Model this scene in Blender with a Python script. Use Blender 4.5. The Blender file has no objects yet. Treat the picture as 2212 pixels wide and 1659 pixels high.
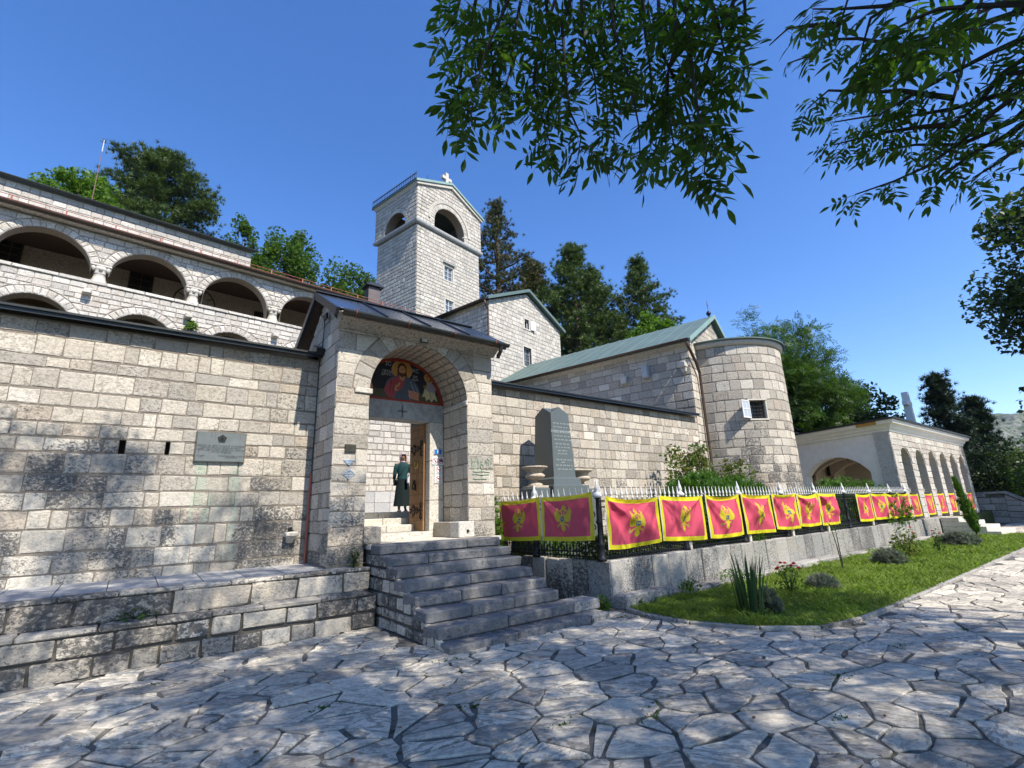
import bpy, math, random
import numpy as np
from mathutils import Vector, Matrix
from mathutils.geometry import tessellate_polygon

# ------------------------------------------------------------------ camera, sky, sun, exposure
scn = bpy.context.scene
COL = scn.collection
random.seed(7)
RNG = np.random.default_rng(7)
R = math.radians
FPX, PITCH, ROLL, AZ, EYE = 1050.0, R(14.6), R(2.05), R(52.1), 1.65
LOOK = np.array([math.cos(AZ) * math.cos(PITCH), math.sin(AZ) * math.cos(PITCH), math.sin(PITCH)])
_r0 = np.array([math.sin(AZ), -math.cos(AZ), 0.0])
_u0 = np.cross(_r0, LOOK)
RIGHT = math.cos(ROLL) * _r0 - math.sin(ROLL) * _u0
UPV = math.sin(ROLL) * _r0 + math.cos(ROLL) * _u0
CAM = np.array([0, 0, EYE])
cam_data = bpy.data.cameras.new('camera')
cam = bpy.data.objects.new('camera', cam_data)
COL.objects.link(cam)
cam.matrix_world = Matrix(((RIGHT[0], UPV[0], -LOOK[0], 0), (RIGHT[1], UPV[1], -LOOK[1], 0), (RIGHT[2], UPV[2], -LOOK[2], EYE), (0, 0, 0, 1)))
cam_data.sensor_width = 36
cam_data.lens = 36 * FPX / 2212
cam_data.clip_start = 0.05
cam_data.clip_end = 6000
scn.camera = cam

SUN = np.array([0.12, -1.0, 1.17]); SUN /= np.linalg.norm(SUN)
world = bpy.data.worlds.new('World'); scn.world = world; world.use_nodes = True
wn = world.node_tree; wn.nodes.clear()
sky = wn.nodes.new('ShaderNodeTexSky'); sky.sky_type = 'NISHITA'; sky.sun_disc = False
sky.sun_elevation = math.asin(SUN[2]); sky.sun_rotation = math.atan2(SUN[0], SUN[1])
sky.altitude = 600; sky.air_density = 1.0; sky.dust_density = 0.5; sky.ozone_density = 2.5
bg = wn.nodes.new('ShaderNodeBackground'); bg.inputs['Strength'].default_value = 0.15
wo = wn.nodes.new('ShaderNodeOutputWorld')
hs = wn.nodes.new('ShaderNodeHueSaturation'); hs.inputs['Saturation'].default_value = 1.28; hs.inputs['Value'].default_value = 0.86; hs.inputs['Hue'].default_value = 0.510
wn.links.new(sky.outputs[0], hs.inputs['Color']); wn.links.new(hs.outputs[0], bg.inputs[0]); wn.links.new(bg.outputs[0], wo.inputs[0])
sl = bpy.data.lights.new('sun', 'SUN'); sl.energy = 3.6; sl.angle = R(0.53); sl.color = (1.0, 0.94, 0.84)
so = bpy.data.objects.new('sun', sl); COL.objects.link(so)
so.rotation_euler = Vector(SUN).to_track_quat('Z', 'Y').to_euler()
scn.view_settings.view_transform = 'Standard'; scn.view_settings.look = 'None'
scn.view_settings.exposure = 1.06; scn.view_settings.gamma = 1.0
scn.render.engine = 'CYCLES'
scn.cycles.max_bounces = 6; scn.cycles.diffuse_bounces = 3; scn.cycles.glossy_bounces = 2
scn.cycles.transmission_bounces = 4; scn.cycles.transparent_max_bounces = 6
scn.cycles.caustics_reflective = False; scn.cycles.caustics_refractive = False
scn.cycles.use_denoising = True

def ray(x, y):
    return LOOK + RIGHT * (x - 1106) / FPX - UPV * (y - 829.5) / FPX
def at(x, y, d):
    r = ray(x, y); return CAM + r * d / math.hypot(r[0], r[1])
def proj(p):
    v = np.asarray(p, float) - CAM; z = v @ LOOK
    return 1106 + FPX * (v @ RIGHT) / z, 829.5 - FPX * (v @ UPV) / z, z

# ------------------------------------------------------------------ scene-graph helpers
def V3(p): return np.array([p[0], p[1], p[2] if len(p) > 2 else 0.0], float)
def tag(o, label=None, cat=None, group=None, kind=None):
    if label: o['label'] = label
    if cat: o['category'] = cat
    if group: o['group'] = group
    if kind: o['kind'] = kind
    return o
def thing(name, label, cat, loc=(0, 0, 0), group=None):
    o = bpy.data.objects.new(name, None); COL.objects.link(o); o.location = loc
    o.empty_display_size = 0.2; WM[o.name] = Matrix.Translation(loc)
    return tag(o, label, cat, group)
WM = {}
def plink(o, parent, mw=None):
    """link o; give it world matrix mw (identity by default) whatever its parent's matrix is"""
    COL.objects.link(o)
    if parent is not None:
        o.parent = parent; o.matrix_parent_inverse = WM[parent.name].inverted()
    if mw is not None: o.matrix_basis = mw
    WM[o.name] = mw if mw is not None else Matrix.Identity(4)
    return o
def mesh_np(name, V, F, mats, rnd=None, matidx=None, smooth=False):
    me = bpy.data.meshes.new(name)
    V = np.asarray(V, np.float32); F = np.asarray(F, np.int32)
    k = F.shape[1]
    me.vertices.add(len(V)); me.vertices.foreach_set('co', V.ravel())
    me.loops.add(F.size); me.loops.foreach_set('vertex_index', F.ravel())
    me.polygons.add(len(F)); me.polygons.foreach_set('loop_start', np.arange(0, F.size, k, dtype=np.int32))
    for m in mats: me.materials.append(m)
    if matidx is not None: me.polygons.foreach_set('material_index', np.asarray(matidx, np.int32))
    if smooth: me.polygons.foreach_set('use_smooth', np.ones(len(F), bool))
    if rnd is not None:
        at_ = me.attributes.new('rnd', 'FLOAT', 'POINT'); at_.data.foreach_set('value', np.asarray(rnd, np.float32))
    me.update(calc_edges=True)
    return me

class MB:
    def __init__(s): s.v = []; s.f = []; s.m = []; s.r = []
    def add(s, vs, fs, mi=0, rnd=0.0):
        b = len(s.v); s.v += [tuple(map(float, p)) for p in vs]; s.r += [rnd] * len(vs)
        for f in fs: s.f.append(tuple(b + i for i in f)); s.m.append(mi)
    def box(s, x0, x1, y0, y1, z0, z1, c=0.0, mi=0, rnd=0.0, jit=0.0):
        s.obox(((x0 + x1) / 2, (y0 + y1) / 2, (z0 + z1) / 2), ((1, 0, 0), (0, 1, 0), (0, 0, 1)), ((x1 - x0) / 2, (y1 - y0) / 2, (z1 - z0) / 2), c, mi, rnd, jit)
    def obox(s, ce, ax, hf, c=0.0, mi=0, rnd=0.0, jit=0.0):
        ce = V3(ce); A = [V3(a) for a in ax]
        if c <= 0:
            vs = []
            for sx in (-1, 1):
                for sy in (-1, 1):
                    for sz in (-1, 1): vs.append(ce + A[0] * sx * hf[0] + A[1] * sy * hf[1] + A[2] * sz * hf[2])
            fs = [(0, 1, 3, 2), (4, 6, 7, 5), (0, 4, 5, 1), (2, 3, 7, 6), (0, 2, 6, 4), (1, 5, 7, 3)]
            s.add(vs, fs, mi, rnd); return
        vs = []; idx = {}
        for sx in (-1, 1):
            for sy in (-1, 1):
                for sz in (-1, 1):
                    j = np.array([random.uniform(-jit, jit) for _ in range(3)]) if jit else 0
                    for k in range(3):
                        h = [hf[0] - c, hf[1] - c, hf[2] - c]; h[k] = hf[k]
                        q = ce + A[0] * (sx * h[0]) + A[1] * (sy * h[1]) + A[2] * (sz * h[2]) + j
                        idx[(sx, sy, sz, k)] = len(vs); vs.append(q)
        g = lambda a, b, d, k: idx[(a, b, d, k)]
        fs = []
        for t in (-1, 1):
            q = [(-1, -1), (1, -1), (1, 1), (-1, 1)]
            if t < 0: q = q[::-1]
            fs.append(tuple(g(t, a, b, 0) for a, b in q))
            fs.append(tuple(g(b, t, a, 1) for a, b in q))
            fs.append(tuple(g(a, b, t, 2) for a, b in q))
        for a in (-1, 1):
            for b in (-1, 1):
                e = [(g(-1, a, b, 1), g(1, a, b, 1), g(1, a, b, 2), g(-1, a, b, 2)), (g(a, -1, b, 0), g(a, 1, b, 0), g(a, 1, b, 2), g(a, -1, b, 2)), (g(a, b, -1, 0), g(a, b, 1, 0), g(a, b, 1, 1), g(a, b, -1, 1))]
                sg = [-a * b, a * b, -a * b]
                for q, w in zip(e, sg): fs.append(q if w > 0 else q[::-1])
        for a in (-1, 1):
            for b in (-1, 1):
                for d in (-1, 1):
                    q = (g(a, b, d, 0), g(a, b, d, 1), g(a, b, d, 2)); fs.append(q if a * b * d > 0 else q[::-1])
        s.add(vs, fs, mi, rnd)
    def prism(s, pts, vec, mi=0, rnd=0.0):
        n = len(pts); vec = V3(vec); P = [V3(p) for p in pts]
        nrm = sum((np.cross(P[i], P[(i + 1) % n]) for i in range(n)), np.zeros(3))
        if nrm @ vec > 0: P = P[::-1]
        tri = tessellate_polygon([[Vector(p) for p in P]])
        vs = P + [p + vec for p in P]
        fs = []
        for t in tri:
            a, b, c = t
            nn = np.cross(P[b] - P[a], P[c] - P[a])
            if nn @ vec > 0: a, c = c, a
            fs.append((a, b, c)); fs.append((n + c, n + b, n + a))
        for i in range(n): j = (i + 1) % n; fs.append((j, i, n + i, n + j))
        s.add(vs, fs, mi, rnd)
    def tube(s, path, r, seg=8, mi=0, rnd=0.0, cap=True):
        P = [V3(p) for p in path]; n = len(P)
        rr = r if isinstance(r, (list, tuple)) else [r] * n
        vs = []; prev = None
        for i in range(n):
            t = P[min(i + 1, n - 1)] - P[max(i - 1, 0)]; t = t / (np.linalg.norm(t) + 1e-9)
            if prev is None:
                a = np.cross(t, [0, 0, 1.0]);
                if np.linalg.norm(a) < 1e-3: a = np.cross(t, [1.0, 0, 0])
            else: a = prev - t * (prev @ t)
            a = a / (np.linalg.norm(a) + 1e-9); b = np.cross(t, a); prev = a
            for k in range(seg):
                th = 2 * math.pi * k / seg; vs.append(P[i] + rr[i] * (a * math.cos(th) + b * math.sin(th)))
        fs = [(i * seg + k, i * seg + (k + 1) % seg, (i + 1) * seg + (k + 1) % seg, (i + 1) * seg + k) for i in range(n - 1) for k in range(seg)]
        if cap: fs += [tuple(range(seg))[::-1], tuple((n - 1) * seg + k for k in range(seg))]
        s.add(vs, fs, mi, rnd)
    def lathe(s, prof, ce, seg=16, mi=0, rnd=0.0, squash=1.0):
        ce = V3(ce); vs = []; n = len(prof)
        for r_, z in prof:
            for k in range(seg):
                th = 2 * math.pi * k / seg; vs.append(ce + np.array([r_ * math.cos(th), r_ * squash * math.sin(th), z]))
        fs = [(i * seg + k, i * seg + (k + 1) % seg, (i + 1) * seg + (k + 1) % seg, (i + 1) * seg + k) for i in range(n - 1) for k in range(seg)]
        fs += [tuple(range(seg))[::-1], tuple((n - 1) * seg + k for k in range(seg))]
        s.add(vs, fs, mi, rnd)
    def mesh(s, name, mats, smooth=False):
        me = bpy.data.meshes.new(name); me.from_pydata(s.v, [], s.f)
        for m in (mats if isinstance(mats, (list, tuple)) else [mats]): me.materials.append(m)
        me.polygons.foreach_set('material_index', np.array(s.m, np.int32))
        if smooth: me.polygons.foreach_set('use_smooth', np.ones(len(s.f), bool))
        a = me.attributes.new('rnd', 'FLOAT', 'POINT'); a.data.foreach_set('value', np.array(s.r, np.float32))
        me.update(); return me
    def build(s, name, mats, parent=None, smooth=False):
        return plink(bpy.data.objects.new(name, s.mesh(name, mats, smooth)), parent)

# ------------------------------------------------------------------ material helpers
class G:
    def __init__(s, name):
        s.mat = bpy.data.materials.new(name); s.mat.use_nodes = True; s.nt = s.mat.node_tree; s.nt.nodes.clear()
    def node(s, t, props=None, ins=None):
        n = s.nt.nodes.new(t)
        for k, v in (props or {}).items(): setattr(n, k, v)
        for k, v in (ins or {}).items():
            if isinstance(v, bpy.types.NodeSocket): s.nt.links.new(v, n.inputs[k])
            else: n.inputs[k].default_value = v
        return n
    def pos(s): return s.node('ShaderNodeNewGeometry').outputs['Position']
    def obj(s): return s.node('ShaderNodeTexCoord').outputs['Object']
    def sep(s, v): return s.node('ShaderNodeSeparateXYZ', ins={0: v}).outputs
    def scale(s, v, sc, rot=(0, 0, 0)): return s.node('ShaderNodeMapping', ins={0: v, 'Scale': sc, 'Rotation': rot}).outputs[0]
    def noise(s, v, sc, det=5, rough=0.55, dist=0.0): return s.node('ShaderNodeTexNoise', ins={'Vector': v, 'Scale': sc, 'Detail': det, 'Roughness': rough, 'Distortion': dist}).outputs[0]
    def voro(s, v, sc, feat='F1'): return s.node('ShaderNodeTexVoronoi', {'feature': feat}, {'Vector': v, 'Scale': sc}).outputs[0]
    def math(s, op, a, b=0.0, clamp=False): return s.node('ShaderNodeMath', {'operation': op, 'use_clamp': clamp}, {0: a, 1: b}).outputs[0]
    def mr(s, v, a, b, c=0.0, d=1.0, smooth=False): return s.node('ShaderNodeMapRange', {'interpolation_type': 'SMOOTHSTEP' if smooth else 'LINEAR'}, {0: v, 1: a, 2: b, 3: c, 4: d}).outputs[0]
    def mix(s, f, a, b, bl='MIX'):
        n = s.node('ShaderNodeMix', {'data_type': 'RGBA', 'blend_type': bl})
        for i, v in ((0, f), (6, a), (7, b)):
            if isinstance(v, bpy.types.NodeSocket): s.nt.links.new(v, n.inputs[i])
            else: n.inputs[i].default_value = v if i == 0 else (*v[:3], 1)
        return n.outputs[2]
    def ramp(s, f, st, interp='LINEAR'):
        n = s.node('ShaderNodeValToRGB', ins={0: f}); cr = n.color_ramp; cr.interpolation = interp
        while len(cr.elements) < len(st): cr.elements.new(0.5)
        for e, (p, c) in zip(cr.elements, st): e.position = p; e.color = (*c[:3], 1)
        return n.outputs[0]
    def rnd(s):
        a = s.node('ShaderNodeAttribute', {'attribute_name': 'rnd'}).outputs['Fac']
        o = s.node('ShaderNodeObjectInfo').outputs['Random']
        return s.math('FRACT', s.math('ADD', a, o))
    def attr(s, n): return s.node('ShaderNodeAttribute', {'attribute_name': n}).outputs['Color']
    def bump(s, h, st=0.5, d=0.02, normal=None):
        ins = {'Height': h, 'Strength': st, 'Distance': d}
        if normal is not None: ins['Normal'] = normal
        return s.node('ShaderNodeBump', ins=ins).outputs[0]
    def out(s, col, rough=0.8, normal=None, metal=0.0, spec=0.3, **kw):
        ins = {'Base Color': col if isinstance(col, bpy.types.NodeSocket) else (*col[:3], 1), 'Roughness': rough, 'Metallic': metal, 'Specular IOR Level': spec}
        if normal is not None: ins['Normal'] = normal
        ins.update(kw)
        b = s.node('ShaderNodeBsdfPrincipled', ins=ins)
        s.nt.links.new(b.outputs[0], s.node('ShaderNodeOutputMaterial').inputs[0]); return s.mat
    def leafout(s, col, tcol, tr=0.4, rough=0.5, spec=0.3):
        b = s.node('ShaderNodeBsdfPrincipled', ins={'Base Color': col, 'Roughness': rough, 'Specular IOR Level': spec})
        t = s.node('ShaderNodeBsdfTranslucent', ins={0: tcol})
        m = s.node('ShaderNodeMixShader', ins={0: tr, 1: b.outputs[0], 2: t.outputs[0]})
        s.nt.links.new(m.outputs[0], s.node('ShaderNodeOutputMaterial').inputs[0]); return s.mat

def limestone(name, tints, lichen=0.5, zr=(0.0, 4.0), lscale=26.0, bump=0.6, bd=0.02, dark=(0.045, 0.046, 0.049), amt_lo=1.0, amt_hi=0.0, pit=0.7, clean=None):
    g = G(name); p = g.pos(); r = g.rnd()
    r2 = g.math('FRACT', g.math('MULTIPLY', r, 7.31)); r3 = g.math('FRACT', g.math('MULTIPLY', r, 13.7))
    st = [(i / max(1, len(tints) - 1), t) for i, t in enumerate(tints)]
    base = g.ramp(r, st)
    rock = g.noise(g.scale(p, (1, 1, 1.35)), 21, 6, 0.68, 0.8); n2 = g.noise(p, 2.2, 4)
    pits = g.math('MULTIPLY', g.mr(rock, 0.38, 0.53, 1.0, 0.0), g.mr(r3, 0.0, 1.0, 0.35 * pit, 1.15 * pit))
    base = g.mix(1.0, base, g.ramp(g.noise(p, 38, 4, 0.6), [(0.3, (0.80, 0.79, 0.77)), (0.65, (1.06, 1.05, 1.04))]), 'MULTIPLY')
    base = g.mix(pits, base, g.mix(1.0, base, (0.30, 0.28, 0.26), 'MULTIPLY'))  # bump hollows darkened in the colour, standing in for tiny shadows and lichen
    base = g.mix(g.mr(n2, 0.55, 0.78, 0, 0.4), base, (0.34, 0.285, 0.21))
    z = g.sep(p)[2]
    grad = g.mr(z, zr[0], zr[1], amt_lo, amt_hi)
    amt = g.math('ADD', g.math('MULTIPLY', grad, g.mr(g.noise(p, 0.75, 4), 0.34, 0.66, 0.25, 1.25)), g.math('MULTIPLY', g.math('SUBTRACT', r2, 0.45), 0.85))
    if clean:   # rain-washed pale strip with green copper run-off under a plaque
        x = g.sep(p)[0]; wob = g.math('MULTIPLY', g.math('SUBTRACT', g.noise(p, 3, 3), 0.5), 0.5)
        xm = g.math('ABSOLUTE', g.math('SUBTRACT', g.math('ADD', x, wob), clean[0])); cl = g.math('MULTIPLY', g.mr(xm, clean[1] * 0.6, clean[1], 1, 0), g.math('MULTIPLY', g.mr(z, clean[2], clean[2] + 0.05, 1, 0), g.mr(z, 0.9, 1.2, 0.6, 1)))
        amt = g.math('SUBTRACT', amt, g.math('MULTIPLY', cl, 1.1))
        gs = g.math('MULTIPLY', g.math('MULTIPLY', cl, g.mr(g.noise(g.scale(p, (9, 1, 0.7)), 1.0, 4), 0.52, 0.68, 0, 0.55)), 1.0)
        base = g.mix(gs, base, (0.36, 0.47, 0.35))
    amt = g.math('MULTIPLY', amt, lichen, True)
    ln = g.noise(g.scale(p, (1, 1, 1.25)), lscale, 9, 0.7, 0.6)
    d = g.math('SUBTRACT', ln, g.math('SUBTRACT', 0.80, g.math('MULTIPLY', amt, 0.36)))
    lm = g.mr(d, -0.04, 0.07, 0, 0.88)
    col = g.mix(lm, base, g.mix(g.noise(p, 40, 2), dark, (0.115, 0.11, 0.105)))
    return g.out(col, 0.9, g.bump(rock, bump * 0.85, bd), spec=0.12)

def flat(name, col, rough=0.6, metal=0.0, nscale=0, namt=0.25, bump=0.0, spec=0.3, dist=0.01):
    g = G(name)
    if nscale:
        p = g.obj(); n = g.noise(p, nscale, 6, 0.6); k = tuple(c * (1 - namt) for c in col); l = tuple(min(1, c * (1 + namt * 0.6)) for c in col)
        c = g.ramp(n, [(0.3, k), (0.7, l)])
        return g.out(c, rough, g.bump(n, bump, dist) if bump else None, metal, spec)
    return g.out(col, rough, None, metal, spec)

CREAM = [(0.62, 0.56, 0.465), (0.42, 0.38, 0.325), (0.66, 0.605, 0.515), (0.34, 0.31, 0.265), (0.57, 0.52, 0.44), (0.45, 0.385, 0.31), (0.70, 0.65, 0.56), (0.49, 0.445, 0.38), (0.38, 0.355, 0.315), (0.63, 0.575, 0.48)]
GREYST = [(0.64, 0.60, 0.53), (0.50, 0.475, 0.43), (0.72, 0.68, 0.61), (0.54, 0.49, 0.43), (0.74, 0.70, 0.63)]
WHITEST = [(0.66, 0.62, 0.545), (0.50, 0.47, 0.415), (0.67, 0.63, 0.56), (0.43, 0.41, 0.37), (0.63, 0.59, 0.52), (0.54, 0.50, 0.435)]
M = {}
M['wall_stone'] = limestone('wall_stone', CREAM, 1.0, (1.4, 4.3), bump=0.85, clean=(1.08, 0.5, 2.62))
M['right_stone'] = limestone('right_stone', CREAM, 0.85, (1.2, 4.3), bump=0.8)
M['gate_stone'] = limestone('gate_stone', CREAM, 1.0, (0.9, 3.3), bump=0.6)
M['tower_stone'] = limestone('tower_stone', WHITEST, 0.45, (0, 40), 7, 0.8, 0.04, amt_lo=0.6, amt_hi=0.5, pit=0.5)
M['chapel_stone'] = limestone('chapel_stone', WHITEST, 0.3, (0, 40), 9, 0.7, 0.03, amt_lo=0.5, amt_hi=0.5, pit=0.5)
M['church_stone'] = limestone('church_stone', CREAM, 1.0, (2.2, 5.4), 18, 0.7, 0.02, amt_lo=1.3)
M['gallery_stone'] = limestone('gallery_stone', GREYST, 0.4, (5, 12), 8, 0.8, 0.03, amt_lo=0.5, amt_hi=0.9)
M['terrace_stone'] = limestone('terrace_stone', CREAM, 1.1, (-1.0, 1.2), 16, 0.9, 0.03, amt_lo=0.95, amt_hi=0.8)
M['slab_stone'] = limestone('slab_stone', [(0.38, 0.365, 0.335), (0.30, 0.295, 0.28), (0.42, 0.40, 0.37), (0.34, 0.325, 0.30)], 0.8, (0, 1.0), 24, 0.7, 0.012, amt_lo=0.85, amt_hi=0.75, pit=0.8)
M['step_stone'] = limestone('step_stone', [(0.20, 0.20, 0.205), (0.165, 0.17, 0.18), (0.23, 0.225, 0.225), (0.185, 0.185, 0.19)], 0.6, (0, 2), 13, 0.6, 0.012, amt_lo=0.8, amt_hi=0.6, pit=0.6)
M['trim_stone'] = limestone('trim_stone', [(0.66, 0.62, 0.54), (0.60, 0.57, 0.51)], 0.3, (0, 30), 10, 0.4, 0.01, amt_lo=0.5, amt_hi=0.4)
M['arcade_stone'] = limestone('arcade_stone', [(0.66, 0.63, 0.57), (0.58, 0.55, 0.5), (0.52, 0.46, 0.4), (0.7, 0.67, 0.6)], 0.25, (0, 5), 6, 1.0, 0.05, amt_lo=0.5, amt_hi=0.4)
M['vault_stone'] = limestone('vault_stone', [(0.52, 0.44, 0.35), (0.58, 0.48, 0.37), (0.46, 0.41, 0.34), (0.55, 0.50, 0.42)], 0.15, (0, 8), 8, 0.5, 0.02)
def mortar_mat(name, col):
    g = G(name); p = g.pos(); n = g.noise(p, 30, 6, 0.65); n2 = g.noise(p, 3, 3)
    c = g.mix(n2, tuple(x * 0.75 for x in col), tuple(x * 1.15 for x in col))
    c = g.mix(1.0, c, g.ramp(n, [(0.3, (0.7, 0.7, 0.7)), (0.7, (1.1, 1.1, 1.1))]), 'MULTIPLY')
    return g.out(c, 0.95, g.bump(n, 0.5, 0.012), spec=0.1)
M['mortar'] = mortar_mat('mortar', (0.25, 0.215, 0.175))
M['mortar_light'] = mortar_mat('mortar_light', (0.31, 0.28, 0.235))
M['mortar_dark'] = mortar_mat('mortar_dark', (0.12, 0.11, 0.095))
M['lintel'] = flat('lintel_concrete', (0.36, 0.36, 0.35), 0.9, 0, 9, 0.3, 0.3)
M['black_metal'] = flat('black_metal', (0.018, 0.019, 0.022), 0.35, 0.3, 12, 0.3, 0.05, 0.5)
M['iron'] = flat('painted_iron', (0.012, 0.013, 0.016), 0.45, 0.2, 20, 0.3, 0.1, 0.4)
M['white_paint'] = flat('white_paint', (0.62, 0.61, 0.60), 0.5, 0, 25, 0.25, 0.1)
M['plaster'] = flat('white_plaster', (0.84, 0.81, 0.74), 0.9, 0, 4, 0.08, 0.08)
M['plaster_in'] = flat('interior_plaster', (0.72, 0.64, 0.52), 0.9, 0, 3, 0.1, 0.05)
def sheet(name, col, streak=0.25, rough=0.45, metal=0.35):
    g = G(name); p = g.pos(); n = g.noise(p, 1.3, 4); n2 = g.noise(p, 16, 5)
    c = g.mix(n, tuple(x * (1 - streak) for x in col), tuple(min(1, x * (1 + streak)) for x in col))
    c = g.mix(g.mr(n2, 0.5, 0.8, 0, 0.35), c, tuple(x * 0.55 for x in col))
    return g.out(c, rough, g.bump(n2, 0.15, 0.01), metal, 0.4)
M['copper'] = sheet('green_copper', (0.115, 0.165, 0.148), 0.3, 0.55, 0.1)
M['copper_light'] = sheet('verdigris', (0.23, 0.34, 0.30), 0.2, 0.6, 0.1)
M['dark_roof'] = sheet('dark_sheet_roof', (0.045, 0.052, 0.060), 0.3, 0.30, 0.5)
M['gutter'] = sheet('brown_gutter', (0.085, 0.055, 0.042), 0.25, 0.4, 0.3)
M['grey_gutter'] = sheet('grey_gutter', (0.06, 0.063, 0.062), 0.25, 0.35, 0.5)
M['red_rail'] = flat('red_rail', (0.36, 0.115, 0.075), 0.6, 0, 30, 0.2)
M['rust'] = flat('rust', (0.28, 0.09, 0.04), 0.8, 0, 30, 0.3)
M['dark'] = flat('painted_void', (0.015, 0.015, 0.016), 0.6)  # near-black tone painted in for the darkness inside holes and openings
M['glass'] = flat('window_glass', (0.10, 0.125, 0.15), 0.08, 0, 0, 0, 0, 0.6)
M['frame'] = flat('window_frame', (0.70, 0.69, 0.66), 0.5)
M['wood_soffit'] = flat('soffit_wood', (0.10, 0.07, 0.05), 0.8, 0, 14, 0.3)
# ------------------------------------------------------------------ masonry
def axes_m(pos, x, y, z, sx=1, sy=1, sz=1):
    return Matrix(((x[0] * sx, y[0] * sy, z[0] * sz, pos[0]), (x[1] * sx, y[1] * sy, z[1] * sz, pos[1]), (x[2] * sx, y[2] * sy, z[2] * sz, pos[2]), (0, 0, 0, 1)))
ZUP = np.array([0, 0, 1.0])
class Plane:
    """wall frame: origin o, outward normal n; u runs to the right seen from outside"""
    def __init__(s, o, n):
        s.o = V3(o); s.n = V3(n) / np.linalg.norm(n); s.u = np.cross(-s.n, ZUP)
    def __call__(s, u, z): return s.o + s.u * u + ZUP * z, s.u, s.n
class Drum:
    """outside of a vertical cylinder; u = arc length counter-clockwise from angle a0"""
    def __init__(s, c, rad, a0): s.c = V3(c); s.rad = rad; s.a0 = a0
    def __call__(s, u, z):
        a = s.a0 + u / s.rad; n = np.array([math.cos(a), math.sin(a), 0])
        return s.c + n * s.rad + ZUP * z, np.cross(-n, ZUP), n

_UNIT = {}
def unit_rocks(mat, k=10, bulge=0.014):
    key = (mat.name, bulge)
    if key in _UNIT: return _UNIT[key]
    out = []
    for i in range(k):
        rr = random.Random(i * 13 + 5); V = []; F = []
        lv = [-0.5, -0.42, 0.42, 0.5]
        for b, z in enumerate(lv):
            for a, x in enumerate(lv):
                edge = a in (0, 3) or b in (0, 3); cor = a in (0, 3) and b in (0, 3)
                jx = rr.uniform(-0.022, 0.022); jz = rr.uniform(-0.045, 0.045)
                y = -bulge * rr.uniform(0.3, 0.55) if edge else -bulge * rr.uniform(0.75, 1.1)
                if cor: x *= 0.975; z *= 0.96; y = -0.002
                V.append((x + jx, y, z + jz))
        for b in range(3):
            for a in range(3):
                q = b * 4 + a; F.append((q, q + 1, q + 5, q + 4))
        ring = [0, 1, 2, 3, 7, 11, 15, 14, 13, 12, 8, 4]
        base = len(V)
        for j in ring: V.append((V[j][0], 0.05, V[j][2]))
        for j in range(12):
            a, b = ring[j], ring[(j + 1) % 12]; F.append((b, a, base + j, base + (j + 1) % 12))
        me = bpy.data.meshes.new('stone'); me.from_pydata(V, [], F); me.materials.append(mat)
        at_ = me.attributes.new('rnd', 'FLOAT', 'POINT'); me.update()
        out.append((me, np.array(V), np.array(F)))
    _UNIT[key] = out
    return out

def clip_poly(poly, nx, nz, d):
    """keep the side nx*u+nz*z <= d"""
    out = []; n = len(poly)
    for i in range(n):
        a, b = poly[i], poly[(i + 1) % n]
        da = nx * a[0] + nz * a[1] - d; db = nx * b[0] + nz * b[1] - d
        if da <= 0: out.append(a)
        if (da < 0 < db) or (db < 0 < da):
            t = da / (da - db); out.append((a[0] + t * (b[0] - a[0]), a[1] + t * (b[1] - a[1])))
    return out
def parea(p): return 0.5 * sum(p[i][0] * p[(i + 1) % len(p)][1] - p[(i + 1) % len(p)][0] * p[i][1] for i in range(len(p)))

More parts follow.
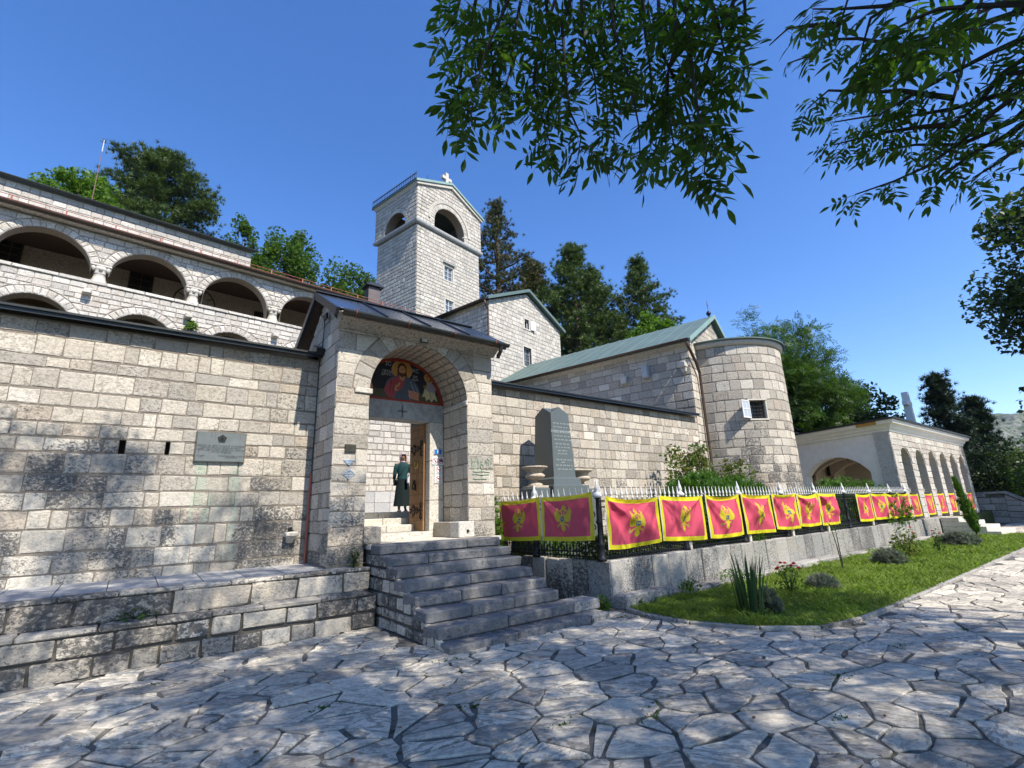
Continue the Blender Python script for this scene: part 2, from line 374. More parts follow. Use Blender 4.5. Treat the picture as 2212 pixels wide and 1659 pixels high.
def coursed(u0, u1, z0, z1, ch=(0.2, 0.3), sw=(0.25, 0.5), joint=0.018, breaks=(), holes=(), discs=(), half=(), wob=0.0):
    """stones of a coursed wall in (u, z): rectangles and clipped polygons"""
    zs = sorted(set([z0, z1] + [b for b in breaks if z0 < b < z1] + [h for hh in holes for h in hh[2:4] if z0 < h < z1] + [dd[1] for dd in discs if z0 < dd[1] < z1]))
    rows = []
    for a, b in zip(zs[:-1], zs[1:]):
        n = max(1, round((b - a) / (sum(ch) / 2))); w = [random.uniform(*ch) for _ in range(n)]; t = sum(w); z = a
        for k in w: rows.append((z, z + k * (b - a) / t)); z += k * (b - a) / t
    out = []
    for a, b in rows:
        segs = [(u0, u1)]
        for h in holes:
            if a < h[3] - 1e-4 and b > h[2] + 1e-4:
                ns = []
                for s0, s1 in segs:
                    if h[1] <= s0 or h[0] >= s1: ns.append((s0, s1)); continue
                    if h[0] > s0: ns.append((s0, h[0]))
                    if h[1] < s1: ns.append((h[1], s1))
                segs = ns
        for s0, s1 in segs:
            u = s0
            while u < s1 - 1e-3:
                w = random.uniform(*sw)
                if s1 - (u + w) < sw[0] * 0.7: w = s1 - u
                x0, x1 = u + joint / 2, u + w - joint / 2; y0, y1 = a + joint / 2, b - joint / 2
                if wob: y0 += random.uniform(-wob, wob) / 2; y1 += random.uniform(-wob, wob) / 2
                u += w
                poly = [(x0, y0), (x1, y0), (x1, y1), (x0, y1)]; cl = False
                for nx, nz, d in half:
                    if max(nx * p[0] + nz * p[1] for p in poly) > d: poly = clip_poly(poly, nx, nz, d); cl = True
                    if len(poly) < 3: break
                if len(poly) < 3: continue
                dead = False
                for cu, cz, rad in discs:
                    if max(p[1] for p in poly) <= cz + 0.02: continue
                    if min(abs(p[0] - cu) for p in poly) > rad and max(abs(p[0] - cu) for p in poly) > rad and not (poly[0][0] < cu < poly[1][0]): continue
                    nu = min(max(cu, min(p[0] for p in poly)), max(p[0] for p in poly)); nzz = min(max(cz, min(p[1] for p in poly)), max(p[1] for p in poly))
                    if math.hypot(nu - cu, nzz - cz) >= rad: continue
                    if max(math.hypot(p[0] - cu, p[1] - cz) for p in poly) <= rad: dead = True; break
                    mu = sum(p[0] for p in poly) / len(poly) - cu; mz = sum(p[1] for p in poly) / len(poly) - cz
                    far = max(poly, key=lambda p: math.hypot(p[0] - cu, p[1] - cz)); mu = (mu + far[0] - cu) / 2; mz = (mz + far[1] - cz) / 2
                    L = math.hypot(mu, mz) + 1e-9; mu /= L; mz /= L
                    poly = clip_poly(poly, -mu, -mz, -(rad + 0.006 + mu * cu + mz * cz)); cl = True
                    if len(poly) < 3: dead = True; break
                if dead or len(poly) < 3 or parea(poly) < 0.004: continue
                if cl: out.append(('p', poly))
                else: out.append(('r', x0, x1, y0, y1))
    return out

def voussoirs(cu, cz, r0, r1, n, a0=0.0, a1=math.pi, joint=0.012, jit=0.0):
    out = []; cuts = [a0 + (a1 - a0) * i / n for i in range(n + 1)]
    for i in range(1, n): cuts[i] += random.uniform(-0.18, 0.18) * (a1 - a0) / n
    for i in range(n):
        ro = r1 + random.uniform(-jit, jit)
        b0, b1 = cuts[i] + joint / 2 / r0, cuts[i + 1] - joint / 2 / r0
        m = (b0 + b1) / 2
        pts = [(cu + r0 * math.cos(b), cz + r0 * math.sin(b)) for b in (b0, m, b1)] + [(cu + ro * math.cos(b), cz + ro * math.sin(b)) for b in (b1, m, b0)]
        out.append(('p', pts[::-1] if parea(pts) < 0 else pts))
    return out

def poly_stone_geo(poly, fr, bulge, depth=0.05, ins=0.022):
    """rock-faced stone over a polygon in wall coordinates"""
    n = len(poly); cu = sum(p[0] for p in poly) / n; cz = sum(p[1] for p in poly) / n
    V = []
    for lift, k in ((-depth, 1.0), (bulge * 0.1, 1.0), (bulge, None)):
        for p in poly:
            L = math.hypot(p[0] - cu, p[1] - cz) + 1e-6; kk = k if k else max(0.45, 1 - ins / L * 1.4)
            q = (cu + (p[0] - cu) * kk, cz + (p[1] - cz) * kk)
            P, u, nn = fr(*q); V.append(P + nn * (lift * (random.uniform(0.6, 1.4) if k is None else 1)))
    P, u, nn = fr(cu, cz); V.append(P + nn * bulge * random.uniform(0.8, 1.6))
    F = []
    for r_ in range(2):
        for i in range(n):
            j = (i + 1) % n; F.append((r_ * n + i, r_ * n + j, (r_ + 1) * n + j, (r_ + 1) * n + i))
    F += [(2 * n + i, 2 * n + (i + 1) % n, 3 * n) for i in range(n)]
    return V, F

def emit(parent, stones, mat, limit=300, name='stone', bulge=0.014, rest='stone_remainder', small=None):
    """stones: list of (spec, frame). The largest in view become parts, the others one 'stuff' part."""
    units = unit_rocks(mat, bulge=bulge)
    rec = []
    for sp, fr in stones:
        if sp[0] == 'r':
            c, u, n = fr((sp[1] + sp[2]) / 2, (sp[3] + sp[4]) / 2); ar = (sp[2] - sp[1]) * (sp[4] - sp[3])
        else:
            m = np.mean(np.array(sp[1]), 0); c, u, n = fr(m[0], m[1]); ar = abs(parea(sp[1]))
        d = c - CAM; L = np.linalg.norm(d); x, y, zc = proj(c)
        vis = zc > 0.3 and -60 < x < 2272 and -60 < y < 1719
        sc = ar * max(0.02, -(d @ n) / L) / L ** 2 * (1 if vis else 0.0001)
        rec.append((sc, sp, fr, c, u, n))
    rec.sort(key=lambda t: -t[0])
    VV = []; FF4 = []; RR = []; b = 0; poly_mb = MB()
    for i, (sc, sp, fr, c, u, n) in enumerate(rec):
        ind = i < limit and sc > 1e-7
        if sp[0] == 'r':
            w, h = sp[2] - sp[1], sp[4] - sp[3]; me, V, F = units[random.randrange(len(units))]
            if ind:
                plink(bpy.data.objects.new(name, me), parent, axes_m(c, u, -n, ZUP if not hasattr(fr, 'up') else fr.up(sp), w, 1, h))
            else:
                up = ZUP if not hasattr(fr, 'up') else fr.up(sp)
                W = c + np.outer(V[:, 0] * w, u) - np.outer(V[:, 1], n) + np.outer(V[:, 2] * h, up)
                VV.append(W); FF4.append(F + b); RR.append(np.full(len(V), random.random())); b += len(V)
        else:
            V, F = poly_stone_geo(sp[1], fr, bulge)
            if ind:
                mb = MB(); mb.add(V, F, 0, 0.0); mb.build(name, mat, parent)
            else: poly_mb.add(V, F, 0, random.random())
    if VV or poly_mb.v:
        # one joined part for the small ones
        vs = list(map(tuple, np.concatenate(VV))) if VV else []; fs = [tuple(f) for f in np.concatenate(FF4)] if FF4 else []
        rr = list(np.concatenate(RR)) if RR else []
        k = len(vs); vs += poly_mb.v; fs += [tuple(k + i for i in f) for f in poly_mb.f]; rr += poly_mb.r
        me = bpy.data.meshes.new(rest); me.from_pydata(vs, [], fs); me.materials.append(mat)
        a = me.attributes.new('rnd', 'FLOAT', 'POINT'); a.data.foreach_set('value', np.array(rr, np.float32)); me.update()
        o = plink(bpy.data.objects.new(rest, me), parent); o['kind'] = 'stuff'

def wall_sheet(mb, fr, u0, u1, z0, z1, depth, arches=(), holes=(), top=None, mi=0, seg=20):
    """solid backing of a wall with arched and square openings (front, back, reveals); top(u) may slope"""
    cuts = {u0, u1}
    for cu, zs, r_, zb in arches:
        for k in range(seg + 1): cuts.add(min(max(cu - r_ * math.cos(math.pi * k / seg), u0), u1))
    for h in holes: cuts.add(h[0]); cuts.add(h[1])
    if top is not None:
        for k in range(1, 12): cuts.add(u0 + (u1 - u0) * k / 12)
        cuts.add((u0 + u1) / 2)
    cs = sorted(cuts); cs = [c for i, c in enumerate(cs) if i == 0 or c - cs[i - 1] > 1e-5]
    T = top if top is not None else (lambda u: z1)
    def P(u, z, back):
        p, t, n = fr(u, z); return p - n * (depth if back else 0)
    for a, b in zip(cs[:-1], cs[1:]):
        m = (a + b) / 2
        spans = [((z0, z0), (T(a), T(b)))]
        ops = []
        for cu, zs, r_, zb in arches:
            if abs(m - cu) < r_:
                hh = lambda u: zs + math.sqrt(max(0, r_ * r_ - (u - cu) ** 2))
                ops.append(((zb, zb), (hh(a), hh(b))))
        for h in holes:
            if h[0] - 1e-6 < m < h[1] + 1e-6: ops.append(((h[2], h[2]), (h[3], h[3])))
        ops.sort(key=lambda o: o[0][0]); lo = (z0, z0); sp = []
        for o in ops:
            if o[0][0] > lo[0] + 1e-6: sp.append((lo, o[0]))
            lo = o[1]
        sp.append((lo, (T(a), T(b))))
        for (la, lb), (ha, hb) in sp:
            f = [P(a, la, 0), P(b, lb, 0), P(b, hb, 0), P(a, ha, 0)]; k = [P(a, la, 1), P(b, lb, 1), P(b, hb, 1), P(a, ha, 1)]
            mb.add(f, [(0, 1, 2, 3)], mi); mb.add(k, [(3, 2, 1, 0)], mi)
            mb.add([f[3], f[2], k[2], k[3]], [(0, 1, 2, 3)], mi); mb.add([f[0], f[1], k[1], k[0]], [(3, 2, 1, 0)], mi)
    def side(u, za, zb, flip):
        q = [P(u, za, 0), P(u, zb, 0), P(u, zb, 1), P(u, za, 1)]
        mb.add(q, [(0, 1, 2, 3) if flip else (3, 2, 1, 0)], mi)
    side(u0, z0, T(u0), True); side(u1, z0, T(u1), False)
    for h in holes: side(h[0], h[2], h[3], False); side(h[1], h[2], h[3], True)
    for cu, zs, r_, zb in arches: side(cu - r_, zb, zs, False); side(cu + r_, zb, zs, True)
# ------------------------------------------------------------------ the setting: ground, hill, mountain
def hill(x, y):
    t = max(0.0, y - 15.5)
    h = 0.36 * t + 0.0016 * t * t if t < 70 else 0.36 * 70 + 0.0016 * 4900 + 0.2 * (t - 70)
    h *= min(1.0, max(0.25, 1.15 - max(0.0, x - 20) / 90.0)) * (0.0 if y < 15.5 else 1.0)
    return h + (0.35 * math.sin(x * 0.31 + y * 0.17) * min(1, t / 10))
gxs = [-3000, -1200, -500, -200, -100, -60, -40] + list(range(-30, 71, 4)) + [80, 95, 115, 150, 200, 300, 500, 900, 1600, 3500]
gys = [-3000, -1000, -300, -100, -50, -30, -15, -5, 0, 5, 10, 15.5] + [18 + 4 * i for i in range(20)] + [105, 125, 160, 220]
gv = [(x, y, hill(x, y) - 0.05) for y in gys for x in gxs]; nx = len(gxs)
gf = [(j * nx + i, j * nx + i + 1, (j + 1) * nx + i + 1, (j + 1) * nx + i) for j in range(len(gys) - 1) for i in range(nx - 1)]
g = G('earth'); p = g.pos(); n = g.noise(p, 0.6, 6); n2 = g.noise(p, 9, 5)
M['earth'] = g.out(g.mix(n2, g.ramp(n, [(0.35, (0.055, 0.065, 0.03)), (0.65, (0.11, 0.10, 0.065))]), (0.06, 0.055, 0.04)), 0.95, g.bump(n2, 0.6, 0.05), spec=0.1)
mb = MB(); mb.add(gv, gf); o = mb.build('ground', M['earth'], None, True); tag(o, kind='structure')

# far mountain across the valley
def ridge(t):  # t = angle about the camera in degrees from +X
    return 168 + 26 * math.sin(t * 0.23 + 1.2) + 9 * math.sin(t * 0.9 + 0.5) + 3 * math.sin(t * 2.3)
mb = MB(); vs = []; rows = 24; cols = 260
for j in range(rows):
    for i in range(cols):
        t = -35 + 70 * i / (cols - 1); d = 800 + 1000 * j / (rows - 1); k = j / (rows - 1)
        prof = math.sin(min(1.0, k * 1.3) * math.pi / 2) ** 1.3 if k < 0.77 else 1 - 1.2 * (k - 0.77)
        h = ridge(t + 1.5 * math.sin(j * 0.5)) * prof * (d / 1500) + (5 * math.sin(t * 1.6 + j * 0.8) + 3 * math.sin(t * 3.7 - j * 0.6)) * prof + random.uniform(-1.5, 1.5)
        vs.append((d * math.cos(R(t)), d * math.sin(R(t)), h - 8))
fs = [(j * cols + i, (j + 1) * cols + i, (j + 1) * cols + i + 1, j * cols + i + 1) for j in range(rows - 1) for i in range(cols - 1)]
fs = [f[::-1] for f in fs]
g = G('mountain_scrub'); p = g.pos(); n = g.noise(p, 0.02, 8, 0.7); n2 = g.noise(p, 0.09, 6, 0.7)
c = g.mix(g.mr(n2, 0.46, 0.58), g.mix(g.mr(n, 0.4, 0.62), (0.30, 0.29, 0.26), (0.13, 0.15, 0.075)), (0.045, 0.075, 0.035))
M['mountain'] = g.out(c, 0.95, g.bump(n2, 1.0, 8.0), spec=0.05)
mb.add(vs, fs); o = mb.build('mountain', M['mountain'], None, True); tag(o, kind='structure')

# ---- crazy paving of the forecourt
GARDEN = [(6.75, 5.80), (6.60, 5.3), (6.55, 4.5), (6.88, 3.66), (7.42, 3.12), (8.3, 2.93), (12, 2.90), (20, 2.90), (27.2, 2.95), (28.6, 3.3), (29.6, 4.1), (29.0, 5.2), (27.6, 5.95), (27.6, 6.3), (6.9, 6.3)]
def inside(poly, x, y):
    c = False; n = len(poly); j = n - 1
    for i in range(n):
        if (poly[i][1] > y) != (poly[j][1] > y) and x < (poly[j][0] - poly[i][0]) * (y - poly[i][1]) / (poly[j][1] - poly[i][1]) + poly[i][0]: c = not c
        j = i
    return c
g = G('joint_soil'); p = g.pos(); n = g.noise(p, 5, 6, 0.65); n2 = g.noise(p, 60, 4)
c = g.mix(g.mr(n, 0.5, 0.66), g.mix(n2, (0.085, 0.08, 0.075), (0.19, 0.18, 0.165)), (0.045, 0.045, 0.022))
M['joint'] = g.out(c, 0.95, g.bump(n2, 0.6, 0.01), spec=0.1)
mb = MB(); mb.add([(-14, -12, -0.011), (60, -12, -0.011), (60, 9.6, -0.011), (-14, 9.6, -0.011)], [(0, 1, 2, 3)])
PLAZA = mb.build('forecourt_paving', M['joint'], None); tag(PLAZA, kind='structure')
g = G('paving_stone'); p = g.pos(); r = g.rnd()
ang = g.math('MULTIPLY', r, 1.3)
rot = g.node('ShaderNodeVectorRotate', {'rotation_type': 'Z_AXIS'}, {'Vector': p, 'Angle': g.math('SUBTRACT', g.math('MULTIPLY', r, 1.4), 0.2)}).outputs[0]
st = g.noise(g.scale(rot, (1.2, 6.5, 3)), 2.2, 9, 0.66, 0.5); fine = g.noise(p, 26, 6, 0.65); big = g.noise(p, 1.1, 3)
base = g.ramp(r, [(0, (0.52, 0.47, 0.385)), (0.15, (0.71, 0.645, 0.53)), (0.3, (0.42, 0.385, 0.33)), (0.45, (0.62, 0.56, 0.46)), (0.6, (0.36, 0.335, 0.29)), (0.8, (0.75, 0.68, 0.555)), (1, (0.50, 0.46, 0.39))])
st = g.math('ADD', g.math('MULTIPLY', st, 0.22), g.math('MULTIPLY', g.noise(g.scale(rot, (1, 2.2, 1)), 5.5, 9, 0.66, 1.2), 0.78))
rp = g.math('FRACT', g.math('MULTIPLY', r, 5.7))
c = g.mix(g.math('MULTIPLY', g.mr(st, 0.492, 0.522), g.mr(rp, 0, 1, 0.45, 1.0)), base, g.mix(1.0, base, (0.50, 0.50, 0.51), 'MULTIPLY'))
c = g.mix(g.mr(st, 0.61, 0.65, 0, 0.8), c, (0.11, 0.10, 0.09))
c = g.mix(1.0, c, g.ramp(fine, [(0.3, (0.72, 0.72, 0.72)), (0.62, (1.08, 1.07, 1.05))]), 'MULTIPLY')
c = g.mix(g.mr(big, 0.55, 0.7, 0, 0.3), c, (0.28, 0.25, 0.2))
hh = g.math('ADD', g.math('MULTIPLY', g.mr(st, 0.44, 0.58), -1.0), g.math('MULTIPLY', fine, 0.35))
M['paving'] = g.out(c, 0.85, g.bump(hh, 0.4, 0.008), spec=0.2)

def crazy_paving():
    pts = []
    area = [(-4, 14, -2.5, 9.0, 0.385), (14, 44, -5, 6.5, 0.55)]
    for x0, x1, y0, y1, sp in area:
        nx_, ny_ = int((x1 - x0) / sp / 1.12), int((y1 - y0) / sp / 0.72)
        for i in range(nx_):
            for j in range(ny_):
                if random.random() < 0.14 + 0.22 * (math.sin(i * 1.7 + 3 * math.sin(j * 0.8)) > 0.3): continue
                px = x0 + (i + 0.5 + random.uniform(-0.47, 0.47)) * (x1 - x0) / nx_; py = y0 + (j + 0.5 + random.uniform(-0.47, 0.47)) * (y1 - y0) / ny_
                pts.append((px, py))
                if random.random() < 0.30: pts.append((px + random.uniform(-0.2, 0.2), py + random.uniform(-0.16, 0.16)))
    keep_ = []
    for q in pts:
        if all((q[0] - w[0]) ** 2 + 2.0 * (q[1] - w[1]) ** 2 > 0.014 for w in keep_[-140:]): keep_.append(q)
    P = np.array(keep_); out = []
    WT = np.random.default_rng(3).uniform(0, 1, len(P)) ** 2 * 0.035
    SX, SY = 0.85, 1.15   # stones longer along the path
    Q = P * np.array([SX, SY])
    for i in range(len(P)):
        x, y = P[i]
        if inside(GARDEN, x, y) or y > 7.95 or (3.2 < x < 6.2 and y > 5.8) or (x > 6.2 and y > 5.5): continue
        d = ((Q - Q[i]) ** 2).sum(1); nb = np.argsort(d)[1:16]
        poly = [(Q[i][0] - 1, Q[i][1] - 1), (Q[i][0] + 1, Q[i][1] - 1), (Q[i][0] + 1, Q[i][1] + 1), (Q[i][0] - 1, Q[i][1] + 1)]
        for k in nb:
            n_ = Q[k] - Q[i]; L = math.hypot(*n_); n_ = n_ / L; m = (Q[k] + Q[i]) / 2
            gap = 0.004 + 0.013 * (((i * 7919 + k * 7919) ^ (i * k)) % 97) / 97
            poly = clip_poly(poly, n_[0], n_[1], n_ @ m - gap + (WT[i] - WT[k]) / (2 * L))
            if len(poly) < 3: break
        if len(poly) < 3 or parea(poly) < 0.006: continue
        poly = [(a / SX, b / SY) for a, b in poly]
        pp = []
        for a in range(len(poly)):
            A, B = poly[a], poly[(a + 1) % len(poly)]; L = math.hypot(A[0] - B[0], A[1] - B[1])
            k0 = 0.06 if L > 0.15 else 0.22
            cuts = [k0, 0.5, 1 - k0] if L > 0.22 else [k0, 1 - k0]
            for t in cuts:
                j = 0.0 if t != 0.5 else 1.0
                nx_, ny_ = (B[1] - A[1]) / (L + 1e-6), -(B[0] - A[0]) / (L + 1e-6); dd = random.uniform(-0.03, 0.014) * (1 if t == 0.5 else 0.5)
                pp.append((A[0] + (B[0] - A[0]) * t + nx_ * dd, A[1] + (B[1] - A[1]) * t + ny_ * dd))
        out.append(pp)
    return out
def paver_geo(pp):
    n = len(pp); cx = sum(q[0] for q in pp) / n; cy = sum(q[1] for q in pp) / n
    z = random.uniform(0.0, 0.007); tx, ty = random.uniform(-0.008, 0.008), random.uniform(-0.008, 0.008); V = []
    for lift, k in ((-0.05, 1.0), (-0.007, 1.0), (0, None)):
        for q in pp:
            L = math.hypot(q[0] - cx, q[1] - cy); kk = k or max(0.7, 1 - 0.009 / (L + 1e-6))
            x, y = cx + (q[0] - cx) * kk, cy + (q[1] - cy) * kk
            V.append((x, y, z + lift + (x - cx) * tx + (y - cy) * ty + (random.uniform(-0.003, 0.003) if k is None else 0)))
    F = []
    for r_ in range(2):
        for i in range(n): j = (i + 1) % n; F.append((r_ * n + i, r_ * n + j, (r_ + 1) * n + j, (r_ + 1) * n + i))
    F.append(tuple(2 * n + i for i in range(n)))
    return V, F
pv = crazy_paving(); rec = []
for pp in pv:
    c = np.mean(np.array(pp), 0); x, y, zc = proj((c[0], c[1], 0)); vis = zc > 0.5 and -150 < x < 2360 and y < 1760
    rec.append((abs(parea(pp)) / ((c ** 2).sum() + 2.7) ** 1.5 * (1 if vis else 1e-6), pp))
rec.sort(key=lambda t: -t[0]); rest = MB()
for i, (sc, pp) in enumerate(rec):
    V, F = paver_geo(pp)
    if i < 300: m_ = MB(); m_.add(V, F); m_.build('paving_stone', M['paving'], PLAZA)
    else: rest.add(V, F, 0, random.random())
o = rest.build('paving_remainder', M['paving'], PLAZA); o['kind'] = 'stuff'

# ---- lawn and its kerb
g = G('lawn_soil'); p = g.pos(); n = g.noise(p, 3, 6); n2 = g.noise(p, 45, 4, 0.7)
M['lawn'] = g.out(g.mix(n2, g.mix(g.mr(n, 0.4, 0.65), (0.12, 0.20, 0.026), (0.19, 0.24, 0.045)), (0.06, 0.10, 0.016)), 0.95, g.bump(n2, 0.8, 0.02), spec=0.1)
mb = MB(); lp = [(x, y, 0.035) for x, y in GARDEN]; mb.prism([(x, y, -0.03) for x, y in GARDEN], (0, 0, 0.065)); o = mb.build('lawn', M['lawn'], None); tag(o, kind='structure')
kt = thing('garden_kerb', 'thin pale stone kerb edging the curved lawn beside the paving', 'kerb', (8.3, 2.9, 0))
edge = GARDEN[:11]; acc = []
for a, b in zip(edge[:-1], edge[1:]):
    L = math.dist(a, b); n = max(1, round(L / 0.62))
    for i in range(n): acc.append(((a[0] + (b[0] - a[0]) * i / n, a[1] + (b[1] - a[1]) * i / n), (a[0] + (b[0] - a[0]) * (i + 1) / n, a[1] + (b[1] - a[1]) * (i + 1) / n)))
for a, b in acc:
    d = np.array([b[0] - a[0], b[1] - a[1], 0]); L = np.linalg.norm(d); d /= L; nn = np.array([d[1], -d[0], 0])
    mb = MB(); mb.obox(((a[0] + b[0]) / 2, (a[1] + b[1]) / 2, 0.012 + random.uniform(-0.006, 0.006)), (d, nn, ZUP), (L / 2 - 0.008, 0.035, 0.036), 0.010, 0, 0, 0.004)
    mb.build('kerb_stone', M['slab_stone'], kt)

# ------------------------------------------------------------------ terrace along the wall
tt = thing('stone_terrace', 'two-tier rough stone terrace below the left boundary wall', 'terrace', (0, 7.8, 0))
mb = MB(); mb.box(-9, 3.24, 7.83, 9.6, -0.1, 0.47); mb.box(-9, 3.24, 8.13, 9.6, 0.47, 0.80); mb.build('mortar_core', M['mortar_dark'], tt)
fl = Plane((0, 7.82, 0), (0, -1, 0)); fu = Plane((0, 8.12, 0), (0, -1, 0)); frt = Plane((3.245, 0, 0), (1, 0, 0))
st = [(s, fl) for s in coursed(-8, 3.25, -0.02, 0.46, (0.2, 0.27), (0.24, 0.6), 0.035, wob=0.02)]
st += [(s, fu) for s in coursed(-8, 3.25, 0.49, 0.80, (0.3, 0.32), (0.45, 1.0), 0.03, wob=0.015)]
emit(tt, st, M['terrace_stone'], 300, 'stone', 0.035)
x = -8.0
while x < 3.2:   # coping of the lower tier and kerb of the upper one
    w = min(random.uniform(0.5, 1.2), 3.25 - x)
    if w < 0.2: break
    mb = MB(); mb.box(x + 0.006, x + w - 0.006, 7.79, 8.10, 0.455, 0.515, 0.014, 0, 0, 0.006); mb.build('coping_stone', M['terrace_stone'], tt, False); x += w
x = -8.0
while x < 3.2:
    w = min(random.uniform(0.45, 0.75), 3.25 - x)
    if w < 0.2: break
    mb = MB(); mb.box(x + 0.005, x + w - 0.005, 8.10, 8.32, 0.79, 0.845, 0.014, 0, 0, 0.006); mb.build('edge_stone', M['terrace_stone'], tt); x += w
g = G('terrace_paving'); p = g.pos(); n = g.noise(p, 18, 6); r = g.rnd()
M['tpave'] = g.out(g.mix(1.0, g.ramp(r, [(0, (0.40, 0.39, 0.38)), (0.5, (0.47, 0.46, 0.44)), (1, (0.36, 0.36, 0.36))]), g.ramp(n, [(0.3, (0.75, 0.75, 0.75)), (0.65, (1.05, 1.05, 1.05))]), 'MULTIPLY'), 0.85, g.bump(n, 0.3, 0.008), spec=0.2)
x = -8.0
while x < 3.2:
    w = min(0.52 + random.uniform(-0.04, 0.06), 3.25 - x)
    if w < 0.15: break
    mb = MB()
    for a, b in ((8.325, 8.90), (8.905, 9.52)):
        z0, z1 = 0.845 + (a - 8.32) * 0.03, 0.845 + (b - 8.32) * 0.03
        q = [(x + 0.006, a, z0), (x + w - 0.006, a, z0), (x + w - 0.006, b, z1), (x + 0.006, b, z1)]
        mb.add(q + [(v[0], v[1], v[2] - 0.06) for v in q], [(0, 1, 2, 3), (1, 0, 4, 5), (2, 1, 5, 6), (3, 2, 6, 7), (0, 3, 7, 4)], 0, random.random())
    mb.build('paving_slab', M['tpave'], tt); x += w

# ------------------------------------------------------------------ steps up to the gate
sx = thing('stone_steps', 'flight of eight worn grey stone steps rising to the gate', 'steps', (4.4, 5.6, 0))
NY = [5.60, 5.91, 6.22, 6.53, 6.85, 7.16, 7.47, 7.80]; HZ = [0.085 + 0.157 * k for k in range(8)]; HZ[7] = 1.185
mb = MB()
for k in range(8): mb.box(3.31, 5.63, NY[k] + 0.04, 9.38, -0.05 if k == 0 else HZ[k - 1] - 0.02, HZ[k] - 0.03)
mb.build('core', M['mortar_dark'], sx)
for k in range(8):
    x = 3.28; xe = 5.66 + (0.0 if k > 1 else 0.0); cuts = sorted(random.uniform(3.28 + 0.5, 5.66 - 0.4) for _ in range(2))
    if cuts[1] - cuts[0] < 0.35: cuts = [cuts[0]]
    if k == 0: cuts += [5.72]; xe = 6.13
    if k == 1: cuts += [5.68]; xe = 6.25
    for c in cuts + [xe]:
        mb = MB(); mb.box(x + 0.004, c - 0.004, NY[k] + random.uniform(-0.006, 0.006), NY[k] + 0.40, HZ[k] - (0.155 if k else 0.13), HZ[k] + random.uniform(-0.006, 0.004), 0.018, 0, 0, 0.009)
        mb.build('step_block', M['step_stone'] if c < 5.9 else M['slab_stone'], sx); x = c
fs_ = Plane((3.30, 0, 0), (-1, 0, 0))   # rubble cheek of the flight, u = -Y
st = [(s, fs_) for s in coursed(-8.4, -5.7, -0.02, 1.03, (0.13, 0.2), (0.18, 0.42), 0.03, half=[(0.5, 1.0, -2.86)], wob=0.02)]
emit(sx, st, M['terrace_stone'], 60, 'stone', 0.018)
for i, (a, b) in enumerate(((3.28, 4.2), (4.2, 5.15), (5.15, 5.99))):
    for c, d in ((8.21, 8.8), (8.8, 9.38)):
        mb = MB(); mb.box(a + 0.004, b - 0.004, c + 0.003, d - 0.003, 1.10, 1.178 + random.uniform(-0.002, 0.002), 0.008); mb.build('landing_slab', M['trim_stone'], sx)

# ------------------------------------------------------------------ boundary walls
def coping(parent, x0, x1, y, z):
    mb = MB()
    mb.prism([(x0, y - 0.20, z - 0.10), (x0, y - 0.20, z), (x0, y + 0.25, z + 0.13), (x0, y + 0.60, z + 0.02), (x0, y + 0.60, z - 0.03), (x0, y - 0.17, z - 0.03), (x0, y - 0.17, z - 0.10)][::-1], (x1 - x0, 0, 0))
    mb.build('metal_coping', M['dark_roof'], parent)
    mb = MB(); mb.box(x0, x1, y - 0.235, y - 0.203, z - 0.045, z - 0.012); mb.build('drip_edge', M['grey_gutter'], parent)
lw = thing('boundary_wall', 'long weathered stone wall with dark metal coping left of the gate', 'wall', (-3, 9.5, 0.85))
fw = Plane((0, 9.5, 0), (0, -1, 0))
slots = [(-0.235, -0.155, 2.69, 2.905), (0.345, 0.405, 2.70, 2.91)]
mb = MB(); wall_sheet(mb, fw, -9, 2.66, 0.7, 4.64, 0.5, holes=slots); mb.box(-0.3, 0.5, 9.7, 9.74, 2.6, 3.0, 0, 1); mb.build('mortar_bed', [M['mortar'], M['dark']], lw)  # includes a dark sheet behind the slots, standing in for their inner shade
st = [(s, fw) for s in coursed(-7.5, 2.63, 0.86, 4.62, (0.17, 0.30), (0.17, 0.50), 0.018, breaks=(1.02, 1.30, 1.62, 1.88), holes=slots, wob=0.012)]
emit(lw, st, M['wall_stone'], 300, 'stone', 0.012)
coping(lw, -9, 2.62, 9.5, 4.74)
mb = MB(); mb.box(2.21, 2.42, 9.30, 9.52, 1.35, 1.43, 0.02, 0, 0, 0.008); mb.prism([(2.23, 9.34, 1.352), (2.40, 9.34, 1.352), (2.36, 9.46, 1.24), (2.27, 9.46, 1.24)], (0, 0.06, 0)); mb.build('drain_spout', M['trim_stone'], lw)
mb = MB(); mb.lathe([(0.001, -0.05), (0.045, -0.03), (0.05, 0.0)], (2.315, 9.46, 1.455), 10); mb.box(2.28, 2.35, 9.475, 9.49, 1.43, 1.50); mb.build('drain_hole', M['dark'], lw)  # black cone and plate stand in for the shaded drain mouth

rw = thing('boundary_wall', 'stone wall with dark coping between the gate and the church', 'wall', (10.5, 9.5, 0.7))
mb = MB(); wall_sheet(mb, fw, 5.95, 15.70, 0.6, 4.64, 0.5); mb.build('mortar_bed', M['mortar'], rw)
st = [(s, fw) for s in coursed(5.98, 15.66, 0.74, 4.62, (0.17, 0.29), (0.17, 0.45), 0.017, wob=0.012)]
emit(rw, st, M['right_stone'], 300, 'stone', 0.011)
coping(rw, 6.0, 15.55, 9.5, 4.74)
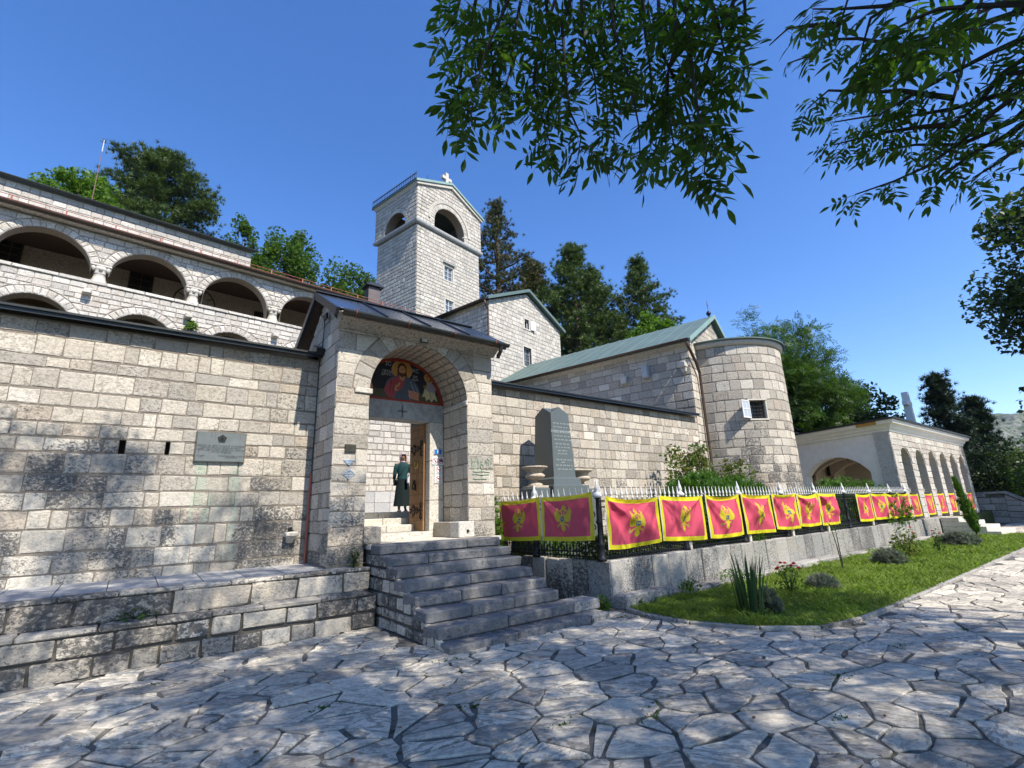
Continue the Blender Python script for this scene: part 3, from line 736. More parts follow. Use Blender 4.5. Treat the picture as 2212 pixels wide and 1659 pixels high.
# ------------------------------------------------------------------ gatehouse
gt = thing('gatehouse', 'stone gatehouse with a round-arched entrance under a dark sheet roof', 'gatehouse', (4.3, 8.4, 0.88))
GX0, GX1, GY, AC, AZS, AR = 2.63, 5.97, 8.40, 4.285, 3.87, 1.05
ff = Plane((0, GY, 0), (0, -1, 0))
mb = MB()
wall_sheet(mb, ff, GX0 + 0.004, GX1 - 0.004, 0.75, 5.10, 0.98, arches=[(AC, AZS, AR, 0.75)])
mb.box(GX0 + 0.006, 3.60, 9.41, 10.4, 0.75, 5.05); mb.box(5.03, GX1 - 0.006, 9.41, 10.4, 0.75, 5.05)
mb.box(3.60, 5.03, 9.42, 9.75, 3.60, 5.05)
mb.prism([(GX0 + 0.008, 8.42, 5.04), (GX0 + 0.008, 10.38, 5.04), (GX0 + 0.008, 9.40, 5.84)], (0.4, 0, 0))
mb.prism([(GX1 - 0.3, 8.42, 5.04), (GX1 - 0.3, 10.38, 5.04), (GX1 - 0.3, 9.40, 5.84)], (0.29, 0, 0))
mb.build('mortar_bed', M['mortar'], gt)
st = [(s, ff) for s in coursed(GX0, GX1, 0.88, 5.06, (0.2, 0.31), (0.28, 0.68), 0.010, breaks=(1.18, 1.48, 3.87, 4.92), holes=[(AC - AR, AC + AR, 0.9, AZS)], discs=[(AC, AZS, AR + 0.32)])]
st += [(s, ff) for s in voussoirs(AC, AZS, AR, AR + 0.31, 15, jit=0.02)]
fl_ = Plane((GX0, 0, 0), (-1, 0, 0))   # u = -Y
st += [(s, fl_) for s in coursed(-10.38, -GY, 0.88, 5.84, (0.2, 0.3), (0.22, 0.5), 0.012, half=[(0.633, 0.774, (9.40 * -0.633) + 5.86 * 0.774), (-0.633, 0.774, 9.40 * 0.633 + 5.86 * 0.774)])]
fj = Plane((AC + AR, 0, 0), (-1, 0, 0))
st += [(s, fj) for s in coursed(-9.38, -GY, 1.18, 3.80, (0.22, 0.34), (0.22, 0.5), 0.016)]
emit(gt, st, M['gate_stone'], 300, 'stone', 0.009)
class Vault:
    """underside of the arch: u = depth (Y), v = arc length"""
    def __call__(s, u, z):
        a = z / AR; n = np.array([-math.cos(a), 0, -math.sin(a)])
        return np.array([AC + AR * math.cos(a), u, AZS + AR * math.sin(a)]), np.array([0, -1.0, 0]), n
    def up(s, sp):
        a = (sp[3] + sp[4]) / 2 / AR; return np.array([-math.sin(a), 0, math.cos(a)])
vt = Vault()
vs_ = [(s, vt) for s in coursed(GY + 0.02, 9.385, 0.02, math.pi * AR - 0.02, (0.12, 0.19), (0.16, 0.38), 0.026)]
emit(gt, vs_, M['vault_stone'], 140, 'vault_stone', 0.006)
# impost mouldings
for x0, x1 in ((AC + AR - 0.045, AC + AR + 0.004), (AC - AR - 0.004, AC - AR + 0.045)):
    mb = MB(); mb.box(x0, x1, GY - 0.03, 9.38, 3.80, 3.90, 0.012); mb.build('impost', M['trim_stone'], gt)
mb = MB(); mb.box(AC - AR - 0.28, AC - AR + 0.045, GY - 0.04, GY - 0.005, 3.80, 3.90, 0.01); mb.build('impost', M['trim_stone'], gt)
# door surround: lintel, jambs, threshold
mb = MB(); mb.box(AC - AR + 0.002, AC + AR - 0.002, 9.385, 9.74, 3.585, 3.975, 0.004); mb.build('lintel', M['lintel'], gt)
mb = MB(); mb.box(4.325, 4.36, 9.376, 9.384, 3.63, 3.90); mb.box(4.235, 4.449, 9.376, 9.384, 3.745, 3.78); mb.build('carved_cross', flat('carved_grey', (0.17, 0.17, 0.175), 0.9), gt)
for z0, z1 in ((1.18, 1.92), (1.925, 2.74), (2.745, 3.58)):
    for x0, x1 in ((3.24, 3.62), (5.00, 5.328)):
        mb = MB(); mb.box(x0, x1, 9.385, 9.76, z0 + 0.003, z1 - 0.003, 0.006); mb.build('jamb_block', M['trim_stone'], gt)
mb = MB(); mb.box(3.62, 5.0, 9.22, 9.80, 1.10, 1.30, 0.012); mb.build('threshold', M['trim_stone'], gt)
mb = MB(); mb.box(5.10, 5.326, 8.72, 9.38, 1.18, 1.475, 0.01); mb.build('bench_block', M['vault_stone'], gt)
mb = MB(); mb.box(5.10, 5.46, 8.375, 8.715, 1.18, 1.48, 0.015); mb.build('bench_block', M['trim_stone'], gt)
mb = MB(); mb.lathe([(0.03, 0), (0.028, 0.02)], (0, 0, 0), 10)
o = mb.build('bench_hole', M['dark'], gt); o.matrix_basis = Matrix.Translation((5.30, 8.372, 1.30)) @ Matrix.Rotation(R(90), 4, 'X')  # dark disc set on the block for the shade inside its hole
mb = MB(); mb.box(3.22, 3.52, 8.33, 9.2, 1.182, 1.47, 0.02, 0, 0, 0.006); mb.build('bench_block', M['gate_stone'], gt)
# roof
RY, RZ, EY, EZ, BY, BZ = 9.40, 5.98, 8.00, 5.16, 10.80, 5.16
X0, X1 = 2.42, 6.10
rp = gt
mb = MB(); mb.prism([(X0 + 0.02, EY + 0.02, EZ - 0.06), (X0 + 0.02, RY, RZ - 0.06), (X0 + 0.02, BY, BZ - 0.06), (X0 + 0.02, BY, BZ - 0.02), (X0 + 0.02, RY, RZ - 0.02), (X0 + 0.02, EY + 0.02, EZ - 0.02)], (X1 - X0 - 0.04, 0, 0)); roof = mb.build('roof', M['wood_soffit'], gt)
mb = MB(); mb.prism([(GX0 - 0.05, 8.405, 4.95), (GX0 - 0.05, 8.33, 4.97), (GX0 - 0.05, 8.20, 5.06), (GX0 - 0.05, 8.08, 5.085), (GX0 - 0.05, 8.08, 5.12), (GX0 - 0.05, 8.405, 5.28)], (GX1 - GX0 + 0.10, 0, 0)); mb.build('eave_cornice', M['gate_stone'], gt)
sd = np.array([0, RY - EY, RZ - EZ]); sdl = np.linalg.norm(sd); sd /= sdl; sn = np.cross([1, 0, 0], sd)
g = G('roof_panel'); p = g.pos(); n = g.noise(p, 1.2, 3); n2 = g.noise(g.scale(p, (30, 2, 2)), 1.0, 3)
M['panel'] = g.out(g.mix(n, (0.045, 0.055, 0.07), (0.085, 0.10, 0.125)), g.mr(n2, 0.3, 0.7, 0.16, 0.30), g.bump(n2, 0.06, 0.01), 0.55, 0.5)
nsh = 4; wsh = (X1 - X0 - 0.1) / nsh
for i in range(nsh):
    xa = X0 + 0.05 + i * wsh
    mb = MB(); mb.obox(np.array([xa + wsh / 2, (RY + EY) / 2, (RZ + EZ) / 2]) + sn * 0.015, ((1, 0, 0), sd, sn), (wsh / 2 - 0.012, sdl / 2, 0.014), 0.004)
    mb.build('roof_sheet', M['panel'], roof)
    if i:
        mb = MB(); mb.obox(np.array([xa, (RY + EY) / 2, (RZ + EZ) / 2]) + sn * 0.035, ((1, 0, 0), sd, sn), (0.018, sdl / 2 - 0.02, 0.022), 0.004); mb.build('roof_batten', M['black_metal'], roof)
sb = np.array([0, BY - RY, BZ - RZ]); sbl = np.linalg.norm(sb); sb /= sbl; bn = np.cross([1, 0, 0], sb)
mb = MB(); mb.obox(np.array([(X0 + X1) / 2, (RY + BY) / 2, (RZ + BZ) / 2]) + bn * 0.015, ((1, 0, 0), sb, bn), ((X1 - X0) / 2 - 0.05, sbl / 2, 0.014)); mb.build('roof_sheet', M['panel'], roof)
mb = MB(); mb.box(X0, X1, RY - 0.09, RY + 0.09, RZ + 0.015, RZ + 0.05, 0.01); mb.build('ridge_cap', M['dark_roof'], roof)
for x in (X0, X1 - 0.05):
    mb = MB(); mb.obox((x + 0.025, (RY + EY) / 2, (RZ + EZ) / 2 - 0.045), ((1, 0, 0), sd, sn), (0.028, sdl / 2 + 0.02, 0.07)); mb.obox((x + 0.025, (RY + BY) / 2, (RZ + BZ) / 2 - 0.045), ((1, 0, 0), sb, bn), (0.028, sbl / 2 + 0.02, 0.07)); mb.build('verge_board', M['dark_roof'], roof)
def half_gutter(parent, a, b, r_=0.065, mat='grey_gutter', name='gutter'):
    a, b = V3(a), V3(b); d = (b - a) / np.linalg.norm(b - a); s = np.cross(d, ZUP); mb = MB(); vs = []
    prof = [(math.cos(t) * r_, math.sin(t) * r_) for t in np.linspace(math.pi, 2 * math.pi, 9)]; prof += [(q[0] * 0.9, q[1] * 0.9) for q in prof[::-1]]
    for e in (a, b): vs += [e + s * q[0] + ZUP * q[1] for q in prof]
    n = len(prof); fs = [(i, (i + 1) % n, n + (i + 1) % n, n + i) for i in range(n)] + [tuple(range(n))[::-1], tuple(range(n, 2 * n))]
    mb.add(vs, fs); return mb.build(name, M[mat], parent, False)
half_gutter(roof, (X0 + 0.1, EY - 0.055, EZ - 0.02), (X1 + 0.02, EY - 0.055, EZ - 0.02))
for x in (2.75, 3.75, 4.75, 5.75):
    mb = MB(); mb.tube([(x, EY + 0.03, EZ + 0.0), (x, EY + 0.012, EZ - 0.09), (x, EY - 0.055, EZ - 0.10), (x, EY - 0.125, EZ - 0.06), (x, EY - 0.125, EZ + 0.02)], 0.010, 5); mb.build('gutter_bracket', M['rust'], roof)
mb = MB(); mb.tube([(5.93, 7.945, 5.08), (5.93, 7.97, 4.98), (5.94, 8.08, 4.90), (5.95, 8.10, 4.86)], 0.042, 10); mb.build('outlet_pipe', M['grey_gutter'], roof)
# two flood lights, cable, red conduit
for i, (c, lab) in enumerate((((4.26, 8.27, 5.0), 'small white-faced flood light under the gate eave'), ((2.55, 9.02, 5.38), 'small flood light on the left gable of the gatehouse'))):
    f_ = thing('flood_light', lab, 'lamp', c)
    ax = ((1, 0, 0), (0, 1, 0), (0, 0, 1)) if i == 0 else ((0, 1, 0), (-1, 0, 0), (0, 0, 1))
    mb = MB(); mb.obox(c, ax, (0.085, 0.02, 0.06), 0.008); mb.build('housing', M['black_metal'], f_)
    mb = MB(); mb.obox(V3(c) - V3(ax[1]) * 0.0215, ax, (0.062, 0.003, 0.042)); mb.build('lens', M['white_paint'], f_)
    mb = MB(); mb.tube([V3(c) + V3(ax[0]) * 0.088, V3(c) + V3(ax[0]) * 0.09 + V3(ax[1]) * 0.07 + ZUP * 0.05, V3(c) + V3(ax[1]) * (0.12 if i == 0 else 0.07) + ZUP * 0.08], 0.008, 5); mb.build('bracket', M['iron'], f_)
mb = MB(); mb.tube([(2.60, 8.40, 5.06), (2.70, 8.34, 5.0), (2.85, 8.34, 4.90), (3.1, 8.34, 4.87), (3.35, 8.34, 4.93)], 0.008, 5); tag(mb.build('cable', flat('cable_grey', (0.3, 0.3, 0.28), 0.6)), 'loose grey cable sagging below the gate gutter', 'cable')
mb = MB(); mb.tube([(2.58, 9.44, 0.88), (2.59, 9.44, 2.36), (2.58, 9.45, 2.44)], 0.022, 8); tag(mb.build('conduit_pipe', M['red_rail']), 'rust red conduit pipe in the corner left of the gatehouse', 'pipe')
mb = MB(); mb.tube([(2.60, 9.45, 2.40), (2.605, 9.45, 4.55), (2.60, 9.3, 4.8), (2.60, 9.25, 5.4)], 0.009, 5); tag(mb.build('cable', M['iron']), 'black cable running up the corner left of the gatehouse', 'cable')
mb = MB(); mb.obox((2.55, 9.32, 4.78), ((1, 0, 0), (0, 0.9, 0.43), (0, -0.43, 0.9)), (0.09, 0.16, 0.07), 0.01); tag(mb.build('coping_end_box', M['black_metal']), 'black metal box where the left coping meets the gatehouse', 'box')

# open door leaf: planks, studs, iron scroll hinges, ring handle, gold letter
g = G('door_wood'); p = g.pos(); r = g.rnd(); n = g.noise(g.scale(p, (40, 40, 3)), 1.0, 6, 0.6, 0.5)
c = g.mix(1.0, g.ramp(r, [(0, (0.27, 0.145, 0.06)), (0.5, (0.33, 0.185, 0.08)), (1, (0.23, 0.12, 0.05))]), g.ramp(n, [(0.3, (0.6, 0.55, 0.5)), (0.65, (1.1, 1.1, 1.1))]), 'MULTIPLY')
M['door'] = g.out(c, 0.6, g.bump(n, 0.3, 0.005), spec=0.3)
M['gold'] = flat('gold_paint', (0.62, 0.42, 0.10), 0.35, 0.6)
M['wrought'] = flat('wrought_iron', (0.02, 0.018, 0.017), 0.55, 0.4, 30, 0.3)
dr = thing('door_leaf', 'open studded plank door leaf with iron scroll hinges in the gateway', 'door', (4.95, 9.58, 1.31))
DX = 4.95
ny = 6; y0, y1 = 9.57, 10.22; dz0, dz1 = 1.31, 3.565
for i in range(ny):
    a = y0 + (y1 - y0) * i / ny; b = y0 + (y1 - y0) * (i + 1) / ny
    mb = MB(); mb.box(DX, DX + 0.05, a + 0.004, b - 0.004, dz0 + 0.20, dz1, 0.005); mb.build('plank', M['door'], dr)
mb = MB(); mb.box(DX - 0.006, DX + 0.05, y0, y1, dz0, dz0 + 0.20, 0.006); mb.build('kick_rail', M['door'], dr)
mb = MB(); mb.box(DX + 0.045, DX + 0.06, y0 + 0.01, y1 - 0.01, dz0 + 0.01, dz1 - 0.01); mb.build('door_back', M['wood_soffit'], dr)
mb = MB(); mb.box(DX + 0.052, DX + 0.075, 9.765, 9.80, dz0 - 0.005, dz1 + 0.01); mb.build('door_frame', M['wood_soffit'], dr)
stud = MB(); stud.lathe([(0.0105, 0), (0.009, 0.006), (0.003, 0.009)], (0, 0, 0), 6); stm = stud.mesh('stud', M['wrought'], True)
for z in (1.58, 1.86, 2.06, 2.30, 2.52, 2.72, 2.92, 3.12, 3.30, 3.47):
    for i in range(ny):
        plink(bpy.data.objects.new('stud', stm), dr, Matrix.Translation((DX - 0.001, y0 + (y1 - y0) * (i + 0.5) / ny, z)) @ Matrix.Rotation(R(-90), 4, 'Y'))
def scroll(parent, zc):
    mb = MB(); X = DX - 0.01
    def T(pts, r_=0.011): mb.tube([(X, y, z) for y, z in pts], r_, 5)
    T([(9.59, zc), (9.78, zc), (9.98, zc), (10.12, zc + 0.005)], 0.017)
    for s in (1, -1):
        T([(9.66 + 0.05 * math.cos(t) * (1 - t / 9) - 0.0, zc + s * (0.13 + 0.055 * math.sin(t) * (1 - t / 9))) for t in np.linspace(-2.0, 5.5, 16)])
        T([(9.72, zc), (9.69, zc + s * 0.06), (9.665, zc + s * 0.085)])
        T([(9.92, zc), (9.96, zc + s * 0.07), (10.02, zc + s * 0.115), (10.05, zc + s * 0.075), (10.02, zc + s * 0.06)])
        T([(10.08, zc), (10.13, zc + s * 0.05), (10.17, zc + s * 0.03)])
        T([(9.80, zc), (9.83, zc + s * 0.045), (9.88, zc + s * 0.06)])
    mb.build('scroll_hinge', M['wrought'], parent, True)
scroll(dr, 3.05); scroll(dr, 1.72)
mb = MB(); mb.tube([(DX - 0.02, 10.0 + 0.07 * math.cos(t), 2.24 + 0.07 * math.sin(t)) for t in np.linspace(0, 2 * math.pi, 17)], 0.012, 6); mb.lathe([(0.03, 0), (0.03, 0.02)], (DX - 0.012, 10.0, 2.30), 8)
mb.tube([(DX - 0.01, 9.93, 2.37), (DX - 0.015, 10.0, 2.30), (DX - 0.01, 10.07, 2.37)], 0.012, 5); mb.tube([(DX - 0.01, 9.90, 2.28), (DX - 0.012, 9.93, 2.2), (DX - 0.01, 9.90, 2.14)], 0.012, 5); mb.build('ring_handle', M['wrought'], dr, True)
mb = MB()   # gold omega-like letter
for s in (1, -1):
    mb.tube([(DX - 0.008, 9.90 + s * q[0], 2.69 + q[1]) for q in ((0.0, 0.10), (0.005, -0.03), (0.03, -0.06), (0.06, -0.045), (0.075, 0.01), (0.07, 0.07), (0.05, 0.115))], [0.012, 0.013, 0.012, 0.014, 0.016, 0.013, 0.008], 6)
mb.build('gold_letter', M['gold'], dr, True)

# inner steps and courtyard behind the gate
mb = MB(); mb.box(-9, 15, 10.95, 15.6, 0.5, 1.715); tag(mb.build('courtyard', flat('court_paving', (0.58, 0.54, 0.46), 0.9, 0, 6, 0.15, 0.1), None), kind='structure')
it = thing('inner_steps', 'three pale stone steps inside the gateway', 'steps', (4.6, 9.8, 1.3))
for k, (ya, z) in enumerate(((9.98, 1.44), (10.42, 1.58), (10.92, 1.72))):
    for a, b in ((3.0, 4.32 + 0.1 * k), (4.32 + 0.1 * k, 6.4)):
        mb = MB(); mb.box(a + 0.004, b - 0.004, ya, ya + 0.55, z - 0.15, z, 0.01); mb.build('step_block', M['trim_stone'], it)
cw = thing('courtyard_wall', 'sunlit rubble wall of the courtyard seen through the open gate', 'wall', (6.5, 15.4, 1.7))
fc = Plane((0, 15.4, 0), (0, -1, 0))
mb = MB(); wall_sheet(mb, fc, 1, 14, 1.6, 5.9, 0.6); mb.build('mortar_bed', M['mortar_light'], cw)
st = [(s, fc) for s in coursed(3.0, 11.0, 2.40, 5.85, (0.15, 0.24), (0.16, 0.42), 0.03, wob=0.025)]
emit(cw, st, M['chapel_stone'], 150, 'stone', 0.015)
x = 3.0
while x < 11:
    w = random.uniform(0.5, 0.8)
    for z0, z1 in ((1.715, 2.05), (2.05, 2.39)):
        mb = MB(); mb.box(x + 0.004, x + w - 0.004, 15.33, 15.42, z0 + 0.003, z1 - 0.003, 0.006); mb.build('plinth_block', M['tpave'], cw)
    x += w

# ------------------------------------------------------------------ wall plaques, signs, graffiti
def text(body, name, parent, size, M4, mat, ext=0.0015, align='CENTER', spacing=1.0):
    cu = bpy.data.curves.new(name, 'FONT'); cu.body = body; cu.size = size; cu.extrude = ext; cu.align_x = align; cu.align_y = 'CENTER'; cu.space_character = spacing
    cu.materials.append(mat); return plink(bpy.data.objects.new(name, cu), parent, M4)
def face_y(x, y, z): return Matrix(((1, 0, 0, x), (0, 0, -1, y), (0, 1, 0, z), (0, 0, 0, 1)))
g = G('plaque_metal'); p = g.pos(); n = g.noise(p, 5, 5); n2 = g.noise(g.scale(p, (30, 1, 3)), 1.0, 3)
M['plaque'] = g.out(g.mix(g.mr(n2, 0.62, 0.75, 0, 0.6), g.mix(n, (0.16, 0.17, 0.16), (0.30, 0.31, 0.295)), (0.20, 0.10, 0.06)), 0.35, None, 0.7, 0.5)
M['letter_dark'] = flat('dark_letters', (0.035, 0.035, 0.035), 0.5, 0.4)
pq = thing('memorial_plaque', 'large grey metal plaque with an emblem and raised lettering on the left wall', 'plaque', (1.11, 9.44, 2.6))
mb = MB(); P0, P1 = (0.735, 2.595), (1.48, 3.11)
c0 = [(P0[0], 9.475, P0[1]), (P1[0], 9.475, P0[1]), (P1[0], 9.475, P1[1]), (P0[0], 9.475, P1[1])]; c1 = [(P0[0] + 0.022, 9.43, P0[1] + 0.022), (P1[0] - 0.022, 9.43, P0[1] + 0.022), (P1[0] - 0.022, 9.43, P1[1] - 0.022), (P0[0] + 0.022, 9.43, P1[1] - 0.022)]
mb.add(c0 + c1, [(0, 1, 5, 4), (1, 2, 6, 5), (2, 3, 7, 6), (3, 0, 4, 7), (4, 5, 6, 7)]); mb.build('plate', M['plaque'], pq)
mb = MB()
for r0, r1, k in ((0.072, 0.05, 5), (0.036, 0.0, 20)):
    pts = [(1.11 + r0 * math.sin(2 * math.pi * i / k), 9.43, 2.99 + r0 * math.cos(2 * math.pi * i / k)) for i in range(k)]; mb.prism(pts, (0, -0.012 if k == 5 else -0.017, 0))
mb.box(1.10, 1.12, 9.408, 9.414, 2.968, 3.012); mb.box(1.088, 1.132, 9.408, 9.414, 2.98, 3.0); mb.build('emblem', M['letter_dark'], pq)
for z, sz, s in ((2.868, 0.046, 'ОВДЈЕ ЈЕ 1875 ГОДИНЕ ОСНОВАН'), (2.832, 0.046, 'ЦРНОГОРСКИ ЦРВЕНИ КРСТ'), (2.797, 0.046, 'ПРВО ДРУШТВО ЦРВЕНОГ КРСТА'), (2.762, 0.046, 'ЈУГОСЛАВИЈЕ')): text(s, 'lettering', pq, sz * 0.9, face_y(1.11, 9.429, z), M['letter_dark'])
for x, z, s in ((0.83, 2.70, 'ЦЕТИЊЕ'), (0.83, 2.675, '1975'), (1.27, 2.70, 'СКУПШТИНА ЦРВЕНОГ КРСТА'), (1.27, 2.675, 'ЈУГОСЛАВИЈЕ')): text(s, 'lettering', pq, 0.026, face_y(x, 9.429, z), M['letter_dark'])
M['bronze'] = flat('dark_bronze', (0.06, 0.062, 0.045), 0.45, 0.5, 12, 0.3)
mb = MB(); mb.box(2.83, 3.02, 8.36, 8.39, 2.72, 2.86, 0.004); o = mb.build('small_plaque', M['bronze']); tag(o, 'small dark bronze plaque on the left gate pillar', 'plaque')
mb = MB()
for k in range(5): mb.box(2.86, 2.99 - 0.02 * (k % 2), 8.357, 8.362, 2.745 + 0.022 * k, 2.751 + 0.022 * k)
mb.build('engraved_lines', M['mortar_dark'], o)
M['sign_blue'] = flat('sign_blue', (0.02, 0.16, 0.52), 0.4); M['sign_white'] = flat('sign_white', (0.75, 0.75, 0.76), 0.4); M['sign_red'] = flat('sign_red', (0.42, 0.06, 0.06), 0.5); M['sign_ink'] = flat('sign_ink', (0.06, 0.06, 0.065), 0.5)
sg = thing('house_number_sign', 'blue house number sign reading 6 beside the door', 'sign', (5.19, 9.37, 2.88))
mb = MB(); mb.box(5.10, 5.28, 9.366, 9.38, 2.885, 3.0, 0.004); mb.build('plate', M['sign_white'], sg); mb = MB(); mb.box(5.106, 5.274, 9.3635, 9.3665, 2.891, 2.994); mb.build('blue_field', M['sign_blue'], sg)
text('6', 'numeral', sg, 0.11, face_y(5.19, 9.362, 2.942), M['sign_white'])
def ring(mb, x, z, r_, y, mi):
    n = 28; vs = []
    for k in range(n):
        a = 2 * math.pi * k / n; vs += [(x + r_ * math.cos(a), y, z + r_ * math.sin(a)), (x + r_ * 0.84 * math.cos(a), y, z + r_ * 0.84 * math.sin(a))]
    mb.add(vs, [(2 * k, (2 * k + 2) % (2 * n), (2 * k + 3) % (2 * n), 2 * k + 1)[::-1] for k in range(n)], mi)
    d = r_ * 0.64; t = r_ * 0.08
    mb.add([(x - d - t, y, z + d - t), (x - d + t, y, z + d + t), (x + d + t, y, z - d + t), (x + d - t, y, z - d - t)], [(3, 2, 1, 0)], mi)
s2 = thing('prohibition_sign', 'white wide sign with two red prohibition circles beside the door', 'sign', (5.195, 9.37, 2.66))
mb = MB(); mb.box(5.05, 5.335, 9.368, 9.38, 2.665, 2.835, 0.003); mb.build('plate', M['sign_white'], s2)
mb = MB(); ring(mb, 5.122, 2.75, 0.062, 9.3655, 0); ring(mb, 5.264, 2.75, 0.062, 9.3655, 0); mb.build('prohibition_circle', M['sign_red'], s2)
mb = MB(); mb.box(5.225, 5.305, 9.3665, 9.3675, 2.728, 2.778); mb.box(5.255, 5.28, 9.3664, 9.3674, 2.775, 2.788); mb.box(5.112, 5.132, 9.3665, 9.3675, 2.715, 2.765); mb.box(5.117, 5.127, 9.3665, 9.3675, 2.768, 2.785); mb.build('pictogram', M['sign_ink'], s2)
s3 = thing('prohibition_sign', 'tall narrow white sign with a no smoking circle above another circle', 'sign', (5.2, 9.37, 2.27))
mb = MB(); mb.box(5.11, 5.29, 9.368, 9.38, 2.27, 2.645, 0.003); mb.build('plate', M['sign_white'], s3)
mb = MB(); ring(mb, 5.2, 2.562, 0.058, 9.3655, 0); ring(mb, 5.2, 2.368, 0.058, 9.3655, 0); mb.build('prohibition_circle', M['sign_red'], s3)
mb = MB(); mb.box(5.165, 5.235, 9.3665, 9.3675, 2.556, 2.566); mb.box(5.18, 5.22, 9.3665, 9.3675, 2.355, 2.385)
for z in (2.63, 2.488, 2.476, 2.457, 2.297, 2.285): mb.box(5.135, 5.265, 9.3665, 9.3675, z, z + 0.005)
mb.build('pictogram', M['sign_ink'], s3)
M['graf_green'] = flat('green_spray', (0.26, 0.37, 0.25), 0.9, 0, 60, 0.4); M['graf_blue'] = flat('blue_spray', (0.42, 0.50, 0.60), 0.9, 0, 40, 0.35)
gr = thing('graffiti', 'green sprayed graffiti 1/169 underlined on the right gate pillar', 'graffiti', (5.66, 8.37, 2.3))
def strokes(mb, L, y, r_, x0, z0, s):
    for st_ in L: mb.tube([(x0 + a * s, y, z0 + b * s) for a, b in st_], r_, 5)
mb = MB(); Yg = 8.384
strokes(mb, [[(0, 0.8), (0.12, 1), (0.12, 0)], [(0.25, 0), (0.5, 1)], [(0.62, 0.75), (0.76, 0.95), (0.76, 0)], [(1.2, 0.95), (1.02, 0.7), (0.98, 0.3), (1.1, 0.02), (1.28, 0.15), (1.25, 0.42), (1.05, 0.45)], [(1.85, 0.6), (1.62, 0.5), (1.55, 0.78), (1.72, 0.98), (1.88, 0.8), (1.86, 0.3), (1.65, 0.0)]], Yg, 0.0075, 5.40, 2.49, 0.235)
mb.build('digits', M['graf_green'], gr)
mb = MB()
for x0, x1, z in ((5.44, 5.86, 2.445), (5.43, 5.84, 2.385), (5.45, 5.78, 2.30)): mb.tube([(x0 + (x1 - x0) * t, Yg, z + 0.006 * math.sin(9 * t + z * 50)) for t in np.linspace(0, 1, 9)], 0.008, 5)
mb.build('underline', M['graf_green'], gr)
mb = MB()
for pts in ([(2.82, 2.59), (3.02, 2.585), (2.92, 2.50)], [(2.93, 2.43), (3.03, 2.35), (2.92, 2.27), (2.82, 2.35)]):
    mb.tube([(a, 8.385, b) for a, b in pts + pts[:1]], 0.008, 5)
    for k in range(1, 6):
        zz = pts[0][1] + (pts[2][1] - pts[0][1]) * k / 6; w = 0.085 * (1 - abs(k / 6 - (0.0 if len(pts) == 3 else 0.5)) * (1 if len(pts) == 3 else 2))
        if w > 0.01: mb.tube([(2.92 - w, 8.386, zz), (2.92, 8.387, zz + 0.005), (2.92 + w, 8.386, zz)], 0.0065, 4)
tag(mb.build('graffiti', M['graf_blue']), 'pale blue sprayed diamond marks on the left gate pillar', 'graffiti')
# ------------------------------------------------------------------ painted panels (flat pictures on a grid of coloured cells)
def pip(poly, X, Y):
    n = len(poly); c = np.zeros(X.shape, bool); j = n - 1
    for i in range(n):
        xi, yi = poly[i]; xj, yj = poly[j]
        if yi != yj:
            m = ((yi > Y) != (yj > Y)) & (X < (xj - xi) * (Y - yi) / (yj - yi) + xi); c ^= m
        j = i
    return c
def ell(cx, cy, rx, ry, X, Y): return ((X - cx) / rx) ** 2 + ((Y - cy) / ry) ** 2 < 1
def painted_mat(name, rough=0.7):
    g = G(name); a = g.attr('paint'); p = g.pos(); n = g.noise(p, 25, 5)
    return g.out(g.mix(1.0, a, g.ramp(n, [(0.3, (0.82, 0.82, 0.82)), (0.7, (1.05, 1.05, 1.05))]), 'MULTIPLY'), rough, None, 0, 0.2)
def painted_grid(name, V, F, colors, mat, parent):
    me = mesh_np(name, V, F, [mat]); a = me.attributes.new('paint', 'FLOAT_COLOR', 'CORNER')
    k = F.shape[1]; c = np.repeat(np.c_[colors, np.ones(len(colors))], k, axis=0).astype(np.float32); a.data.foreach_set('color', c.ravel())
    return plink(bpy.data.objects.new(name, me), parent)
# fresco in the tympanum; coordinates: x -1..1, y 0..1 in units of the arch radius
NXf, NZf = 168, 88
us = np.linspace(-1, 1, NXf + 1); vsf = np.linspace(0, 1, NZf + 1)
UU, VV_ = np.meshgrid((us[1:] + us[:-1]) / 2, (vsf[1:] + vsf[:-1]) / 2); UU = UU.ravel(); VV_ = VV_.ravel()
colf = np.zeros((len(UU), 3)); rad = np.hypot(UU, VV_)
def paint(mask, c): colf[mask] = c
paint(rad < 2, (0.022, 0.024, 0.030)); paint(VV_ < 0.24, (0.085, 0.075, 0.042))
def halo(x, y, r_):
    paint(ell(x, y, r_ * 1.06, r_ * 1.06, UU, VV_), (0.42, 0.30, 0.22)); paint(ell(x, y, r_, r_, UU, VV_), (0.50, 0.24, 0.055))
# left angel
paint(pip([(-0.70, 0.52), (-0.62, 0.50), (-0.56, 0.60), (-0.60, 0.68), (-0.68, 0.62)], UU, VV_), (0.33, 0.10, 0.04))
halo(-0.84 + 0.06, 0.70, 0.115)
paint(pip([(-0.92, 0.60), (-0.80, 0.62), (-0.70, 0.50), (-0.66, 0.38), (-0.72, 0.30), (-0.88, 0.32), (-0.97, 0.45)], UU, VV_), (0.30, 0.33, 0.40))
paint(pip([(-0.98, 0.36), (-0.74, 0.42), (-0.66, 0.46), (-0.60, 0.34), (-0.56, 0.12), (-0.64, 0.22), (-0.70, 0.10), (-0.78, 0.2), (-0.90, 0.14), (-0.99, 0.16)], UU, VV_), (0.55, 0.27, 0.13))
paint(pip([(-0.82, 0.36), (-0.74, 0.40), (-0.76, 0.16), (-0.80, 0.2)], UU, VV_), (0.66, 0.42, 0.28))
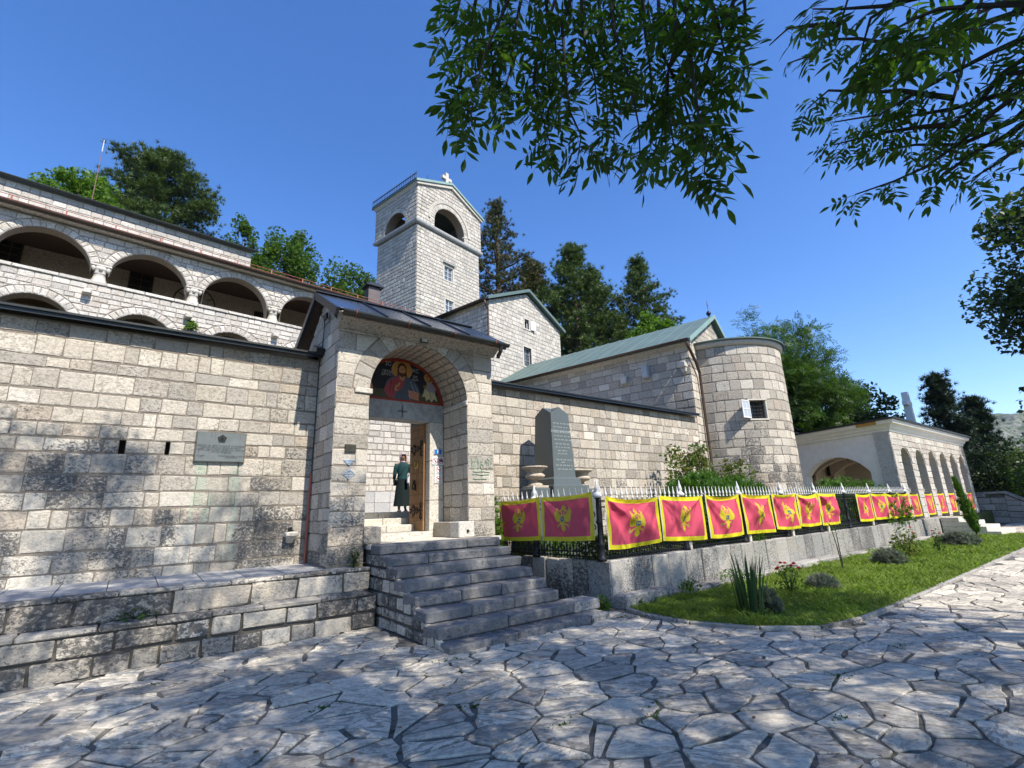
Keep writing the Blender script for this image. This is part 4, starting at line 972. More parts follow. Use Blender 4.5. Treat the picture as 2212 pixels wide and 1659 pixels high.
paint(ell(-0.775, 0.70, 0.062, 0.085, UU, VV_), (0.08, 0.035, 0.02)); paint(ell(-0.765, 0.685, 0.042, 0.062, UU, VV_), (0.45, 0.23, 0.10))
# central figure
halo(0.03, 0.74, 0.215)
paint(ell(0.03, 0.76, 0.105, 0.155, UU, VV_), (0.075, 0.03, 0.014)); paint(pip([(-0.07, 0.72), (0.13, 0.72), (0.15, 0.52), (0.10, 0.56), (-0.05, 0.56), (-0.08, 0.54)], UU, VV_), (0.075, 0.03, 0.014))
paint(pip([(-0.30, 0.44), (-0.18, 0.56), (-0.04, 0.60), (0.12, 0.60), (0.30, 0.54), (0.40, 0.40), (0.46, 0.20), (0.34, 0.14), (0.28, 0.04), (-0.12, 0.04), (-0.28, 0.10), (-0.36, 0.22)], UU, VV_), (0.085, 0.10, 0.13))
paint(pip([(-0.20, 0.50), (-0.02, 0.60), (0.10, 0.56), (0.08, 0.40), (0.02, 0.28), (-0.10, 0.20), (-0.14, 0.06), (-0.26, 0.08), (-0.36, 0.22), (-0.30, 0.36)], UU, VV_), (0.36, 0.065, 0.075))
for k in range(3): paint(pip([(-0.20 + 0.07 * k, 0.48), (-0.18 + 0.07 * k, 0.48), (-0.22 + 0.06 * k, 0.2), (-0.24 + 0.06 * k, 0.2)], UU, VV_), (0.20, 0.03, 0.04))
paint(pip([(0.20, 0.50), (0.23, 0.50), (0.34, 0.26), (0.30, 0.26)], UU, VV_), (0.20, 0.23, 0.27)); paint(pip([(0.30, 0.46), (0.32, 0.46), (0.42, 0.24), (0.39, 0.24)], UU, VV_), (0.19, 0.22, 0.26))
paint(pip([(-0.03, 0.62), (0.10, 0.62), (0.09, 0.52), (0.04, 0.48), (-0.02, 0.52)], UU, VV_), (0.46, 0.24, 0.10))
paint(ell(0.035, 0.735, 0.072, 0.112, UU, VV_), (0.52, 0.28, 0.12))
paint(pip([(-0.035, 0.69), (0.0, 0.665), (0.07, 0.665), (0.105, 0.69), (0.085, 0.60), (0.035, 0.565), (-0.015, 0.60)], UU, VV_), (0.085, 0.035, 0.016))
paint(ell(0.01, 0.755, 0.014, 0.009, UU, VV_) | ell(0.065, 0.755, 0.014, 0.009, UU, VV_), (0.02, 0.01, 0.008)); paint(ell(0.035, 0.642, 0.02, 0.008, UU, VV_), (0.30, 0.09, 0.06)); paint(pip([(0.03, 0.76), (0.04, 0.76), (0.05, 0.70), (0.03, 0.70)], UU, VV_), (0.33, 0.16, 0.06))
paint(pip([(-0.10, 0.30), (-0.02, 0.36), (0.0, 0.44), (-0.03, 0.44), (-0.06, 0.38), (-0.10, 0.38), (-0.13, 0.28), (-0.10, 0.22), (-0.04, 0.26)], UU, VV_), (0.48, 0.25, 0.10))
paint(pip([(0.18, 0.28), (0.42, 0.25), (0.42, 0.06), (0.20, 0.10)], UU, VV_), (0.56, 0.26, 0.16))
for k in range(4): paint(pip([(0.21, 0.25 - 0.04 * k), (0.39, 0.225 - 0.04 * k), (0.39, 0.215 - 0.04 * k), (0.21, 0.24 - 0.04 * k)], UU, VV_), (0.22, 0.07, 0.04))
# right angel
halo(0.66, 0.64, 0.115)
paint(pip([(0.52, 0.46), (0.62, 0.44), (0.60, 0.34), (0.54, 0.36)], UU, VV_), (0.30, 0.11, 0.05)); paint(pip([(0.78, 0.52), (0.86, 0.44), (0.94, 0.22), (0.90, 0.20), (0.80, 0.40)], UU, VV_), (0.18, 0.06, 0.06))
paint(ell(0.66, 0.63, 0.06, 0.085, UU, VV_), (0.08, 0.035, 0.02)); paint(ell(0.645, 0.615, 0.04, 0.06, UU, VV_), (0.42, 0.22, 0.09))
paint(pip([(0.60, 0.52), (0.74, 0.52), (0.82, 0.40), (0.80, 0.26), (0.62, 0.24), (0.58, 0.36)], UU, VV_), (0.30, 0.27, 0.30))
paint(pip([(0.56, 0.38), (0.64, 0.30), (0.80, 0.30), (0.86, 0.08), (0.78, 0.14), (0.72, 0.06), (0.66, 0.14), (0.60, 0.07), (0.56, 0.18), (0.50, 0.16)], UU, VV_), (0.52, 0.46, 0.26))
paint(pip([(0.68, 0.28), (0.70, 0.28), (0.72, 0.12), (0.69, 0.12)], UU, VV_), (0.30, 0.26, 0.13))
paint((rad > 0.935) | (VV_ < 0.045), (0.36, 0.045, 0.025))
Vf = []; 
for v in vsf:
    for u in us: Vf.append((u, v))
Vf = np.array(Vf); rr_ = np.hypot(Vf[:, 0], Vf[:, 1]); k_ = np.where(rr_ > 1, 1 / np.maximum(rr_, 1e-6), 1.0); Vf = Vf * k_[:, None]
Ff = np.array([(j * (NXf + 1) + i, j * (NXf + 1) + i + 1, (j + 1) * (NXf + 1) + i + 1, (j + 1) * (NXf + 1) + i) for j in range(NZf) for i in range(NXf)])
keep = rad < 1.02
Wf = np.c_[AC + Vf[:, 0] * (AR - 0.012), np.full(len(Vf), 9.388), 3.975 + Vf[:, 1] * (AR - 0.115)]
fr_t = thing('tympanum_fresco', 'painted icon of a haloed figure with two angels above the door', 'fresco', (AC, 9.38, 3.97))
painted_grid('painting', Wf, Ff[keep], colf[keep], painted_mat('fresco_paint', 0.55), fr_t)
M['fresco_letter'] = flat('fresco_letters', (0.42, 0.42, 0.40), 0.7)
for x, z, s, sz in ((-0.27, 0.84, 'ІС', 0.12), (0.33, 0.76, 'ХС', 0.12), (-0.29, 0.66, 'ПРЕМ', 0.075), (-0.29, 0.59, 'ДРОСТ', 0.075), (0.33, 0.62, 'БЖ', 0.07), (0.33, 0.55, 'ИЈА', 0.07)):
    text(s, 'lettering', fr_t, sz, face_y(AC + x * AR, 9.385, 3.975 + z * (AR - 0.115)), M['fresco_letter'], 0.0005)
# ------------------------------------------------------------------ church: nave and apse
A13 = R(13); E1 = np.array([math.cos(A13), math.sin(A13), 0]); E2 = np.array([-math.sin(A13), math.cos(A13), 0]); C0 = np.array([15.68, 9.5, 0])
def CH(a, b, z=0.0): return C0 + E1 * a + E2 * b + ZUP * z
def grille(parent, fr, u0, u1, z0, z1, nu, nz, off=-0.06, r_=0.008, name='grille', mat='iron'):
    mb = MB()
    for i in range(nu): u = u0 + (u1 - u0) * (i + 0.5) / nu; p, _, n = fr(u, z0); q, _, _ = fr(u, z1); mb.tube([p + n * off, q + n * off], r_, 5)
    for i in range(nz): z = z0 + (z1 - z0) * (i + 0.5) / nz; p, _, n = fr(u0, z); q, _, _ = fr(u1, z); mb.tube([p + n * off, q + n * off], r_, 5)
    return mb.build(name, M[mat], parent)
def window(parent, fr, u0, u1, z0, z1, cols=2, rows=3, dep=0.12, fmat='frame', surround=0.1, glass='glass'):
    def P(u, z, d): p, _, n = fr(u, z); return p + n * d
    mb = MB(); mb.add([P(u0, z0, -dep), P(u1, z0, -dep), P(u1, z1, -dep), P(u0, z1, -dep)], [(0, 1, 2, 3)]); w = mb.build('window', M[glass], parent)
    _, U, N = fr((u0 + u1) / 2, z0); mb = MB()
    def bar(ua, ub, za, zb): mb.obox(P((ua + ub) / 2, (za + zb) / 2, -dep + 0.02), (U, -N, ZUP), ((ub - ua) / 2, 0.018, (zb - za) / 2))
    t = 0.035
    bar(u0, u1, z0, z0 + t); bar(u0, u1, z1 - t, z1); bar(u0, u0 + t, z0 + t, z1 - t); bar(u1 - t, u1, z0 + t, z1 - t)
    for i in range(1, cols): u = u0 + (u1 - u0) * i / cols; bar(u - t * 0.5, u + t * 0.5, z0 + t, z1 - t)
    for i in range(1, rows):
        z = z0 + (z1 - z0) * i / rows
        for k in range(cols): bar(u0 + (u1 - u0) * k / cols + t * 0.52, u0 + (u1 - u0) * (k + 1) / cols - t * 0.52, z - 0.012, z + 0.012)
    mb.build('frame', M[fmat], w)
    if surround:
        s = surround; mb = MB()
        def blk(ua, ub, za, zb, pr=0.018): mb.obox(P((ua + ub) / 2, (za + zb) / 2, pr / 2 - 0.05), (U, -N, ZUP), ((ub - ua) / 2, 0.05 + pr / 2, (zb - za) / 2), 0.006)
        blk(u0 - s, u0, z0, z1); blk(u1, u1 + s, z0, z1); blk(u0 - s, u1 + s, z1 + 0.002, z1 + s, 0.022); blk(u0 - s - 0.03, u1 + s + 0.03, z0 - s * 0.8, z0 - 0.002, 0.04); mb.build('surround', M['trim_stone'], w)
    return w
ch = thing('church', 'pale stone church nave with green copper roof and round apse', 'church', CH(3.3, 4, 0.7))
fn = Plane(C0, -E1); fe = Plane(C0, -E2); APC = CH(3.3, 0); AR_ = 2.38; fa = Drum(APC, AR_, A13 - math.pi)
NE, NR = 7.48, 9.25
mb = MB(); wall_sheet(mb, fn, -9.78, 0, 0.5, NE, 0.5); nw = mb.build('nave_wall', M['mortar_light'], ch)
st = [(s, fn) for s in coursed(-9.75, 0, 3.6, NE - 0.02, (0.27, 0.34), (0.28, 0.56), 0.024, wob=0.01)]
st += [(s, fn) for s in coursed(-0.9, 0, 1.0, 3.6, (0.27, 0.34), (0.3, 0.5), 0.024)]
emit(nw, st, M['church_stone'], 300, 'stone', 0.012)
mb = MB(); gtop = lambda u: NE + (NR - NE) * (1 - abs(u - 3.3) / 3.3) - 0.02
wall_sheet(mb, fe, 0, 6.6, 0.5, NE, 0.5, top=gtop); ew = mb.build('east_wall', M['mortar_light'], ch)
sl = (NR - NE) / 3.3; L_ = math.hypot(sl, 1)
st = [(s, fe) for s in coursed(0, 0.97, 1.0, NE, (0.27, 0.34), (0.28, 0.5), 0.022)]
st += [(s, fe) for s in coursed(0, 6.6, NE, NR, (0.24, 0.3), (0.28, 0.5), 0.022, half=[(-sl / L_, 1 / L_, (NE - 0.03) / L_), (sl / L_, 1 / L_, (NE - 0.03 + sl * 6.6) / L_)])]
emit(ew, st, M['church_stone'], 90, 'stone', 0.012)
# apse
mb = MB(); seg = 48; aw = (math.pi * AR_)
WIN = [((R(-129.2) - (A13 - math.pi)) * AR_, (R(-116.6) - (A13 - math.pi)) * AR_, 4.555, 5.215)]
vs = []; 
for k in range(seg + 1):
    for z in (0.5, 4.555, 5.215, 7.38):
        for rr in (0.0, -0.45): p, _, n = fa(aw * k / seg, z); vs.append(p + n * (rr - 0.001))
F_ = []
def wk(k, z, b): return (k * 4 + z) * 2 + b
hole = [k for k in range(seg) if WIN[0][0] - 0.02 < aw * (k + 0.5) / seg < WIN[0][1] + 0.02]
for k in range(seg):
    for z in range(3):
        if z == 1 and k in hole: continue
        F_.append((wk(k, z, 0), wk(k + 1, z, 0), wk(k + 1, z + 1, 0), wk(k, z + 1, 0))); F_.append((wk(k, z + 1, 1), wk(k + 1, z + 1, 1), wk(k + 1, z, 1), wk(k, z, 1)))
for k in hole:
    F_.append((wk(k, 1, 0), wk(k, 1, 1), wk(k + 1, 1, 1), wk(k + 1, 1, 0))); F_.append((wk(k, 2, 0), wk(k + 1, 2, 0), wk(k + 1, 2, 1), wk(k, 2, 1)))
for k, fl2 in ((hole[0], 0), (hole[-1] + 1, 1)):
    q = (wk(k, 1, 0), wk(k, 2, 0), wk(k, 2, 1), wk(k, 1, 1)); F_.append(q if fl2 else q[::-1])
mb.add(vs, F_); ap = mb.build('apse_wall', M['mortar_light'], ch)
h0 = (hole[0] * aw / seg, (hole[-1] + 1) * aw / seg, 4.555, 5.215)
st = [(s, fa) for s in coursed(0, aw * 0.94, 1.0, 7.36, (0.29, 0.36), (0.3, 0.56), 0.022, holes=[(h0[0] - 0.06, h0[1] + 0.06, 4.49, 5.28)], wob=0.008)]
emit(ap, st, M['church_stone'], 300, 'stone', 0.010)
mb = MB()   # window surround, grille, open casement
def PA(u, z, d): p, _, n = fa(u, z); return p + n * d
for ua, ub, za, zb in ((h0[0] - 0.06, h0[0], 4.55, 5.22), (h0[1], h0[1] + 0.06, 4.55, 5.22), (h0[0] - 0.06, h0[1] + 0.06, 5.222, 5.28), (h0[0] - 0.06, h0[1] + 0.06, 4.49, 4.548)):
    _, U, N = fa((ua + ub) / 2, za); mb.obox(PA((ua + ub) / 2, (za + zb) / 2, -0.02), (U, -N, ZUP), ((ub - ua) / 2, 0.045, (zb - za) / 2), 0.005)
wa = mb.build('window_surround', M['trim_stone'], ch)
grille(wa, lambda u, z: fa(u, z), h0[0], h0[1], 4.57, 5.20, 5, 5, -0.1, 0.011)
mb = MB(); mb.add([PA(h0[0], 4.56, -0.4), PA(h0[1], 4.56, -0.4), PA(h0[1], 5.21, -0.4), PA(h0[0], 5.21, -0.4)], [(0, 1, 2, 3)]); mb.build('window_pane', M['glass'], wa)
hp = PA(h0[0], 0, 0.03); _, U, N = fa(h0[0], 0); cd = (-U * 0.80 + N * 0.60); cn = np.cross(cd, ZUP); mb = MB(); wC = 0.50
def CB(a, b, za, zb): mb.obox(hp + cd * (a + b) / 2 + ZUP * (za + zb) / 2, (cd, cn, ZUP), ((b - a) / 2, 0.016, (zb - za) / 2), 0.003)
for a, b in ((0, 0.045), (wC - 0.045, wC), (wC / 2 - 0.015, wC / 2 + 0.015)): CB(a, b, 4.56, 5.21)
for a, b in ((4.56, 4.60), (5.17, 5.21), (4.87, 4.90)):
    CB(0.046, wC / 2 - 0.016, a, b); CB(wC / 2 + 0.016, wC - 0.046, a, b)
cs = mb.build('casement', M['frame'], wa)
g = G('pale_glass'); M['pale_glass'] = g.out((0.42, 0.47, 0.52), 0.15, None, 0.0, 0.6)
mb = MB(); mb.obox(hp + cd * wC / 2 + ZUP * 4.885, (cd, cn, ZUP), (wC / 2 - 0.03, 0.004, 0.30)); mb.build('pane', M['pale_glass'], cs)
# cornice, apse roof
def ring_band(mb, prof, k0=0.0, k1=1.0, n=48, mi=0):
    vs = []
    for k in range(n + 1):
        a = A13 - math.pi + math.pi * (k0 + (k1 - k0) * k / n)
        for r_, z in prof: vs.append(APC + np.array([math.cos(a), math.sin(a), 0]) * r_ + ZUP * z)
    m = len(prof); mb.add(vs, [(k * m + i, (k + 1) * m + i, (k + 1) * m + i + 1, k * m + i + 1) for k in range(n) for i in range(m - 1)], mi)
mb = MB(); ring_band(mb, [(2.36, 7.36), (2.44, 7.37), (2.50, 7.45), (2.52, 7.56), (2.36, 7.58)]); mb.build('apse_cornice', M['trim_stone'], ch, True)
mb = MB(); ring_band(mb, [(2.56, 7.54), (2.60, 7.56), (2.60, 7.60), (1.3, 7.98), (0.02, 8.30)]); mb.build('apse_roof', M['copper'], ch)
for k in range(1, 9):
    a = A13 - math.pi + math.pi * k / 9; n = np.array([math.cos(a), math.sin(a), 0])
    mb = MB(); mb.tube([APC + n * 2.6 + ZUP * 7.615, APC + n * 1.3 + ZUP * 7.995, APC + n * 0.05 + ZUP * 8.315], 0.014, 4); mb.build('roof_seam', M['copper'], ch)
def gable_roof(parent, a0, a1, b0, b1, ze, zr, over=0.3, ob=0.25, th=0.09, mat='copper', edge='copper_light', seams=0.62, soff='trim_stone'):
    """ridge along E2; eaves at a0 / a1"""
    m = (a0 + a1) / 2; s = (zr - ze) / (m - a0); zo = ze - s * over
    for side in (-1, 1):
        e = a0 - over if side < 0 else a1 + over
        q = [CH(e, b0 - ob, zo), CH(m, b0 - ob, zr), CH(m, b1 + ob, zr), CH(e, b1 + ob, zo)]
        mb = MB(); up = np.array([0, 0, th]); fs = [(0, 1, 2, 3)[::-1], (4, 5, 6, 7), (0, 1, 5, 4), (1, 2, 6, 5), (2, 3, 7, 6), (3, 0, 4, 7)]
        if side < 0: mb.add(q + [x + up for x in q], [f for f in fs])
        else: mb.add(q + [x + up for x in q], [f[::-1] for f in fs])
        r_ = mb.build('roof', M[mat], parent)
        L = b1 - b0 + 2 * ob; n = int(L / seams)
        for i in range(1, n):
            b = b0 - ob + L * i / n; sm = MB(); sm.tube([CH(e, b, zo + th + 0.012), CH(m, b, zr + th + 0.012)], 0.016, 4); sm.build('roof_seam', M[mat], r_)
        for b in (b0 - ob - 0.012, b1 + ob - 0.01):
            mb = MB(); mb.prism([CH(e, b, zo - 0.05), CH(m, b, zr - 0.05), CH(m, b, zr + th + 0.05), CH(e, b, zo + th + 0.05)], E2 * 0.022); mb.build('verge_trim', M[edge], r_)
gable_roof(ch, 0, 6.6, 0, 9.78, NE + 0.10, NR + 0.12, 0.30, 0.22)
half_gutter(ch, CH(-0.38, -0.2, NE + 0.02), CH(-0.38, 9.7, NE + 0.02), 0.075, 'gutter')
mb = MB(); mb.prism([CH(-0.26, -0.15, NE - 0.10), CH(0, -0.15, NE - 0.16), CH(0, -0.15, NE + 0.06), CH(-0.26, -0.15, NE + 0.02)], E2 * 9.9); mb.build('eave_cornice', M['trim_stone'], ch)
for i in range(12):
    b = 0.1 + i * 0.85; mb = MB(); mb.tube([CH(-0.28, b, NE + 0.08), CH(-0.30, b, NE - 0.05), CH(-0.38, b, NE - 0.07), CH(-0.46, b, NE - 0.03), CH(-0.46, b, NE + 0.05)], 0.009, 4); mb.build('gutter_bracket', M['gutter'], ch)
mb = MB(); mb.tube([CH(-0.38, -0.10, NE - 0.04), CH(-0.36, -0.13, NE - 0.22), CH(0.30, -0.14, NE - 0.75), CH(0.62, -0.12, NE - 1.1), CH(0.66, -0.10, 5.5), CH(0.66, -0.10, 1.0)], 0.055, 10); mb.build('downpipe', M['gutter'], ch)
for z in (2.2, 3.8, 5.4): mb = MB(); mb.lathe([(0.066, -0.02), (0.066, 0.02)], CH(0.66, -0.10, z), 10); mb.build('pipe_clamp', M['grey_gutter'], ch)
mb = MB(); mb.lathe([(0.03, 0), (0.02, 0.05), (0.06, 0.08), (0.10, 0.15), (0.10, 0.19), (0.05, 0.26), (0.02, 0.28), (0.012, 0.30)], CH(3.3, 0.0, NR + 0.20), 14); mb.build('finial_ball', M['black_metal'], ch, True)
mb = MB(); c = CH(3.3, 0.0, NR + 0.45); mb.tube([c, c + ZUP * 0.50], 0.013, 6); mb.tube([c + ZUP * 0.33 - E1 * 0.11, c + ZUP * 0.33 + E1 * 0.11], 0.013, 6); mb.tube([c + ZUP * 0.24 - E1 * 0.07, c + ZUP * 0.24 + E1 * 0.07], 0.011, 6); mb.build('roof_cross', M['rust'], ch)
# fittings on the nave wall
mb = MB(); mb.obox(CH(-0.14, 1.66, 6.63), (E1, E2, ZUP), (0.13, 0.12, 0.24), 0.02); tag(mb.build('loudspeaker', flat('speaker_grey', (0.42, 0.43, 0.43), 0.6)), 'grey box loudspeaker high on the shaded nave wall', 'loudspeaker')
mb = MB(); mb.obox(CH(-0.09, 2.6, 6.5), (E1, E2, ZUP), (0.10, 0.12, 0.14), 0.015); tag(mb.build('junction_box', M['trim_stone']), 'small beige box beside the loudspeaker on the nave wall', 'box')
mb = MB(); mb.obox(CH(-0.11, 0.2, 6.62), (E1, E2, ZUP), (0.13, 0.12, 0.12), 0.03, 0, 0, 0.02); mb.obox(CH(-0.08, 0.2, 6.42), (E1, E2, ZUP), (0.08, 0.08, 0.09), 0.02, 0, 0, 0.02); mb.build('corbel', M['trim_stone'], ch)
mb = MB(); mb.prism([CH(-0.02, 5.2, 4.9), CH(-0.9, 5.2, 4.9), CH(-0.02, 5.2, 5.35)], E2 * 1.4); mb.build('lean_to_roof', M['copper'], ch)

# ------------------------------------------------------------------ chapel house with the gable
hs_ = thing('gabled_house', 'tall narrow stone house with green-edged gable behind the nave', 'building', CH(3.3, 10, 5))
fg = Plane(CH(0, 9.8), -E2); fgl = Plane(CH(0, 9.8), -E1); HE, HR, HWD = 12.30, 13.72, 6.55
gt2 = lambda u: HE + (HR - HE) * (1 - abs(u - HWD / 2) / (HWD / 2)) - 0.02
wins = [(3.0, 3.40, 11.54, 12.11), (2.82, 3.50, 9.30, 10.42)]
mb = MB(); wall_sheet(mb, fg, 0, HWD, 5, HE, 0.4, holes=wins, top=gt2); wall_sheet(mb, fgl, -6.2, 0, 5, HE, 0.4); hw = mb.build('mortar_bed', M['mortar_light'], hs_)
sl = (HR - HE) / (HWD / 2); L_ = math.hypot(sl, 1); hf = [(-sl / L_, 1 / L_, (HE - 0.03) / L_), (sl / L_, 1 / L_, (HE - 0.03 + sl * HWD) / L_)]
wh = [(w[0] - 0.1, w[1] + 0.1, w[2] - 0.09, w[3] + 0.1) for w in wins]
st = [(s, fg) for s in coursed(0, HWD, 7.3, HR, (0.18, 0.27), (0.2, 0.42), 0.03, holes=wh, half=hf, wob=0.03)]
st += [(s, fgl) for s in coursed(-6.2, 0, 9.5, HE, (0.18, 0.27), (0.2, 0.42), 0.03, wob=0.03)]
emit(hs_, st, M['chapel_stone'], 300, 'stone', 0.012)
window(hs_, fg, *wins[0], 1, 1, 0.16, surround=0.10, glass='dark'); w2 = window(hs_, fg, *wins[1], 2, 3, 0.16, surround=0.10, glass='glass')
grille(w2, fg, wins[1][0], wins[1][1], wins[1][2], wins[1][3], 4, 6, -0.05, 0.01)
mb = MB(); mb.obox(CH(3.68, 9.70, 11.83), (E1 * 0.96 - E2 * 0.28, E2, ZUP), (0.20, 0.02, 0.29), 0.006); mb.build('shutter', M['white_paint'], hs_)
gable_roof(hs_, 0, HWD, 9.8, 15.9, HE + 0.06, HR + 0.10, 0.28, 0.25, 0.08, 'copper', 'copper', 0.7)
half_gutter(hs_, CH(-0.34, 9.7, HE - 0.02), CH(-0.34, 15.9, HE - 0.02), 0.07, 'gutter')
mb = MB(); mb.tube([CH(-0.34, 9.8, HE - 0.08), CH(-0.30, 9.75, HE - 0.3), CH(-0.08, 9.78, HE - 0.55), CH(-0.08, 9.78, 7.5)], 0.05, 10); mb.build('downpipe', M['gutter'], hs_)

# ------------------------------------------------------------------ bell tower
tw = thing('bell_tower', 'square stone bell tower with arched belfry openings and a roof cross', 'tower', CH(3.1, 18, 8))
T0, T1, TB0, TB1 = 0.30, 5.98, 16.0, 20.2; ZB = 19.65
ft = Plane(CH(0, TB0), -E2); ftl = Plane(CH(T0, TB0), -E1)
tw_w = [(2.64, 3.40, 16.60, 17.58), (2.74, 3.43, 14.15, 15.20)]
mb = MB(); wall_sheet(mb, ft, T0, T1, 8, ZB, 0.4, holes=tw_w); wall_sheet(mb, ftl, -4.2, 0, 8, ZB, 0.4)
mb.obox(CH((T0 + T1) / 2, 18.4, 14), (E1, E2, ZUP), ((T1 - T0) / 2 - 0.45, 1.7, 5.6)); mb.build('shaft_core', M['mortar_light'], tw)
twh = [(w[0] - 0.12, w[1] + 0.12, w[2] - 0.1, w[3] + 0.12) for w in tw_w]
S = [(s, ft) for s in coursed(T0, T1, 11.5, ZB - 0.02, (0.22, 0.3), (0.22, 0.44), 0.032, holes=twh, wob=0.02)] + [(s, ftl) for s in coursed(-4.2, 0, 11.5, ZB - 0.02, (0.22, 0.3), (0.22, 0.44), 0.032, wob=0.02)]
U0, U1, UB0, UB1 = 0.16, 6.12, 15.88, 20.36; EZt, RZt = 22.60, 23.85; MU = (U0 + U1) / 2
fb = Plane(CH(0, UB0), -E2); fbl = Plane(CH(U0, UB0), -E1); BD = UB1 - UB0
gt3 = lambda u: EZt + (RZt - EZt) * (1 - abs(u - MU) / (MU - U0)) - 0.02
A1 = (3.02, 20.45, 1.38, 19.95); A2 = (-2.27, 20.12, 1.10, 19.95)
mb = MB(); wall_sheet(mb, fb, U0, U1, 19.9, EZt, 0.65, arches=[A1], top=gt3); wall_sheet(mb, fbl, -BD, 0, 19.9, EZt, 0.65, arches=[A2])
fbr = Plane(CH(U1, UB1), E1); fbk = Plane(CH(U1, UB1), E2); wall_sheet(mb, fbr, -BD, 0, 19.9, EZt, 0.4); wall_sheet(mb, fbk, 0, U1 - U0, 19.9, EZt, 0.4)
mb.obox(CH(MU, (UB0 + UB1) / 2, 19.86), (E1, E2, ZUP), ((U1 - U0) / 2 - 0.1, BD / 2 - 0.1, 0.05)); mb.build('belfry_core', M['mortar'], tw)
sl = (RZt - EZt) / (MU - U0); L_ = math.hypot(sl, 1); hf = [(-sl / L_, 1 / L_, (EZt - 0.02 - sl * U0) / L_), (sl / L_, 1 / L_, (EZt - 0.02 + sl * U1) / L_)]
S += [(s, fb) for s in coursed(U0, U1, 19.95, RZt, (0.22, 0.3), (0.24, 0.44), 0.03, holes=[(A1[0] - 1.38, A1[0] + 1.38, 19.95, 20.45)], discs=[(A1[0], A1[1], 1.38 + 0.56)], half=hf, wob=0.015)]
S += [(s, fb) for s in voussoirs(A1[0], A1[1], 1.38, 1.38 + 0.34, 26)]
S += [(s, fbl) for s in coursed(-BD, 0, 19.95, EZt - 0.02, (0.22, 0.3), (0.24, 0.44), 0.03, holes=[(A2[0] - 1.1, A2[0] + 1.1, 19.95, 20.12)], discs=[(A2[0], A2[1], 1.1 + 0.30)], wob=0.015)] + [(s, fbl) for s in voussoirs(A2[0], A2[1], 1.10, 1.39, 20)]
emit(tw, S, M['tower_stone'], 300, 'stone', 0.022)
# raised hood moulding round the front opening
mb = MB(); vs = []; n = 30
for k in range(n + 1):
    a = math.pi * k / n
    for r_, d in ((1.75, 0.0), (1.75, 0.05), (1.92, 0.09), (1.95, 0.0)): p, _, nn = fb(A1[0] + r_ * math.cos(a), A1[1] + r_ * math.sin(a)); vs.append(p + nn * d)
mb.add(vs, [(k * 4 + i, k * 4 + i + 1, (k + 1) * 4 + i + 1, (k + 1) * 4 + i) for k in range(n) for i in range(3)]); mb.build('hood_moulding', M['trim_stone'], tw, False)
for s in (-1, 1):
    p = CH(A1[0] + s * 1.52, UB0 + 0.10); mb = MB(); mb.lathe([(0.17, 19.95), (0.17, 20.02), (0.11, 20.05), (0.11, 20.28), (0.18, 20.36), (0.19, 20.44)], (p[0], p[1], 0), 12); mb.build('colonnette', M['trim_stone'], tw, True)
def band(parent, name, prof, mat):
    """moulded string course round the front and left faces: prof = [(projection, z)]"""
    mb = MB(); vs = []
    cor = ((U1, UB0, 1, -1), (U0, UB0, -1, -1), (U0, UB1, -1, 1)) if name == 'belt_course' else ((U0, UB0, -1, -1), (U0, UB1, -1, 1))
    for c in cor:
        for d, z in prof: vs.append(CH(c[0] + c[2] * d, c[1] + c[3] * d, z))
    m = len(prof); mb.add(vs, [(k * m + i, k * m + i + 1, (k + 1) * m + i + 1, (k + 1) * m + i) for k in range(len(cor) - 1) for i in range(m - 1)]); mb.build(name, M[mat], parent)
band(tw, 'belt_course', [(-0.2, 19.66), (0.0, 19.67), (0.07, 19.74), (0.10, 19.82), (0.10, 19.92), (-0.2, 19.955)], 'lintel')
band(tw, 'eave_course', [(-0.1, EZt - 0.25), (0.03, EZt - 0.24), (0.16, EZt - 0.04), (0.16, EZt + 0.02), (-0.1, EZt + 0.03)], 'trim_stone')
for s in (-1, 1):
    mb = MB(); e = U0 - 0.1 if s < 0 else U1 + 0.1; q = [(e, EZt - 0.22), (MU, RZt - 0.24), (MU, RZt + 0.0), (e, EZt + 0.04)]
    mb.prism([CH(a, UB0 - 0.14, z) for a, z in q], E2 * 0.16); mb.build('gable_cornice', M['trim_stone'], tw)
for w in tw_w: window(tw, ft, *w, 2, 3, 0.10, surround=0.12, glass='glass')
mb = MB(); p0 = CH(3.02, TB0 - 0.06, 17.80); mb.obox(p0, (E1, E2, ZUP), (0.52, 0.09, 0.045), 0.01); mb.build('window_hood', M['lintel'], tw)
gable_roof(tw, U0, U1, UB0, UB1, EZt + 0.05, RZt + 0.06, 0.22, 0.2, 0.07, 'copper', 'copper_light', 0.8)
mb = MB(); cc = CH(MU, UB0 + 0.45, RZt + 0.12)
mb.obox(cc + ZUP * 0.58, (E1, E2, ZUP), (0.13, 0.11, 0.60), 0.012); mb.obox(cc + ZUP * 0.72 + E1 * 0.285, (E1, E2, ZUP), (0.155, 0.108, 0.13), 0.012); mb.obox(cc + ZUP * 0.72 - E1 * 0.285, (E1, E2, ZUP), (0.155, 0.108, 0.13), 0.012); mb.build('stone_cross', M['trim_stone'], tw)
mb = MB(); c = CH(MU, 18.4, RZt); mb.tube([c, c + ZUP * 2.3], [0.02, 0.012], 6); mb.build('lightning_rod', M['iron'], tw)
rl = MB(); zr = EZt - 0.03
for z in (0.14, 0.52): rl.tube([CH(U0 - 0.20, UB0 - 0.15, zr + z), CH(U0 - 0.20, UB1 + 0.15, zr + z)], 0.03, 5)
rail = rl.build('snow_rail', M['iron'], tw)
pk = MB(); pk.tube([(0, 0, 0), (0, 0, 0.68)], [0.026, 0.014], 5); pkm = pk.mesh('baluster', M['iron'])
